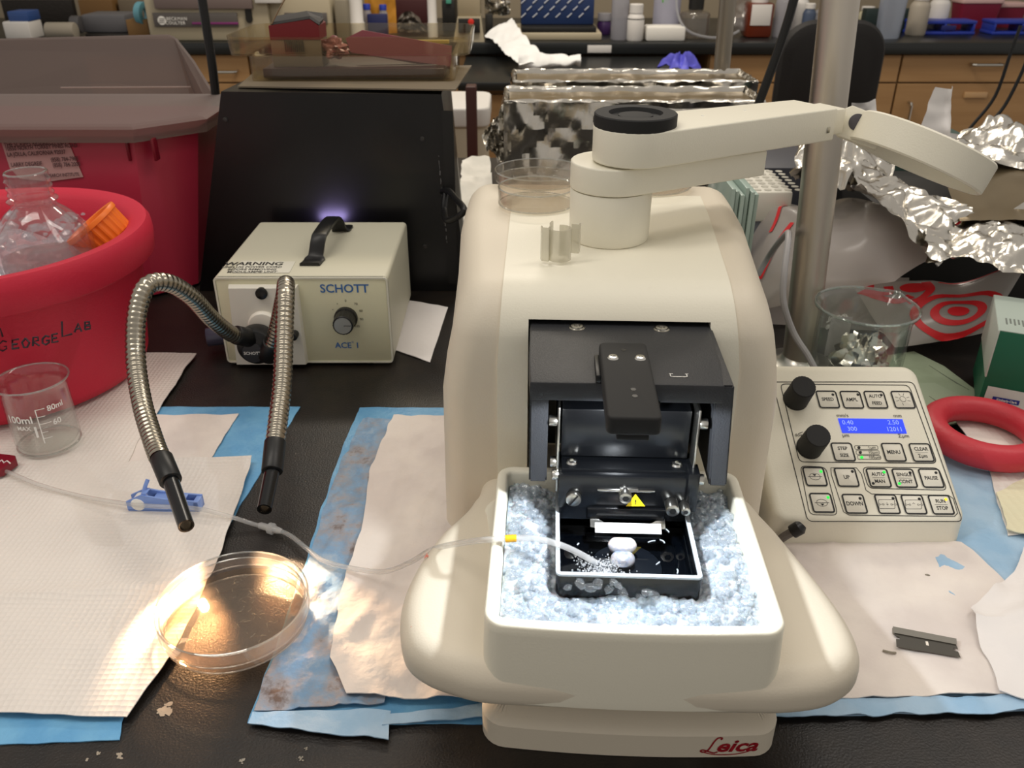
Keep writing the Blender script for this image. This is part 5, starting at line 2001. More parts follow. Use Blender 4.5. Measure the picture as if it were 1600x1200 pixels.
for y_ in (136, 156):
    MB().tube([S(95 if y_ == 136 else 60, y_ + 1, 1.192), S(298, y_, 1.192)], .0010, 6).obj('lid_ridge', clear('lid_ridge', (.8, .7, .66, 1), .1, ior=1.5, haze=.6, hazecol=(.6, .5, .46, 1)), sh, world=True)
for x_ in (199, 240):
    q = S(x_, 222, .953)
    MB().box(q.x - .0014, .949, q.z - .020, q.x + .0014, .960, q.z + .004, .0005).obj('side_rib', mat('rib_red', '#70101F', .4), sh, world=True)
# printed paper label, on the slanting front wall
def wallpt(px, py):
    # front wall runs from y=.985 (z=.178) to y=1.05 (z=.0035)
    p0, p1 = Vector((0, .955, zl_ - .012)), Vector((0, .930, .0035))
    nrm = Vector((0, p0.z - p1.z, -(p0.y - p1.y))).cross(Vector((0, 0, 0))) if False else Vector((0, -(p0.z - p1.z), (p0.y - p1.y)))
    nrm = Vector((0, (p0.z - p1.z), -(p0.y - p1.y)))
    d = ray(px, py)
    t = (p0 - CC).dot(nrm) / d.dot(nrm)
    return CC + d * t + Vector((0, -.0012, 0))


lab = [wallpt(*p) for p in ((2, 219), (104, 213), (131, 276), (78, 283), (32, 279), (16, 262))]
MB().poly(lab).obj('paper_label', mat('pinkish_label', '#B9908C', .7), sh, world=True, smooth=False)
ltx = MB()
for body, px, py, size, al in (('THE SCRIPPS RESEARCH INST', 8, 226, .0078, 'LEFT'), ('10550 NORTH TORREY PINES ROAD', 10, 232, .0072, 'LEFT'), ('LA JOLLA, CALIFORNIA 92037', 13, 241, .0072, 'LEFT'), ('LARRY DEGREIF', 19, 257, .0072, 'LEFT'), ('(858) 784-7985', 81, 249, .0072, 'LEFT'), ('(858) 784-2000', 84, 257.5, .0072, 'LEFT'), ('RESEARCH INSTITUTE', 71, 274, .0058, 'LEFT')):
    t = text_mb(body, size * .86, al, bold=.0001, width=.80)
    c = wallpt(px, py) + Vector((0, -.0016, 0))
    t.xf(frame(c, (1, 0, .05), (0, .025, .1685)))
    ltx.add(t.v, t.f)
ltx.obj('label_text', mat('label_ink', '#4A2E30', .7), sh, world=True, smooth=False)

# ================================================================== large black box with the tray on top
BY = .95
M_BX = mat('black_board', '#0D0C0C', 0.28, rough2=.4, cscale=12)
bxx = thing('black_box', 'large black box with tapering sides behind the light source', 'box', (-.2, 1.1, 0))
zt2 = PY(345, 143, BY).z
fr = [(-.372, BY, .0005), (-.052, BY, .0005), (-.0752, BY, zt2 - .003), (-.3095, BY, zt2)]
bk_ = [(-.36, BY + .26, .0005), (-.070, BY + .26, .0005), (-.0800, BY + .20, zt2 - .003), (-.2950, BY + .20, zt2)]
MB().add(fr + bk_, [(0, 1, 2, 3), (7, 6, 5, 4), (3, 2, 6, 7), (0, 3, 7, 4), (1, 5, 6, 2), (0, 4, 5, 1)]).obj('box_body', M_BX, bxx, world=True, smooth=False)
for px, py in ((352, 187), (660, 217), (664, 385)):
    q = PY(px, py, BY - .0005)
    MB().cyl(q + Vector((0, .002, 0)), q + Vector((0, -.0012, 0)), .0026, n=14, bevel=.0005).obj('screw_head', mat('dull_screw', '#3A3836', .5, metal=.5), bxx, world=True)
ew = MB()
ra = random.Random(2)
for k in range(16):
    y_ = 240 + k * 9 + ra.uniform(-3, 3)
    q = PY(685 + k * .9, y_, BY - .0008)
    q2 = PY(685 + k * .9 + ra.uniform(-1, 1), y_ + ra.uniform(2, 9), BY - .0008)
    ew.tube([q, q2], ra.uniform(.0002, .0006), 4)
ew.obj('scuffed_edge', mat('scuff', '#6C6A68', .7), bxx, world=True)
MB().box(-.0752, BY - .001, .01, -.0635, BY + .001, zt2 - .02).obj('edge_strip', mat('edge_black', '#151413', .5), bxx, world=True, smooth=False)
# cardboard sheet
cz = zt2 + .0006
cs = [P(372, 137, cz), P(712, 142, cz), P(737, 104, cz), P(400, 112, cz)]
crd = MB().prism([(p.x, p.y) for p in cs], cz, cz + .0016)
single(crd, 'cardboard_sheet', mat('grey_card', '#6E6353', .8), 'grey-brown cardboard sheet under the clear tray on the black box', 'cardboard', smooth=False)
# glass dish with wide flange on the cardboard
gz = cz + .0018
M_AMB = clear('amber_acrylic', (0.92, 0.88, 0.78, 1), 0.05, ior=1.5, haze=.035, hazecol=(.55, .47, .33, 1))
gd = thing('clear_tray', 'two-tier clear yellowish plastic tray standing on the black box', 'tray', (-.2, 1.03, gz))
gf, gb = P(400, 129, gz), None
ya, yb_ = 1.000, 1.120


def XZ(px, py, Y):
    q = PY(px, py, Y)
    return q.x, q.z


x0l, zb0 = XZ(392, 128, ya)
x1l, _ = XZ(710, 126, ya)
_, zmid = XZ(500, 87, ya)
_, ztop = XZ(500, 58, ya - .006)
low = rrect(x0l, ya, x1l, yb_, .008, 4)
hi = rrect(XZ(353, 70, ya)[0], ya - .006, XZ(733, 70, ya)[0], yb_ + .015, .022, 4)


def walls(poly, z0, z1, t, floor=True):
    m_ = MB()
    inn_ = offset(poly, -t)
    rings = [[(x, y, z0) for x, y in inn_]] if not floor else []
    rings += [[(x, y, z0) for x, y in poly], [(x, y, z1) for x, y in poly], [(x, y, z1) for x, y in inn_], [(x, y, z0 + (t if floor else 0)) for x, y in inn_]]
    m_.loft(rings)
    if floor:
        k = len(poly)
        m_.f.append(tuple(m_.n() - k + i for i in range(k)))
        m_.f.append(tuple(range(k))[::-1])
    return m_


walls(low, gz, zmid, .002).obj('tray_base', M_AMB, gd, world=True, angle=40)
m_ = MB().loft([[(x, y, zmid) for x, y in offset(low, -.002)], [(x, y, zmid) for x, y in hi], [(x, y, ztop) for x, y in offset(hi, .002)], [(x, y, ztop) for x, y in offset(hi, -.0005)], [(x, y, zmid + .002) for x, y in offset(hi, -.002)], [(x, y, zmid + .002) for x, y in offset(low, -.002)]])
m_.obj('tray_flange', M_AMB, gd, world=True, angle=40)
# things in the tray
x0, x1 = x0l + .012, x1l - .012
st_ = MB().box(x0, ya + .010, gz + .0022, x1, yb_ - .012, gz + .012, .001)
single(st_, 'dark_board', mat('maroon_board', '#2E0D10', .5), 'dark maroon board lying in the bottom of the clear tray', 'board')
rbx = thing('red_carton', 'red and grey cardboard carton with black top standing in the clear tray', 'carton', (PY(465, 60, 1.02).x, 1.03, gz + .012))
xa_, xb_ = PY(422, 60, 1.02).x, PY(500, 60, 1.02).x
zA, zB, zC = PY(460, 88, 1.02).z, PY(460, 62, 1.02).z, PY(460, 34, 1.02).z
MB().box(xa_, 1.02, gz + .0122, xb_, 1.06, zB, .0005).obj('carton_base', mat('carton_grey', '#6E604E', .6), rbx, world=True)
vs = [(xa_, 1.0195, zB), (xb_, 1.0195, zB), (xb_, 1.0195, PY(499, 40, 1.02).z), (PY(484, 30, 1.02).x, 1.0195, PY(484, 30, 1.02).z), (xa_, 1.0195, PY(422, 40, 1.02).z)]
m_ = MB().add([Vector(v) for v in vs] + [Vector(v) + Vector((0, .04, 0)) for v in vs], [tuple(range(5)), tuple(range(5, 10))[::-1]] + [(i, (i + 1) % 5, (i + 1) % 5 + 5, i + 5) for i in range(5)])
m_.obj('carton_face', mat('carton_red', '#6B1218', .5), rbx, world=True, smooth=False)
vs = [PY(423, 40, 1.0195), PY(484, 30, 1.0195), PY(499, 40, 1.0195), PY(505, 34, 1.05), PY(502, 25, 1.06), PY(478, 22, 1.06), PY(430, 30, 1.05)]
m_ = MB().add([v + Vector((0, 0, .0005)) for v in vs] + [v + Vector((0, .004, .003)) for v in vs], [tuple(range(7)), tuple(range(7, 14))[::-1]] + [(i, (i + 1) % 7, (i + 1) % 7 + 7, i + 7) for i in range(7)])
m_.obj('carton_top', mat('carton_black', '#120D0C', .6), rbx, world=True, smooth=False)
MB().tube([PY(424, 38, 1.02), PY(436, 15, 1.03), PY(449, -8, 1.04)], .0009, 6).obj('carton_flap_edge', mat('flap_brown', '#6A5236', .6), rbx, world=True)
bcx = MB()
for k in range(10):
    q = PY(446 + k * 3.1, 72, 1.0188)
    bcx.box(q.x - (.0004 if k % 3 else .0008), 1.0180, q.z - .006, q.x + .0004, 1.0192, q.z + .006)
bcx.obj('barcode', mat('barcode_ink', '#3C332A', .7), rbx, world=True, smooth=False)
for k, (pts_, lab_, dz) in enumerate(((((540, 60), (566, 47), (706, 72), (704, 104), (548, 82)), 'dusty pink folded sheet slanting across the clear tray', 0),
                                    (((556, 84), (560, 76), (700, 98), (704, 108)), 'deep red sheet edge under the dusty pink sheet in the tray', .010))):
    Y0 = 1.035 + dz
    vs = [PY(a, b, Y0) for a, b in pts_]
    kk = len(vs)
    m_ = MB().add(vs + [v + Vector((0, .0015, 0)) for v in vs], [tuple(range(kk)), tuple(range(kk, 2 * kk))[::-1]] + [(i, (i + 1) % kk, (i + 1) % kk + kk, i + kk) for i in range(kk)])
    single(m_, 'paper_sheet', mat(('dusty_pink', 'deep_red')[k], ('#8C4A52', '#5A1420')[k], .7), lab_, 'sheet', smooth=False)
gcp = PY(522, 76, 1.035)
m_ = MB().sphere(gcp, .012, 28, 20, (1.15, 1, .75))
for v in m_.v:
    k_ = (v - gcp)
    v += k_ * (1.4 * abs(noise.noise(v * 130)) - .25 + .5 * noise.noise(v * 60))
single(m_, 'plastic_wrapper', mat('pink_shiny', '#B98078', .3, color2='#6A2A28', cscale=90), 'shiny pinkish crumpled wrapper beside the red carton in the tray', 'wrapper')
q0, q1 = PY(640, 62, 1.08), PY(702, 64, 1.08)
single(MB().box(q0.x, 1.075, q0.z - .004, q1.x, 1.080, q0.z, .0003), 'yellow_strip', mat('yellow_card', '#B59A3C', .6), 'thin yellow strip leaning at the back of the clear tray', 'strip')

# black cords hanging down in front of the far benches
for k, (pts_, lab_, r_) in enumerate(((((310, -40, 1.14), (319, 20, 1.14), (330, 90, 1.14), (337, 150, 1.14), (338, 190, 1.14)), 'black cord hanging down between the sharps container and the black box', .0055),
                                  (((1248, -30, 1.05), (1232, 30, 1.05), (1212, 90, 1.05), (1188, 155, 1.05), (1176, 186, 1.05)), 'black slanting cord crossing in front of the black chair', .0052))):
    m_ = MB().tube(catmull([PY(*p) for p in pts_], 5), r_, 10)
    single(m_, 'power_cord', M_BLACKP, lab_, 'cord')
m_ = MB().tube(catmull([PY(690, 300, .955), PY(700, 298, .93), PY(712, 310, .90), PY(725, 330, .86), PY(700, 345, .88), PY(694, 330, .92), PY(697, 300, .94)], 5), .0035, 10)
single(m_, 'power_cord', M_BLACKP, 'black cable loop between the black box and the microtome', 'cord')
# ================================================================== right and rear part of the bench
# upright stand pole
pb0 = P(1247, 575, 0)
pt0 = PY(1319, -60, pb0.y + .01)
dirp = (pt0 - pb0).normalized()
pole = thing('stand_pole', 'thick stainless steel stand pole rising behind the control unit', 'pole', pb0)
MB().cyl(pb0 + dirp * .004, pb0 + dirp * .62, .0158, n=40).obj('pole_tube', mat('scratched_steel', '#C8C0B4', .36, metal=1.0, bump=('noise', 60, .3), rough2=.5, cscale=40, stretch=(1, 1, .05)), pole, world=True)
MB().lathe([(0, .0005), (.034, .0005), (.034, .006), (.020, .010), (.0165, .014), (0, .014)], 40, (pb0.x, pb0.y, 0)).obj('pole_flange', M_STEEL, pole, world=True)
# second, farther pole
qb = PY(1116, 190, 1.55)
single(MB().cyl((qb.x, 1.52, .0005), (qb.x - .01, 1.52, .42), .0135, n=32), 'stand_pole', mat('dull_pole', '#8D8578', .35, metal=.7), 'thinner steel stand pole behind the foil covered trays', 'pole')

# ------------------------------------------------------------------ foil covered trays
def foil():
    m = mat('aluminium_foil', '#C9C4BA', 0.24, metal=1.0, bump=('noise', 30, 0.45))
    for n in m.node_tree.nodes:
        if n.type == 'BUMP':
            n.inputs['Distance'].default_value = 0.004
    return m


M_FOIL = foil()
M_FOILD = mat('foil_brown_reflection', '#8A7A5E', .3, metal=.85)  # foil whose brown reflection is put into the base colour


def crumple(p, s, amt, seed):
    """sharp crumpled-foil displacement"""
    a = abs(noise.noise(Vector((p.x * s + seed, p.y * s, p.z * s)))) + .5 * abs(noise.noise(Vector((p.x * s * 2.1, p.y * s * 2.1 + seed, p.z * s * 2.1)))) + .25 * abs(noise.noise(Vector((p.x * s * 4.3, p.y * s * 4.3 + seed, p.z * s * 4.3))))
    return (a - .35) * amt


def foil_box(x0, x1, y0, y1, z0, z1, label, seed):
    t = thing('foil_tray', label, 'foil tray', ((x0 + x1) / 2, (y0 + y1) / 2, z0))
    # wrapped outside: perimeter grid
    per = [(x0, y0), (x1, y0), (x1, y1), (x0, y1)]
    def side(a, b, nu, nv, top=0.0):
        def fn(s, r):
            p = Vector((a[0] + (b[0] - a[0]) * s, a[1] + (b[1] - a[1]) * s, z0 + (z1 - z0) * r))
            n = Vector((b[1] - a[1], -(b[0] - a[0]), 0)).normalized()
            k = crumple(p, 13, .022, seed) * (1 if r < .97 else .4) + crumple(p, 45, .003, seed + 4)
            k *= 1 if 0.02 < s < .98 else .3
            return p + n * k + Vector((0, 0, .004 * noise.noise(Vector((s * 18, seed, 0))) if r > .97 else 0))
        return MB().grid(fn, nu, nv)
    m_ = MB()
    for i in range(4):
        a, b = per[i], per[(i + 1) % 4]
        s_ = side(a, b, 70 if i % 2 == 0 else 34, 18)
        m_.add(s_.v, s_.f)
    m_.obj('foil_wrap', M_FOIL, t, world=True, smooth=True, angle=25)
    # inward rolled rim and sunken inside, its brown reflection put into the colour
    def rimfn(s, r):
        L = s * 4
        i = min(int(L), 3)
        f = L - i
        a, b = per[i], per[(i + 1) % 4]
        p = Vector((a[0] + (b[0] - a[0]) * f, a[1] + (b[1] - a[1]) * f, z1))
        c = Vector(((x0 + x1) / 2, (y0 + y1) / 2, z1))
        q = p.lerp(c, 0)
        ix = .007 + .004 * noise.noise(Vector((s * 30, seed, 2)))
        q.x += ix * r * (1 if p.x < c.x else -1) * min(1, abs(p.x - c.x) / ((x1 - x0) / 2) ** 1) if abs(abs(p.x - c.x) - (x1 - x0) / 2) < 1e-6 else 0
        q.y += ix * r * (1 if p.y < c.y else -1) if abs(abs(p.y - c.y) - (y1 - y0) / 2) < 1e-6 else 0
        q.z += .004 * math.sin(r * 3.14) + .0035 * noise.noise(Vector((s * 60, r * 3, seed))) - .006 * r * r
        return q
    MB().grid(rimfn, 220, 5).obj('foil_rim', M_FOIL, t, world=True, angle=25)
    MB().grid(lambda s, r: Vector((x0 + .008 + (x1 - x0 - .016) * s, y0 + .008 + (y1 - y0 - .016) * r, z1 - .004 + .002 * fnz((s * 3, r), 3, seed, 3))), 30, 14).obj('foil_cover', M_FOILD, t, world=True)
    return t


fx0, fx1 = PY(787, 200, 1.24).x, PY(1192, 200, 1.24).x
zt_f = PY(900, 160, 1.24).z
foil_box(fx0, fx1, 1.24, 1.355, .002, zt_f, 'long foil wrapped tray with crumpled front directly behind the microtome', 1.0)
fx2, fx3 = PY(800, 130, 1.375).x, PY(1190, 130, 1.375).x
zt_g = PY(900, 132, 1.372).z
foil_box(fx2, fx3, 1.392, 1.51, .002, zt_g, 'second foil wrapped tray standing behind the first one, its far rim bright', 2.0)
# loose foil ears at the left end
def earfn(s, r):
    a = PY(787, 165 + 90 * r, 1.236)
    b = PY(752 + 22 * abs(r - .55) * 2, 180 + 66 * r, 1.215)
    p = a.lerp(b, s)
    return p + Vector((0, crumple(p, 30, .05, 7), crumple(p, 50, .012, 3)))
single(MB().grid(earfn, 16, 26), 'foil_scrap', M_FOIL, 'crumpled dark foil sticking out at the left end of the front foil tray', 'foil')

# ------------------------------------------------------------------ crumpled foil sheets at the right
def bil(c, s, r):
    return c[0].lerp(c[1], s).lerp(c[3].lerp(c[2], s), r)


def foil_sheet(c, nu, nv, amt, sc, seed, label, t=0.0, ar=25):
    e1_, e2_ = (c[1] - c[0]), (c[3] - c[0])
    n = e1_.cross(e2_).normalized()
    if n.z < 0:
        n = -n
    def fn(s, r):
        p = bil(c, s, r)
        e = min(s, 1 - s, r, 1 - r)
        ed = math.exp(-(e / .06) ** 2)
        q = p + n * (crumple(p, sc * .34, amt * 1.5, seed) + crumple(p, sc * 1.1, amt * .22, seed + 9))
        q += Vector((noise.noise(p * 40 + Vector((seed, 0, 0))), noise.noise(p * 40 + Vector((0, seed, 0))), 0)) * .010 * ed
        return q
    return single(MB().grid(fn, nu, nv), 'foil_sheet', M_FOIL, label, 'foil', angle=ar)


c = [PY(1330, 290, .86), PY(1420, 335, .80), PY(1640, 425, .76), PY(1560, 225, 1.02)]
foil_sheet([PY(1240, 300, .90), PY(1325, 300, .86), PY(1400, 250, 1.0), PY(1250, 235, 1.02)], 40, 30, .035, 30, 3.0, 'crumpled foil lump behind the lens of the magnifier next to the pole')
foil_sheet([PY(1325, 305, .84), PY(1470, 418, .78), PY(1500, 330, .86), PY(1350, 255, .96)], 60, 40, .024, 34, 5.0, 'crumpled foil band running down under the magnifier lens')
foil_sheet([PY(1440, 400, .775), PY(1650, 440, .73), PY(1650, 330, .84), PY(1470, 330, .85)], 60, 30, .020, 36, 6.0, 'crumpled foil edge at the right above the plastic bag')
foil_sheet([PY(1440, 262, .99), PY(1650, 262, .93), PY(1650, 195, 1.08), PY(1500, 212, 1.08)], 50, 24, .024, 30, 8.0, 'crumpled foil top edge at the far right of the bench')
# board under the foil with smooth foil, brown reflection put into its colour
bd_ = [PY(1500, 345, .83), PY(1660, 345, .80), PY(1660, 250, .96), PY(1470, 262, .98)]
mb = MB().grid(lambda s, r: bil(bd_, s, r) + Vector((0, 0, .002 * fnz((s * 2, r), 2, 3, 3))), 20, 12)
single(mb, 'foil_sheet', M_FOILD, 'smooth foil face with painted brown reflection between the crumpled foil edges at the right', 'foil')
# box carrying the foil
bxa, bxb = PY(1400, 330, .90), PY(1700, 330, .86)
single(MB().box(bxa.x, .88, .001, bxb.x, 1.10, .105, .002), 'storage_box', mat('dark_grey_box', '#23211F', .6), 'dark box hidden under the crumpled foil at the right', 'box')

# ------------------------------------------------------------------ shopping bag with red rings
M_BAG = clear('bag_film', (0.92, 0.88, 0.86, 1), .22, ior=1.5, haze=.82, hazecol=(.80, .73, .68, 1))
M_BRED = mat('bag_red', '#D9242B', .45)


def bagfn(c, bul, seed, sc=9.0):
    n = (c[1] - c[0]).cross(c[3] - c[0]).normalized()
    if n.dot(CC - c[0]) < 0:
        n = -n
    def fn(s, r, off=0.0):
        p = bil(c, s, r)
        h = bul * math.sin(math.pi * min(max(s, 0), 1)) ** .6 * math.sin(math.pi * min(max(r, 0), 1)) ** .6
        h += .012 * fnz(p, sc, seed, 3) + .012 * (1 - abs(fnz(p, sc * .8, seed + 4, 2)) * 2.5)
        q = p + n * (h + off)
        q.z = max(q.z, .003 + off)
        return q
    return fn


cA = [PY(1168, 500, .84), PY(1400, 452, .80), PY(1505, 352, .84), PY(1172, 305, 1.02)]
cB = [PY(1400, 535, .775), PY(1535, 525, .77), PY(1600, 425, .80), PY(1330, 440, .86)]
cC = [PY(1180, 560, .86), PY(1420, 540, .82), PY(1420, 440, .86), PY(1180, 440, .95)]
bag = thing('plastic_bag', 'crumpled translucent plastic shopping bag with red ring logos behind the beaker', 'bag', P(1380, 545, 0))
fA, fB, fC = bagfn(cA, .030, 1), bagfn(cB, .016, 2), bagfn(cC, .006, 3)
MB().grid(lambda s, r: fA(s, r), 50, 40).obj('bag_upper', M_BAG, bag, world=True, angle=60)
MB().grid(lambda s, r: fB(s, r), 50, 40).obj('bag_lower', M_BAG, bag, world=True, angle=60)
MB().grid(lambda s, r: fC(s, r), 30, 20).obj('bag_back', M_BAG, bag, world=True, angle=60)


def rings_on(fn, cs, cr, rx, ry, rad, name):
    for (r0, r1) in rad:
        m_ = MB()
        n = 40
        def g(a, b):
            ang = 6.28318 * a
            q = r0 + (r1 - r0) * b
            return fn(cs + rx * q * math.cos(ang), cr + ry * q * math.sin(ang), .0012)
        m_.grid(g, n, 3)
        m_.obj(name, M_BRED, bag, world=True, angle=60)


rings_on(fB, .66, .32, .30, .26, ((0, .32), (.55, .80), (1.10, 1.35)), 'red_ring_logo')
rings_on(fB, .36, .80, .24, .22, ((0, .40),), 'red_ring_logo')
def arcs(fn, pts, w):
    m_ = MB()
    V_ = catmull([(a, b, 0) for a, b in pts], 6)
    L, Rr = [], []
    for i, p in enumerate(V_):
        t = (V_[min(i + 1, len(V_) - 1)] - V_[max(i - 1, 0)]).normalized()
        n = Vector((-t.y, t.x, 0))
        L.append(fn(p.x + n.x * w, p.y + n.y * w, .0013))
        Rr.append(fn(p.x - n.x * w, p.y - n.y * w, .0013))
    k = len(L)
    m_.add(L + Rr, [(i, i + 1, i + 1 + k, i + k) for i in range(k - 1)])
    m_.obj('red_print', M_BRED, bag, world=True)
arcs(fB, ((.02, .84), (.10, .70), (.22, .60), (.32, .66)), .035)
arcs(fB, ((.10, .95), (.08, .80), (.18, .74), (.20, .86)), .03)
arcs(fB, ((.28, .56), (.38, .60), (.46, .74), (.44, .90)), .03)
arcs(fB, ((.52, .90), (.70, .93), (.88, .97), (.99, .96)), .012)
arcs(fA, ((.16, .55), (.20, .70), (.22, .82), (.20, .92)), .012)
arcs(fA, ((.10, .22), (.15, .30), (.22, .44), (.30, .56)), .016)
arcs(fA, ((.86, .90), (.93, .86), (.985, .92), (.99, .99)), .010)

# ------------------------------------------------------------------ large beaker behind the control unit
lb0 = P(1340, 612, 0)
LBX = (PY(1355, 478, lb0.y).x, lb0.y)
zr_ = PY(1355, 478, lb0.y).z
rr_b = .0400
gb_ = thing('glass_beaker', 'large glass beaker with reversed white print behind the control unit', 'beaker', (LBX[0], LBX[1], .001))
prb = [(0, .001), (rr_b - .005, .001), (rr_b - .001, .004), (rr_b, .009), (rr_b, zr_ - .012), (rr_b + .001, zr_ - .006), (rr_b + .0045, zr_ - .0015), (rr_b + .0048, zr_), (rr_b + .0035, zr_ + .0008), (rr_b - .001, zr_ - .003), (rr_b - .002, zr_ - .010), (rr_b - .002, .009), (rr_b - .006, .004), (0, .004)]
mbk = MB().lathe(prb, 72, (LBX[0], LBX[1], 0))
for i, v in enumerate(mbk.v):
    if v.z > zr_ - .011:
        a = math.atan2(v.y - LBX[1], v.x - LBX[0])
        k = math.exp(-((a - R_(38)) / .20) ** 2) * (v.z - (zr_ - .011)) / .011
        v.x += math.cos(a) * .006 * k
        v.y += math.sin(a) * .006 * k
        v.z -= .002 * k
mbk.obj('beaker_glass', clear('beaker_glass', (.94, .97, .95, 1), .02, ior=1.7, haze=.03), gb_, world=True)
MB().tube([(LBX[0] + (rr_b + .0038 + (.006 * math.exp(-((math.atan2(math.sin(6.28318 * i / 72), math.cos(6.28318 * i / 72)) - R_(38)) / .20) ** 2))) * math.cos(6.28318 * i / 72), LBX[1] + (rr_b + .0038 + (.006 * math.exp(-((math.atan2(math.sin(6.28318 * i / 72), math.cos(6.28318 * i / 72)) - R_(38)) / .20) ** 2))) * math.sin(6.28318 * i / 72), zr_ + .0004) for i in range(72)], .0013, 10, closed=True).obj('beaker_rim', clear('rim_glass', (.80, .86, .83, 1), .03, ior=3.6, haze=.10, hazecol=(.7, .75, .72, 1), edge=.9), gb_, world=True)
gq = MB()
fc_ = math.atan2(LBX[1] * 1, LBX[0])
for body, size, da, z in (('400 mL', .0080, .62, zr_ - .028), ('PYREX®', .0066, .60, zr_ - .036), ('No. 1000', .0056, .55, zr_ - .043), ('USA', .0050, .5, zr_ - .050)):
    t = text_mb(body, size, 'LEFT', bold=.0001)
    on_cyl(t, LBX, rr_b - .0024, fc_ + da - .25, z, 1)
    gq.add(t.v, t.f)
gq.obj('reversed_print', M_WHITEINK, gb_, world=True, smooth=False)
wp = MB().grid(lambda s, r: (s * .022, r * .040, 0), 10, 2)
on_cyl(wp, LBX, rr_b - .0026, fc_ + .28, .020, 1)
wp.obj('writing_patch', mat('writing_patch', '#A9A5A2', .7), gb_, world=True)
fo = MB()
cen = Vector((LBX[0] + .004, LBX[1], .030))
fo.grid(lambda s, r: cen + Vector((math.sin(s * 6.283) * math.sin(.2 + r * 2.7), math.cos(s * 6.283) * math.sin(.2 + r * 2.7), -math.cos(.2 + r * 2.7))) * (.024 + crumple(Vector((math.sin(s * 6.283) * r, math.cos(s * 6.283) * r, r)), 2.6, .018, 4)), 36, 20)
single(fo, 'foil_ball', M_FOIL, 'crumpled foil ball inside the large glass beaker', 'foil')

# ------------------------------------------------------------------ green paper sheets
M_GP = mat('pale_green_paper', '#8E9A80', .8, color2='#98A48A', cscale=30)
GPL = [([(1380, 556), (1428, 549), (1475, 572), (1528, 612), (1532, 650), (1512, 662), (1456, 666), (1400, 610)], .0016, 'pale green printed paper sheet lying on the bench beside the control unit'),
       ([(1395, 600), (1460, 598), (1530, 632), (1519, 656), (1462, 668), (1430, 640)], .0034, 'upper pale green paper sheet with printed lines, nearest the red ring')]
for k, (pts_, z_, lab_) in enumerate(GPL):
    pw = [P(a, b, z_ + .0004) for a, b in pts_]
    t = thing('paper_sheet', lab_, 'paper', pw[0])
    m_ = MB().prism([(p.x, p.y) for p in pw][::-1] if sum((pw[i].x * pw[(i + 1) % len(pw)].y - pw[(i + 1) % len(pw)].x * pw[i].y) for i in range(len(pw))) < 0 else [(p.x, p.y) for p in pw], z_, z_ + .0005)
    m_.obj('sheet', M_GP if k == 0 else mat('pale_green_paper_b', '#98A38B', .8), t, world=True, smooth=False)
    tx = MB()
    for (body, px, py, sz, rot) in (((('REAGENTS', 1462, 573, .0050, -38), ('Cat. No.', 1480, 583, .0045, -38), ('Lot 1127-4', 1494, 593, .0045, -38), ('pH', 1436, 577, .008, -30)) if k == 0 else (('Store at', 1470, 622, .0050, -26), ('Use within', 1500, 640, .0050, -26), ('20% solution', 1462, 648, .0048, -26)))):
        continue
    for i in range(4):
        a = P(1452 + i * 6, 571 + i * 4 + k * 48, z_ + .0007)
        b = P(1496 + i * 6 - k * 14, 600 + i * 3 + k * 40, z_ + .0007)
        tx.tube([a, b], .00022, 4)
    tx.obj('printed_lines', mat('faint_print', '#6A7262', .8), t, world=True)

# ------------------------------------------------------------------ red ring weight
rc_ = P(1535, 690, .010)
ringm = MB().tube([(rc_.x + .0395 * math.cos(6.28318 * i / 64), rc_.y + .0395 * math.sin(6.28318 * i / 64), .0190) for i in range(64)], .0108, 20, closed=True)
for v in ringm.v:
    v.z = .0190 + (v.z - .0190) * 1.0
single(ringm, 'ring_weight', mat('red_vinyl', '#C0303C', .45, bump=('noise', 300, .3)), 'thick red vinyl coated ring weight lying at the right edge', 'ring weight')

# ------------------------------------------------------------------ green wipes box
gbp = P(1524, 641, .0045)
gx = (P(1600, 655, .0045) - gbp)
gx.z = 0
gx.normalize()
gy = Vector((-gx.y, gx.x, 0))
gM = frame(Vector((gbp.x, gbp.y, .0045)), gx, gy)
wb = thing('wipes_box', 'green and white cardboard box of laboratory wipes at the right edge', 'box', Vector((gbp.x, gbp.y, .0045)))
gh = .078
M_GRN = mat('box_green', '#17664A', .45)
M_WCB = mat('box_white', '#D9DBD4', .5)
MB().box(0, 0, 0, .13, .085, gh, .0008).xf(gM).obj('carton', M_GRN, wb, world=True)
MB().box(-.0004, .0004, gh - .0005, .1304, .0854, gh + .0006, .0003).xf(gM).obj('carton_top', mat('box_top', '#A9B5AC', .5), wb, world=True)
MB().box(-.0006, -.0004, .034, .0008, .086, gh + .0002, .0002).xf(gM).obj('side_label', mat('side_white', '#C4CBC2', .5), wb, world=True)
MB().add([(.003, -.0006, .002), (.128, -.0006, .002), (.128, -.0006, .024), (.004, -.0006, .026)], [(0, 1, 2, 3)]).xf(gM).obj('front_label', M_WCB, wb, world=True, smooth=False)
MB().add([(.010, -.0009, .0125), (.031, -.0009, .0125), (.031, -.0009, .0170), (.010, -.0009, .0170)], [(0, 1, 2, 3)]).xf(gM).obj('blue_badge', mat('badge_blue', '#27348B', .5), wb, world=True, smooth=False)
t = text_mb('Kimberly-Clark', .0030, bold=.0001, width=.85)
t.xf(gM @ frame((.0212, -.0012, .0147), (1, 0, 0), (0, 0, 1)))
t.obj('badge_lettering', M_WHITEINK, wb, world=True, smooth=False)
t = text_mb('PROFESSIONAL', .0018)
t.xf(gM @ frame((.0212, -.0012, .0108), (1, 0, 0), (0, 0, 1)))
t.obj('small_lettering', mat('badge_blue', ''), wb, world=True, smooth=False)
tx = MB()
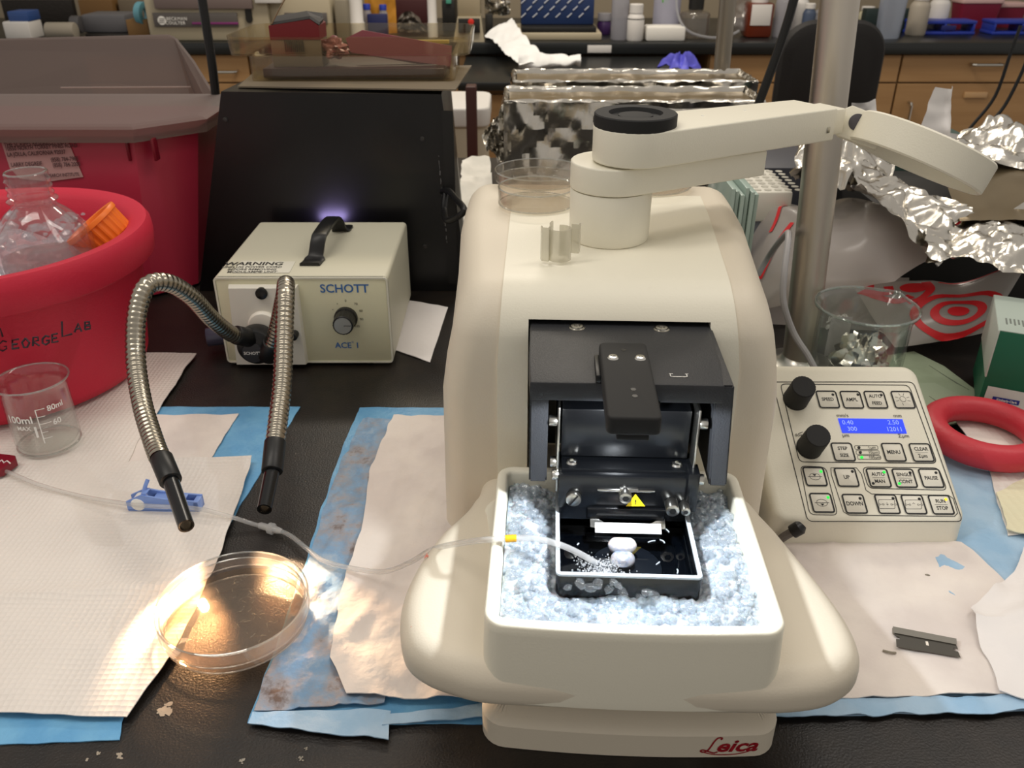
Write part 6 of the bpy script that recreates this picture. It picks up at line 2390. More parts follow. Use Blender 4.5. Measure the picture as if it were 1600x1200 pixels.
for i in range(5):
    tx.box(.006 + i * .0032, .016 + (i % 2) * .003, gh + .0006, .0074 + i * .0032, .030, gh + .0008)
tx.xf(gM).obj('top_print', mat('top_grey_print', '#6E746E', .7), wb, world=True, smooth=False)
m_ = MB().tube([(.030 + .0075 * math.cos(6.283 * i / 24), .024 + .0075 * math.sin(6.283 * i / 24), gh + .0008) for i in range(24)], .0004, 4, closed=True)
m_.xf(gM).obj('top_emblem', mat('top_grey_print', ''), wb, world=True)
for body, z_ in (('S', .040), ('P', .0345)):
    t = text_mb('SCIENCE' if body == 'S' else 'PRODUCTS', .0055, 'LEFT', bold=.0002)
    t.xf(gM @ frame((.042, -.0008, z_), (1, 0, 0), (0, 0, 1)))
    t.obj('front_lettering', M_WHITEINK, wb, world=True, smooth=False)

# ------------------------------------------------------------------ glass plates and perforated white block
for k in range(6):
    x = PY(1136, 330, .80).x + k * .0046
    o = single(MB().box(x, .790 + .003 * (k % 2), .0005, x + .0034, .89, .168 - .003 * (k % 3), .0003), 'glass_plate', mat('plate_glass_edge', '#A3B5AB', .15), 'upright greenish glass plate in the stack behind the right shoulder of the microtome', 'glass plate', 'stacked glass plates')
tbk = thing('tip_rack', 'white perforated tip rack lid between the glass plates and the pole', 'rack', PY(1215, 290, .98))
q0, q1 = PY(1186, 300, .95), PY(1246, 300, .95)
zt3 = q0.z
MB().box(q0.x - .02, .95, zt3 - .035, q1.x - .004, 1.05, zt3, .003).obj('rack_top', mat('rack_white', '#DDD9CC', .5), tbk, world=True)
MB().box(q0.x - .018, .952, .0005, q1.x - .006, 1.048, zt3 - .034, .002).obj('rack_base', mat('rack_grey', '#5F6168', .5), tbk, world=True)
hl = MB()
for i in range(6):
    for j in range(7):
        hl.lathe([(0, 0), (.0042, 0), (.0042, -.0004)], 14, (q0.x - .011 + i * .0115, .958 + j * .0135, zt3 + .0005))
hl.obj('rack_holes', mat('hole_grey', '#B9B5A8', .6), tbk, world=True)['kind'] = 'stuff'
q0, q1 = PY(1185, 300, 1.08), PY(1345, 300, 1.08)
single(MB().box(q0.x, 1.08, .0005, q1.x + .01, 1.20, PY(1250, 262, 1.08).z, .002), 'storage_box', mat('slate_box', '#3C3D44', .5), 'dark slate box behind the pole and the perforated rack', 'box')
# petri dishes and clip on top of the microtome
TOPZ = .2028
def topw(px, py, z=TOPZ):
    return P(px, py, z)
for k, (px, py, r, z, lab_) in enumerate(((838, 316, .0285, .2032, 'clear petri dish on top of the microtome left of the swivel post'), (842, 280, .0360, .2035, 'shallow petri dish lid lying at the rear left edge of the microtome top'), (1012, 288, .0350, .2032, 'clear petri dish on top of the microtome right of the swivel post'))):
    c = P(px, py, z)
    if k == 0:
        c = P(838, 318, z)
    m_ = MB().lathe([(0, 0), (r - .001, 0), (r, .001), (r, .013 if k != 1 else .008), (r - .001, .013 if k != 1 else .008), (r - .001, .0014), (0, .0012)], 64, (c.x, c.y, z))
    h_ = .013 if k != 1 else .008
    pt_ = thing('petri_dish', lab_, 'petri dish', (c.x, c.y, z))
    m_.obj('dish_wall', clear('petri_small', (.95, .93, .90, 1), .04, ior=1.6, haze=.05, hazecol=(.75, .70, .66, 1)), pt_, world=True)
    rim_ring((c.x, c.y), r - .0005, z + h_, .0006).obj('rim_edge', M_EDGE, pt_, world=True)
    rim_ring((c.x, c.y), r - .0008, z + .0009, .0006).obj('base_edge', M_EDGE, pt_, world=True)
# clear plastic clip
cc_ = P(872, 408, TOPZ)
clipo = thing('plastic_clip', 'small clear plastic clip standing on the microtome beside the swivel post', 'clip', cc_)
M_CLIP = clear('clip_plastic', (.90, .89, .84, 1), .06, ior=1.7, haze=.38, hazecol=(.80, .78, .70, 1))


def wallpath(pts_, z0, z1, t=.0009):
    m_ = MB()
    L, Rr = [], []
    V_ = [Vector((a, b, 0)) for a, b in pts_]
    for i, p in enumerate(V_):
        d = (V_[min(i + 1, len(V_) - 1)] - V_[max(i - 1, 0)]).normalized()
        n = Vector((-d.y, d.x, 0))
        L.append(p + n * t / 2)
        Rr.append(p - n * t / 2)
    k = len(V_)
    ring_ = L + Rr[::-1]
    m_.loft([[(p.x, p.y, z0) for p in ring_], [(p.x, p.y, z1) for p in ring_]], cap=False)
    m_.f.append(tuple(range(2 * k)))
    m_.f.append(tuple(range(2 * k, 4 * k)))
    return m_


a_ = []
for i in range(15):
    t_ = R_(200 + 250 * i / 14)
    a_.append((cc_.x + .001 + .0068 * math.cos(t_), cc_.y + .004 + .0062 * math.sin(t_)))
wallpath(a_, TOPZ, TOPZ + .0200).obj('clip_arc', M_CLIP, clipo, world=True)
wallpath([(cc_.x - .0105, cc_.y + .004), (cc_.x - .0100, cc_.y + .0005), (cc_.x - .0062, cc_.y - .0006), (cc_.x - .0052, cc_.y + .0030)], TOPZ, TOPZ + .0215).obj('clip_wing', M_CLIP, clipo, world=True)
wallpath([(cc_.x + .0080, cc_.y + .0040), (cc_.x + .0125, cc_.y + .0030), (cc_.x + .0135, cc_.y + .0060)], TOPZ + .004, TOPZ + .0225).obj('clip_wing', M_CLIP, clipo, world=True)
wallpath([(cc_.x - .0052, cc_.y + .0030), (cc_.x - .0035, cc_.y + .0075)], TOPZ + .002, TOPZ + .0235).obj('clip_tongue', M_CLIP, clipo, world=True)
# grey data cable from the microtome past the pole
m_ = MB().tube(catmull([PY(1184, 430, .84), PY(1205, 395, .84), PY(1228, 366, .77), PY(1232, 372, .74), PY(1226, 420, .715), PY(1224, 470, .705), PY(1240, 520, .70), PY(1262, 555, .69), PY(1280, 590, .68), P(1290, 615, .004)], 6), .0030, 10)
single(m_, 'data_cable', mat('grey_white_cable', '#9C9A9A', .5), 'grey data cable looping in front of the bag and pole', 'cable')
# white tissue sticking up and tissues behind
def tis(pts_, Y, label, bulge=.02, seed=1):
    V_ = [PY(a, b, Y) for a, b in pts_]
    def fn(s, r):
        p = bil(V_, s, r)
        return p + Vector((0, -bulge * math.sin(3.14 * s) * (1 - r * .3) + .012 * fnz(p, 22, seed, 3), 0))
    return single(MB().grid(fn, 18, 24), 'tissue', mat('tissue_white', '#D9D5D2', .9), label, 'tissue')
tis([(1425, 232), (1482, 232), (1489, 134), (1462, 136)], 1.10, 'white tissue sticking up from its box behind the foil at the right', .03, 2)
tis([(1440, 235), (1560, 240), (1545, 212), (1470, 205)], 1.12, 'flat crumpled white tissue lying beside the upright one', .02, 5)
tis([(1330, 185), (1372, 182), (1372, 156), (1330, 160)], 1.15, 'white tissue edge behind the magnifier hinge', .01, 3)
tis([(1525, 250), (1600, 250), (1590, 205), (1545, 212)], 1.16, 'white crumpled tissue at the far right behind the foil', .02, 8)
tb_x0, tb_x1 = PY(1410, 232, 1.09).x, PY(1560, 232, 1.09).x
zt4 = PY(1480, 232, 1.09).z
single(MB().box(tb_x0, 1.12, .001, tb_x1, 1.22, zt4 - .002, .002), 'tissue_box', mat('teal_box', '#3A4F49', .5), 'dark green tissue box behind the foil at the right', 'box')
# thin black cords at the far right
for k, pts_ in enumerate((((1595, 40, 1.5), (1580, 80, 1.5), (1555, 150, 1.5), (1520, 195, 1.5), (1503, 216, 1.5)), ((1612, 70, 1.45), (1598, 110, 1.45), (1570, 165, 1.45), (1542, 200, 1.45), (1533, 235, 1.45), (1533, 262, 1.4)))):
    single(MB().tube(catmull([PY(*p) for p in pts_], 5), .0028, 8), 'thin_cord', M_BLACKP, ('left one of two thin black cords hanging at the far right', 'right one of two thin black cords hanging at the far right')[k], 'cord')
# things between the black box and the foil trays
wx = PY(722, 200, 1.56)
bn = thing('waste_bin', 'cream plastic bin with white lid seen between the black box and the foil trays', 'bin', (wx.x, 2.0, -.92))
q = PY(724, 190, 2.0)
MB().prism(rrect(q.x - .09, 1.92, q.x + .055, 2.12, .03, 4), -.92, PY(724, 188, 2.0).z).obj('bin_body', mat('bin_cream', '#B9AE98', .6), bn, world=True)
MB().prism(rrect(q.x - .095, 1.915, q.x + .062, 2.13, .03, 4), PY(724, 188, 2.0).z, PY(724, 158, 2.0).z, .006, 3).obj('bin_lid', mat('bin_lid', '#D0CCC6', .5), bn, world=True)
q = PY(737, 150, 1.9)
single(MB().box(q.x - .010, 1.84, -.92, q.x + .012, 1.88, PY(737, 128, 1.9).z, .003), 'wooden_leg', mat('dark_red_wood', '#3B1710', .5), 'dark reddish upright post beside the cream bin', 'post')
# ================================================================== things on the far worktop
def bx(name, x0, y0, x1, y1, Y, depth, m, label, cat, bevel=.004, ground=True, group=None):
    a, b = PY(x0, y0, Y), PY(x1, y1, Y)
    z0_ = 0.0005 if ground else b.z
    return single(MB().box(a.x, Y, z0_, b.x, Y + depth, a.z, bevel), name, m, label, cat, group)


def bottle(name, px, w, ytop, Y, mbody, mcap, label, capw=.5, caph=.12, h=None, band=None):
    """bottle standing on the worktop; w in picture pixels"""
    c = PY(px, 40, Y)
    s = (PY(px + w / 2, 40, Y) - c).x
    zt_ = PY(px, ytop, Y).z if h is None else h
    t = thing(name, label, 'bottle', (c.x, Y, .0005))
    hb_ = zt_ * (1 - caph)
    MB().lathe([(0, .0005), (s * .92, .0005), (s, .006), (s, hb_ * .82), (s * .9, hb_ * .90), (s * capw, hb_ * .97), (s * capw, hb_), (0, hb_)], 28, (c.x, Y, 0)).obj('bottle_body', mbody, t, world=True)
    MB().lathe([(0, hb_), (s * (capw + .06), hb_), (s * (capw + .06), zt_ - .002), (s * capw, zt_), (0, zt_)], 24, (c.x, Y, 0)).obj('cap', mcap, t, world=True)
    if band:
        MB().lathe([(s * 1.01, hb_ * band[0]), (s * 1.02, hb_ * band[0]), (s * 1.02, hb_ * band[1]), (s * 1.01, hb_ * band[1])], 28, (c.x, Y, 0)).obj('band', band[2], t, world=True)
    return t


M_FW = mat('far_white', '#CFCBC6', .5)
M_FC = mat('instrument_cream', '#A79C84', .5)
M_FG = mat('instrument_grey', '#5A5650', .5)
M_FP = clear('far_clear', (.86, .86, .88, 1), .1, ior=1.5, haze=.55, hazecol=(.62, .62, .68, 1))
M_FB = mat('far_blue', '#24389A', .4)
M_FK = mat('far_black', '#15130F', .5)

# large instrument with printed maker's band, left
ins = thing('spectrophotometer', 'cream bench instrument with grey band and lettering on the far worktop', 'instrument', (PY(330, 60, 3.32).x, 3.5, 0))
a, b = PY(236, 66, 3.32), PY(425, 66, 3.32)
MB().box(a.x, 3.32, .0005, b.x, 3.75, .155, .006).obj('instrument_body', M_FC, ins, world=True)
g0, g1 = PY(238, 20, 3.315), PY(373, 42, 3.315)
MB().box(g0.x, 3.312, g1.z, g1.x, 3.325, g0.z, .001).obj('grey_band', mat('band_grey', '#55504D', .5), ins, world=True)
u0, u1 = PY(236, -20, 3.31), PY(395, 14, 3.31)
MB().box(u0.x, 3.306, u1.z, u1.x, 3.33, .160, .003).obj('mauve_cover', mat('mauve_grey', '#6E605C', .6), ins, world=True)
p0, p1 = PY(300, 35, 3.31), PY(372, 38, 3.31)
MB().box(p0.x, 3.309, p1.z, p1.x, 3.316, p0.z, .0003).obj('purple_line', mat('purple_line', '#7B2A6A', .5), ins, world=True)
for body, px, py in (('BECKMAN', 276, 29.5), ('COULTER', 274, 36)):
    t = text_mb(body, .0150, bold=.0001, width=1.0, space=1.1)
    t.xf(frame(PY(px, py, 3.310), (1, 0, 0), (0, 0, 1)))
    t.obj('maker_lettering', M_WHITEINK, ins, world=True, smooth=False)
c = PY(253, 32, 3.311)
MB().cyl(c, c + Vector((0, -.002, 0)), .0145, n=28).obj('round_emblem', M_WHITEINK, ins, world=True)
for i in range(3):
    q = PY(253, 29 + i * 3, 3.3085)
    MB().box(q.x - .010, 3.3075, q.z - .0008, q.x + .010, 3.3088, q.z + .0008).obj('emblem_stripe', mat('band_grey', ''), ins, world=True, smooth=False)
c = PY(389, 24, 3.316)
MB().prism(rrect(-.012, -.025, .012, .025, .0115, 5), 0, .004).xf(frame(c, (1, 0, 0), (0, 0, 1))).obj('oval_knob', M_FK, ins, world=True)
ins2 = thing('bench_instrument', 'second cream instrument with grey window behind the clear tray', 'instrument', (PY(490, 50, 3.34).x, 3.5, 0))
a, b = PY(426, 60, 3.34), PY(520, 60, 3.34)
MB().box(a.x, 3.34, .0005, b.x, 3.75, .150, .006).obj('instrument_body', M_FC, ins2, world=True)
g0, g1 = PY(444, 20, 3.336), PY(512, 38, 3.336)
MB().box(g0.x, 3.334, g1.z, g1.x, 3.345, g0.z, .001).obj('grey_window', mat('band_grey', ''), ins2, world=True)
a, b = PY(396, -12, 3.30), PY(438, 5, 3.30)
single(MB().box(a.x, 3.300, b.z, b.x, 3.339, .165, .002), 'paper_pad', M_FW, 'white paper pad leaning on the two cream instruments', 'paper pad')
bx('equipment_column', 521, 0, 546, 60, 3.36, .2, mat('beige_grey', '#7C7463', .5), 'grey-beige upright equipment column right of the instruments', 'equipment')
# left of the instrument: tape dispenser, tape roll, boxes, tubes
bx('wire_mesh_panel', 0, 0, 120, 40, 3.95, .03, mat('mesh_dark', '#1E1813', .7, bump=('voronoi', 80, 1.0)), 'dark perforated panel at the back of the far worktop, left', 'panel', .001)
bx('kraft_box', 121, 0, 182, 40, 3.80, .12, mat('kraft_board', '#6E4F28', .7), 'brown cardboard box at the back of the far worktop, left', 'box', .002)
bx('grey_carton', 183, 0, 232, 40, 3.82, .12, mat('grey_carton', '#6B5E4C', .7), 'grey-brown carton beside the brown box on the far worktop', 'box', .002)
td = thing('sealer', 'slate grey long appliance lying on the far worktop behind the raised lid', 'appliance', (PY(160, 50, 3.45).x, 3.5, 0))
a, b = PY(124, 23, 3.45), PY(200, 53, 3.45)
MB().box(a.x, 3.45, .012, b.x, 3.60, a.z, .01).obj('appliance_body', mat('slate_grey', '#5C5B5E', .5), td, world=True)
MB().box(a.x + .01, 3.44, .0005, b.x + .02, 3.61, .011, .002).obj('appliance_base', mat('dark_base', '#2C2825', .5), td, world=True)
MB().cyl(PY(113, 38, 3.44), PY(128, 38, 3.44), .030, n=24, bevel=.004).obj('appliance_end', mat('slate_grey2', '#474546', .5), td, world=True)
c = PY(224, 22, 3.40)
single(MB().lathe([(.022, -.012), (.042, -.012), (.042, .012), (.022, .012), (.022, -.012)], 40, M=frame(c, (0.25, .97, 0), (0, 0, 1))), 'tape_roll', mat('teal_tape', '#5E93A0', .5), 'roll of pale teal tape standing on the kraft dispenser', 'tape roll')
bx('tape_dispenser', 196, 31, 234, 57, 3.37, .07, mat('dispenser_wood', '#7A5A30', .6), 'small wooden tape dispenser under the teal roll', 'dispenser', .002)
bx('white_tub', 2, 34, 50, 60, 3.36, .1, M_FW, 'white box with blue lid at the left end of the far worktop', 'box', .006)
bx('blue_pack', 10, 18, 46, 34, 3.37, .09, mat('dusky_blue', '#2D4A82', .5), 'blue pack lying on the white box, far left', 'pack', .004, ground=False)
c = PY(90, 52, 3.34)
single(MB().cyl((c.x - .045, 3.36, .030), (c.x + .06, 3.36, .030), .029, n=28, bevel=.004), 'white_roll', mat('roll_grey', '#8E8678', .6), 'pale round-ended roll lying left on the far worktop', 'roll')
# white tubes, blue-capped bottles, yellow bag behind the clear tray
for k, (px, w_, yt) in enumerate(((558, 24, -20), (676, 16, -20))):
    c = PY(px, 40, 3.42)
    s = (PY(px + w_ / 2, 40, 3.42) - c).x
    m_ = MB().lathe([(0, .0005), (s, .0005), (s, .05), (s * 1.0, .0501), (s * .88, .055), (s * .88, .16), (0, .16)], 24, (c.x, 3.42, 0))
    single(m_, 'white_cylinder', M_FW, ('wide white plastic cylinder behind the clear tray', 'narrow white plastic cylinder right of the yellow bag')[k], 'cylinder')
for k, (px, yt) in enumerate(((575, 6), (600, 7))):
    bottle('capped_bottle', px, 14, yt, 3.50 + .02 * k, M_FP, M_FB, ('left blue-capped bottle behind the clear tray', 'right blue-capped bottle behind the clear tray')[k], .75, .18)
bx('blue_rack', 573, 22, 606, 50, 3.47, .02, mat('navy', '#1C2250', .5), 'dark blue rack in front of the blue-capped bottles', 'rack')
m_ = MB().grid(lambda s, r: (PY(572 + 48 * s, 40, 3.56).x, 3.56 - .03 * math.sin(3.14 * s) + .01 * fnz((s, r), 3, 4, 3), .0005 + .16 * r * (1 - .15 * s)), 18, 12)
single(m_, 'yellow_bag', mat('amber_bag', '#B9802A', .5), 'amber yellow bag standing behind the blue-capped bottles', 'bag')
m_ = MB().grid(lambda s, r: (PY(622 + 46 * s, 40, 3.6).x, 3.6 + .03 * fnz((s * 2, r), 3, 1, 3), .0005 + .075 * r * math.sin(3.14 * min(.95, s * .8 + .2))), 16, 12)
single(m_, 'film_bag', mat('grey_film', '#5C544C', .4), 'crumpled grey film bag right of the yellow bag', 'bag')
bx('dark_red_cloth', 615, 0, 668, 24, 3.80, .05, mat('maroon_cloth', '#3A0E10', .7), 'dark maroon panel at the back of the worktop', 'panel', .003)
bx('dark_cabinet', 690, 0, 712, 60, 3.60, .2, M_FK, 'black narrow case beside the stirrer', 'case')
c = PY(701, 3, 3.59)
single(MB().box(c.x - .010, 3.588, c.z - .006, c.x + .010, 3.594, c.z + .02, .001), 'green_sticker', mat('teal_green', '#4E9A84', .5), 'small green sticker on the black narrow case', 'sticker')
# stirrer with red knob
stt = thing('stirrer', 'cream upright stirrer with black panel and red knob on the far worktop', 'instrument', (PY(735, 55, 3.30).x, 3.36, 0))
a, b = PY(712, 66, 3.30), PY(756, 25, 3.30)
m_ = MB().add([PY(708, 67, 3.29), PY(757, 67, 3.29), PY(751, 26, 3.30), PY(715, 26, 3.30)] + [p + Vector((0, .12, 0)) for p in (PY(708, 67, 3.29), PY(757, 67, 3.29), PY(751, 26, 3.30), PY(715, 26, 3.30))],
        [(0, 1, 2, 3), (7, 6, 5, 4), (0, 4, 5, 1), (1, 5, 6, 2), (2, 6, 7, 3), (3, 7, 4, 0)])
m_.obj('stirrer_base', M_FC, stt, world=True, smooth=False)
a, b = PY(715, 26, 3.31), PY(750, -10, 3.31)
MB().box(a.x, 3.31, a.z, b.x, 3.40, .16, .004).obj('stirrer_column', mat('cream_dark', '#8C8068', .5), stt, world=True)
a, b = PY(716, 29, 3.288), PY(750, 51, 3.285)
MB().box(a.x, 3.280, b.z, b.x, 3.294, a.z, .001).obj('black_panel', M_FK, stt, world=True)
c = PY(736, 34, 3.28)
MB().cyl(c, c + Vector((0, -.012, 0)), .0105, n=24, bevel=.002).obj('red_knob', mat('knob_red', '#C0281C', .4), stt, world=True)
bx('small_jar', 758, 22, 770, 40, 3.34, .04, M_FK, 'small black jar between the stirrer and the white towel', 'jar')
def ffn(s, r):
    p = PY(757 + 40 * s, 24 - 24 * r, 3.42)
    return p + Vector((0, crumple(p, 14, .10, 3), crumple(p, 25, .02, 5)))
single(MB().grid(ffn, 20, 14), 'foil_piece', M_FOIL, 'crumpled foil piece at the back of the worktop left of the blue box', 'foil')
# blue box with white pattern on a white tray
bb_ = thing('blue_box', 'dark blue box with white slanted dashes standing on a flat instrument', 'box', (PY(870, 40, 3.42).x, 3.5, .02))
a, b = PY(814, 46, 3.42), PY(927, 46, 3.42)
MB().box(a.x, 3.42, .045, b.x, 3.60, .150, .003).obj('box_body', mat('pattern_blue', '#172C55', .5), bb_, world=True)
dsh = MB()
rr = 0
for j in range(-1, 5):
    for i in range(-3, 9):
        px = 818 + i * 18 - j * 9 + 36
        py = 2 + j * 11
        if 816 < px < 921 and -2 < py < 43:
            p, q = PY(px - 3.6, py + 3.3, 3.4185), PY(px + 3.6, py - 3.3, 3.4185)
            if p.z > .048:
                dsh.tube([p, q], .0022, 5)
o = dsh.obj('dash_pattern', mat('dash_white', '#B9BCC4', .6), bb_, world=True)
o['kind'] = 'stuff'
ft = thing('flat_instrument', 'flat cream instrument platform under the blue box', 'instrument', (PY(880, 60, 3.36).x, 3.5, 0))
a, b = PY(806, 67, 3.33), PY(940, 67, 3.33)
MB().box(a.x, 3.33, .0005, b.x, 3.66, .026, .005).obj('platform_body', M_FC, ft, world=True)
MB().box(a.x + .02, 3.34, .0255, b.x - .02, 3.64, .044, .003).obj('platform_top', M_FK, ft, world=True)
c = PY(936, 78, FY - .002)
# white label on the worktop edge
single(MB().box(PY(918, 75, 3.27).x, 3.2665, -.033, PY(955, 80, 3.27).x, 3.2688, -.008, .0003), 'edge_label', M_FW, 'small white label stuck on the front edge of the far worktop', 'label')
# bottles and boxes, middle
bottle('purple_bottle', 944, 22, 20, 3.52, mat('violet', '#3A2150', .4), M_FP, 'clear jar with dark violet contents right of the blue box', .9, .35)
bottle('clear_bottle', 968, 27, -25, 3.36, M_FP, M_FW, 'tall clear plastic bottle left of the small white bottle', .8, .1)
wb2 = bottle('white_bottle', 993, 26, 6, 3.33, M_FW, M_FW, 'small white screw-cap bottle with dark band on the far worktop', .75, .24, band=(.78, .81, M_FK))
bottle('clear_bottle', 1040, 42, -25, 3.44, clear('lilac_clear', (.8, .8, .9, 1), .1, ior=1.5, haze=.7, hazecol=(.62, .62, .74, 1)), M_FW, 'wide milky plastic bottle with green mark behind the styrofoam block', .8, .1)
bx('green_mark', 1035, -2, 1044, 4, 3.395, .003, mat('green_mark', '#5FA04A', .5), 'green marker spot on the wide milky bottle', 'mark', .0005, ground=False)
bx('styrofoam_block', 1011, 42, 1070, 67, 3.30, .09, mat('styrofoam', '#D6D3CC', .8, bump=('voronoi', 300, .4)), 'white styrofoam block on the far worktop beside the white bottle', 'block', .008)
bottle('glass_flask', 1085, 46, -5, 3.42, clear('flask_glass', (.75, .72, .68, 1), .05, ior=1.8, haze=.25, hazecol=(.4, .37, .33, 1)), M_FK, 'glass flask with reddish mark left of the far pole', .45, .3)
m_ = MB().tube(catmull([PY(1056, -10, 3.36), PY(1060, 25, 3.33), PY(1075, 48, 3.31), PY(1105, 58, 3.31), PY(1135, 57, 3.32), PY(1155, 48, 3.33)], 6), .0045, 8)
single(m_, 'clear_hose', clear('hose', (.85, .85, .86, 1), .1, ior=1.6, haze=.5, hazecol=(.6, .6, .62, 1)), 'clear plastic hose curving over the far worktop behind the pole', 'hose')
def bagf(s, r):
    p = PY(1128 + 48 * s, 48 - 50 * r, 3.46)
    return p + Vector((0, .03 * fnz(p, 12, 2, 3), .01 * fnz(p, 20, 7, 3)))
single(MB().grid(bagf, 18, 18), 'film_bag', clear('film2', (.8, .78, .78, 1), .1, ior=1.7, haze=.4, hazecol=(.45, .42, .42, 1)), 'crumpled clear film bag between the far pole and the amber bottle', 'bag')
am = thing('reagent_bottle', 'square amber-brown reagent bottle with white label on the far worktop', 'bottle', (PY(1185, 55, 3.42).x, 3.45, 0))
a, b = PY(1166, 52, 3.40), PY(1206, 52, 3.40)
MB().box(a.x, 3.40, .0005, b.x, 3.49, PY(1186, 5, 3.40).z, .010).obj('bottle_body', mat('amber_brown', '#5E2412', .2), am, world=True)
MB().cyl(((a.x + b.x) / 2, 3.445, .10), ((a.x + b.x) / 2, 3.445, .16), .030, n=24).obj('cap', M_FW, am, world=True)
a, b = PY(1176, 7, 3.397), PY(1203, 40, 3.397)
MB().box(a.x, 3.3975, b.z, b.x, 3.3995, a.z, .0003).obj('paper_label', M_FW, am, world=True)
for k, (px, w_, yt, Yb, mm, lab_) in enumerate(((1222, 28, -20, 3.44, M_FP, 'clear bottle right of the amber-brown reagent bottle'), (1246, 26, -15, 3.5, M_FW, 'white bottle partly behind the slanting cord'),
                                                (1262, 20, 5, 3.42, mat('steel_blue', '#3E4A60', .5), 'blue-grey jar left of the steel pole'), (1300, 60, 6, 3.60, M_FP, 'milky bottle behind the steel pole'), (1352, 26, 10, 3.62, mat('cream_plastic', '#B9B49A', .5), 'cream capped bottle right of the steel pole'),
                                                (1432, 30, -10, 3.5, mat('cream_plastic2', '#A39A8C', .5), 'tall beige bottle right of the big clear bottle'), (1462, 30, -12, 3.62, M_FW, 'white bottle behind the blue racks'))):
    bottle('storage_bottle', px, w_, yt, Yb, mm, M_FW, lab_, .7, .15)
cb_ = PY(1395, 45, 3.36)
single(MB().loft([[(cb_.x + x, 3.40 + y, z) for x, y in rrect(-.040 * k_, -.030, .040 * k_, .030, .015, 4)] for z, k_ in ((.0005, .85), (.006, .95), (.14, 1.1))], cap=True), 'clear_bottle', clear('bluish_clear', (.72, .78, .88, 1), .1, ior=1.5, haze=.7, hazecol=(.50, .54, .62, 1)), 'large bluish clear plastic bottle right of the black chair', 'bottle')
bx('dark_green_rack', 1355, 14, 1378, 40, 3.55, .05, mat('dark_green', '#1D2B2A', .5), 'dark green rack behind the bluish bottle', 'rack')
bx('dark_green_rack', 1413, 14, 1432, 38, 3.58, .05, mat('dark_green', ''), 'dark green rack right of the bluish bottle', 'rack')
# blue floating racks and pink things
for k, (x0, x1, Yb) in enumerate(((1424, 1524, 3.50), (1550, 1640, 3.50))):
    t = thing('tube_rack', ('left blue tube rack on the far worktop', 'right blue tube rack on the far worktop')[k], 'rack', (PY((x0 + x1) / 2, 50, Yb).x, Yb, 0))
    a, b = PY(x0, 50, Yb), PY(x1, 50, Yb)
    MB().box(a.x, Yb, .0005, b.x, Yb + .10, .012, .003).obj('rack_floor', M_FB, t, world=True)
    for xx in (a.x + .004, (a.x + b.x) / 2, b.x - .012):
        MB().box(xx, Yb, .010, xx + .008, Yb + .10, .040, .002).obj('rack_post', M_FB, t, world=True)
    MB().box(a.x, Yb, .038, b.x, Yb + .10, .050, .003).obj('rack_deck', M_FB, t, world=True)
    q = PY(x0 + 48, 38, Yb)
    MB().box(q.x, Yb - .002, .016, q.x + .055, Yb - .0005, .034, .0005).obj('rack_label', mat('rack_navy', '#1A2266', .5), t, world=True)
for k, (x0, x1, y0, lab_) in enumerate(((1505, 1565, 2, 'magenta red tub with pale lid on the far worktop, left of two'), (1560, 1604, 8, 'smaller magenta red tub with pale lid at the far right'))):
    Yb = 3.70 + .04 * k
    a, b = PY(x0, y0, Yb), PY(x1, y0 + 18, Yb)
    t = thing('plastic_tub', lab_, 'tub', ((a.x + b.x) / 2, Yb, 0))
    MB().loft([[(x, y, z) for x, y in rrect(a.x + i_, Yb + i_, b.x - i_, Yb + .10 - i_, .012, 4)] for z, i_ in ((.0005, .010), (a.z - .008, 0))], cap=True).obj('tub_body', mat('magenta_red', '#7A1C34', .4), t, world=True)
    MB().prism(rrect(a.x - .004, Yb - .004, b.x + .004, Yb + .104, .014, 4), a.z - .008, a.z + .008, .002, 2).obj('tub_lid', mat('pale_lid', '#C9A7A2', .4), t, world=True)

# white towel draped over the lower counter
def tw(s, r):
    L_ = [(757, 57, 3.27), (770, 66, 3.20), (790, 95, 2.95), (812, 111, 2.72)]
    Rr = [(800, 30, 3.36), (822, 62, 3.10), (850, 90, 2.85), (905, 93, 2.80)]
    def at(c, t):
        k = min(int(t * 3), 2)
        f = t * 3 - k
        return PY(*c[k]).lerp(PY(*c[k + 1]), f)
    p = at(L_, r).lerp(at(Rr, r), s)
    p.z += .022 * fnz(p, 9, 2, 3) + .010
    return p
single(MB().grid(tw, 30, 36), 'towel', mat('white_cloth', '#DCDCDA', .9), 'crumpled white paper towel draped from the far worktop over the low counter', 'towel', angle=60)
def tw2(s, r):
    p = PY(810 + 97 * s, 110 - 26 * r * (1 - .4 * s) - 6 * s, 2.76)
    return p + Vector((0, .03 * fnz(p, 12, 6, 3) - .02 * math.sin(3.14 * r), .012 * fnz(p, 20, 5, 3)))
single(MB().grid(tw2, 24, 12), 'towel', mat('white_cloth', ''), 'second white paper towel end lying on the front edge of the low counter', 'towel', angle=60)
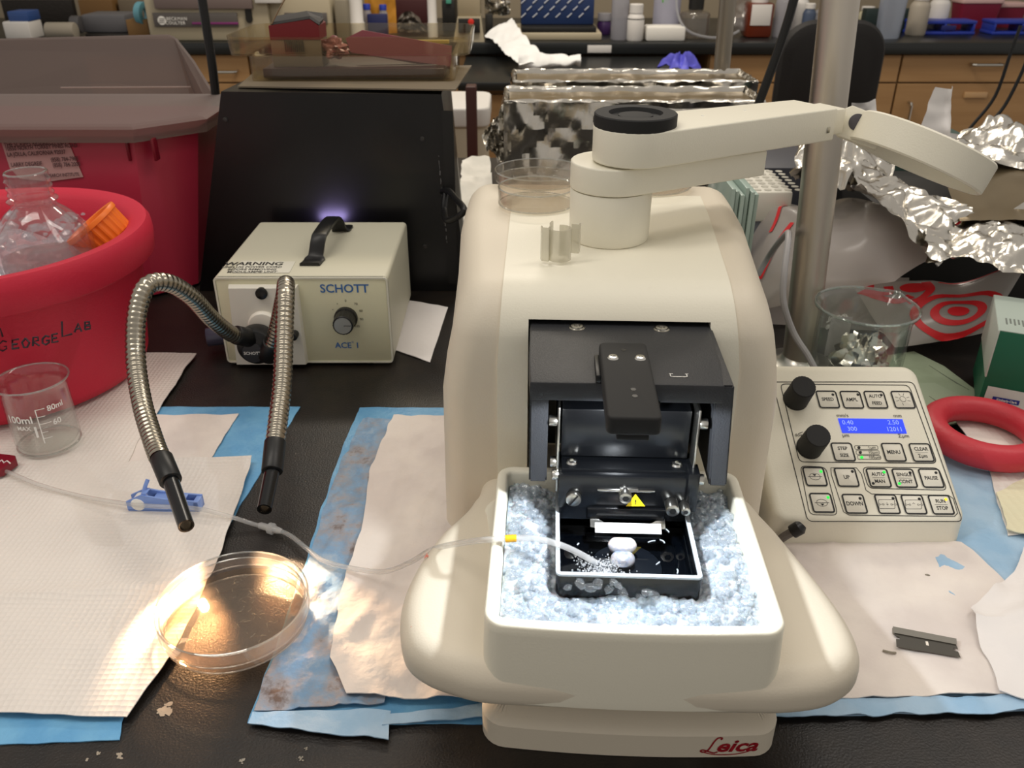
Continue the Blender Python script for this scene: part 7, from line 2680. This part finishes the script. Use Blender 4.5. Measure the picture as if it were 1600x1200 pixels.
# purple nitrile glove
gl = MB()
gc = PY(1062, 96, 2.90)
def glf(a, b):
    th = a * 6.28318
    R = .78 * (.060 + .022 * math.sin(th * 3 + .4) + .014 * math.sin(th * 5 + 1)) * b
    h = .046 * (1 - b) ** .7 + .020 * math.sin(th * 5) * b * (1 - b) * 3 + .012 * noise.noise(Vector((math.cos(th) * b * 4, math.sin(th) * b * 4, 2)))
    return Vector((gc.x + R * math.cos(th) * 1.05, gc.y + R * math.sin(th) * .8, zl + .006 + max(h, 0) + .014 * b * abs(math.sin(th * 2.5))))
gl.grid(glf, 60, 16)
single(gl, 'nitrile_glove', mat('purple_nitrile', '#5B5AC8', .5), 'crumpled purple nitrile glove on the low counter', 'glove')

# ------------------------------------------------------------------ black chair, back towards the camera
CY = 2.35
ch = thing('lab_chair', 'black upholstered chair with rounded back between the benches, behind the pole', 'chair', (PY(1300, 120, CY).x, CY + .25, -.92))
a, b = PY(1203, 210, CY), PY(1398, 32, CY)
pl_ = rrect(a.x, a.z, b.x, b.z, .085, 8)
m_ = MB().loft([[(x, y, z) for x, z in offset(pl_, d)] for d, y in ((-.03, CY), (-.008, CY + .008), (0, CY + .022), (-.006, CY + .05), (-.03, CY + .062))], cap=True)
M_CH = mat('chair_black', '#120F0E', .7, bump=('noise', 200, .4))
m_.obj('backrest', M_CH, ch, world=True)
cx_ = (a.x + b.x) / 2
MB().tube([(cx_, CY + .03, b.z - .25), (cx_, CY + .02, a.z - .05), (cx_, CY + .08, -.50), (cx_, CY + .24, -.51)], .014, 8).obj('back_bar', M_CH, ch, world=True)
MB().prism(rrect(cx_ - .21, CY + .06, cx_ + .21, CY + .47, .08, 6), -.49, -.42, .02, 3).obj('seat', M_CH, ch, world=True)
MB().cyl((cx_, CY + .26, -.84), (cx_, CY + .26, -.49), .022).obj('gas_column', M_BLACKP, ch, world=True)
for k in range(5):
    a5 = R_(72 * k + 18)
    MB().tube([(cx_, CY + .26, -.84), (cx_ + .25 * math.cos(a5), CY + .26 + .25 * math.sin(a5), -.875)], .016, 8).obj('leg', M_BLACKP, ch, world=True)
    MB().cyl((cx_ + .25 * math.cos(a5) - .01, CY + .26 + .25 * math.sin(a5), -.897), (cx_ + .25 * math.cos(a5) + .01, CY + .26 + .25 * math.sin(a5), -.897), .022, n=16).obj('castor', M_BLACKP, ch, world=True)
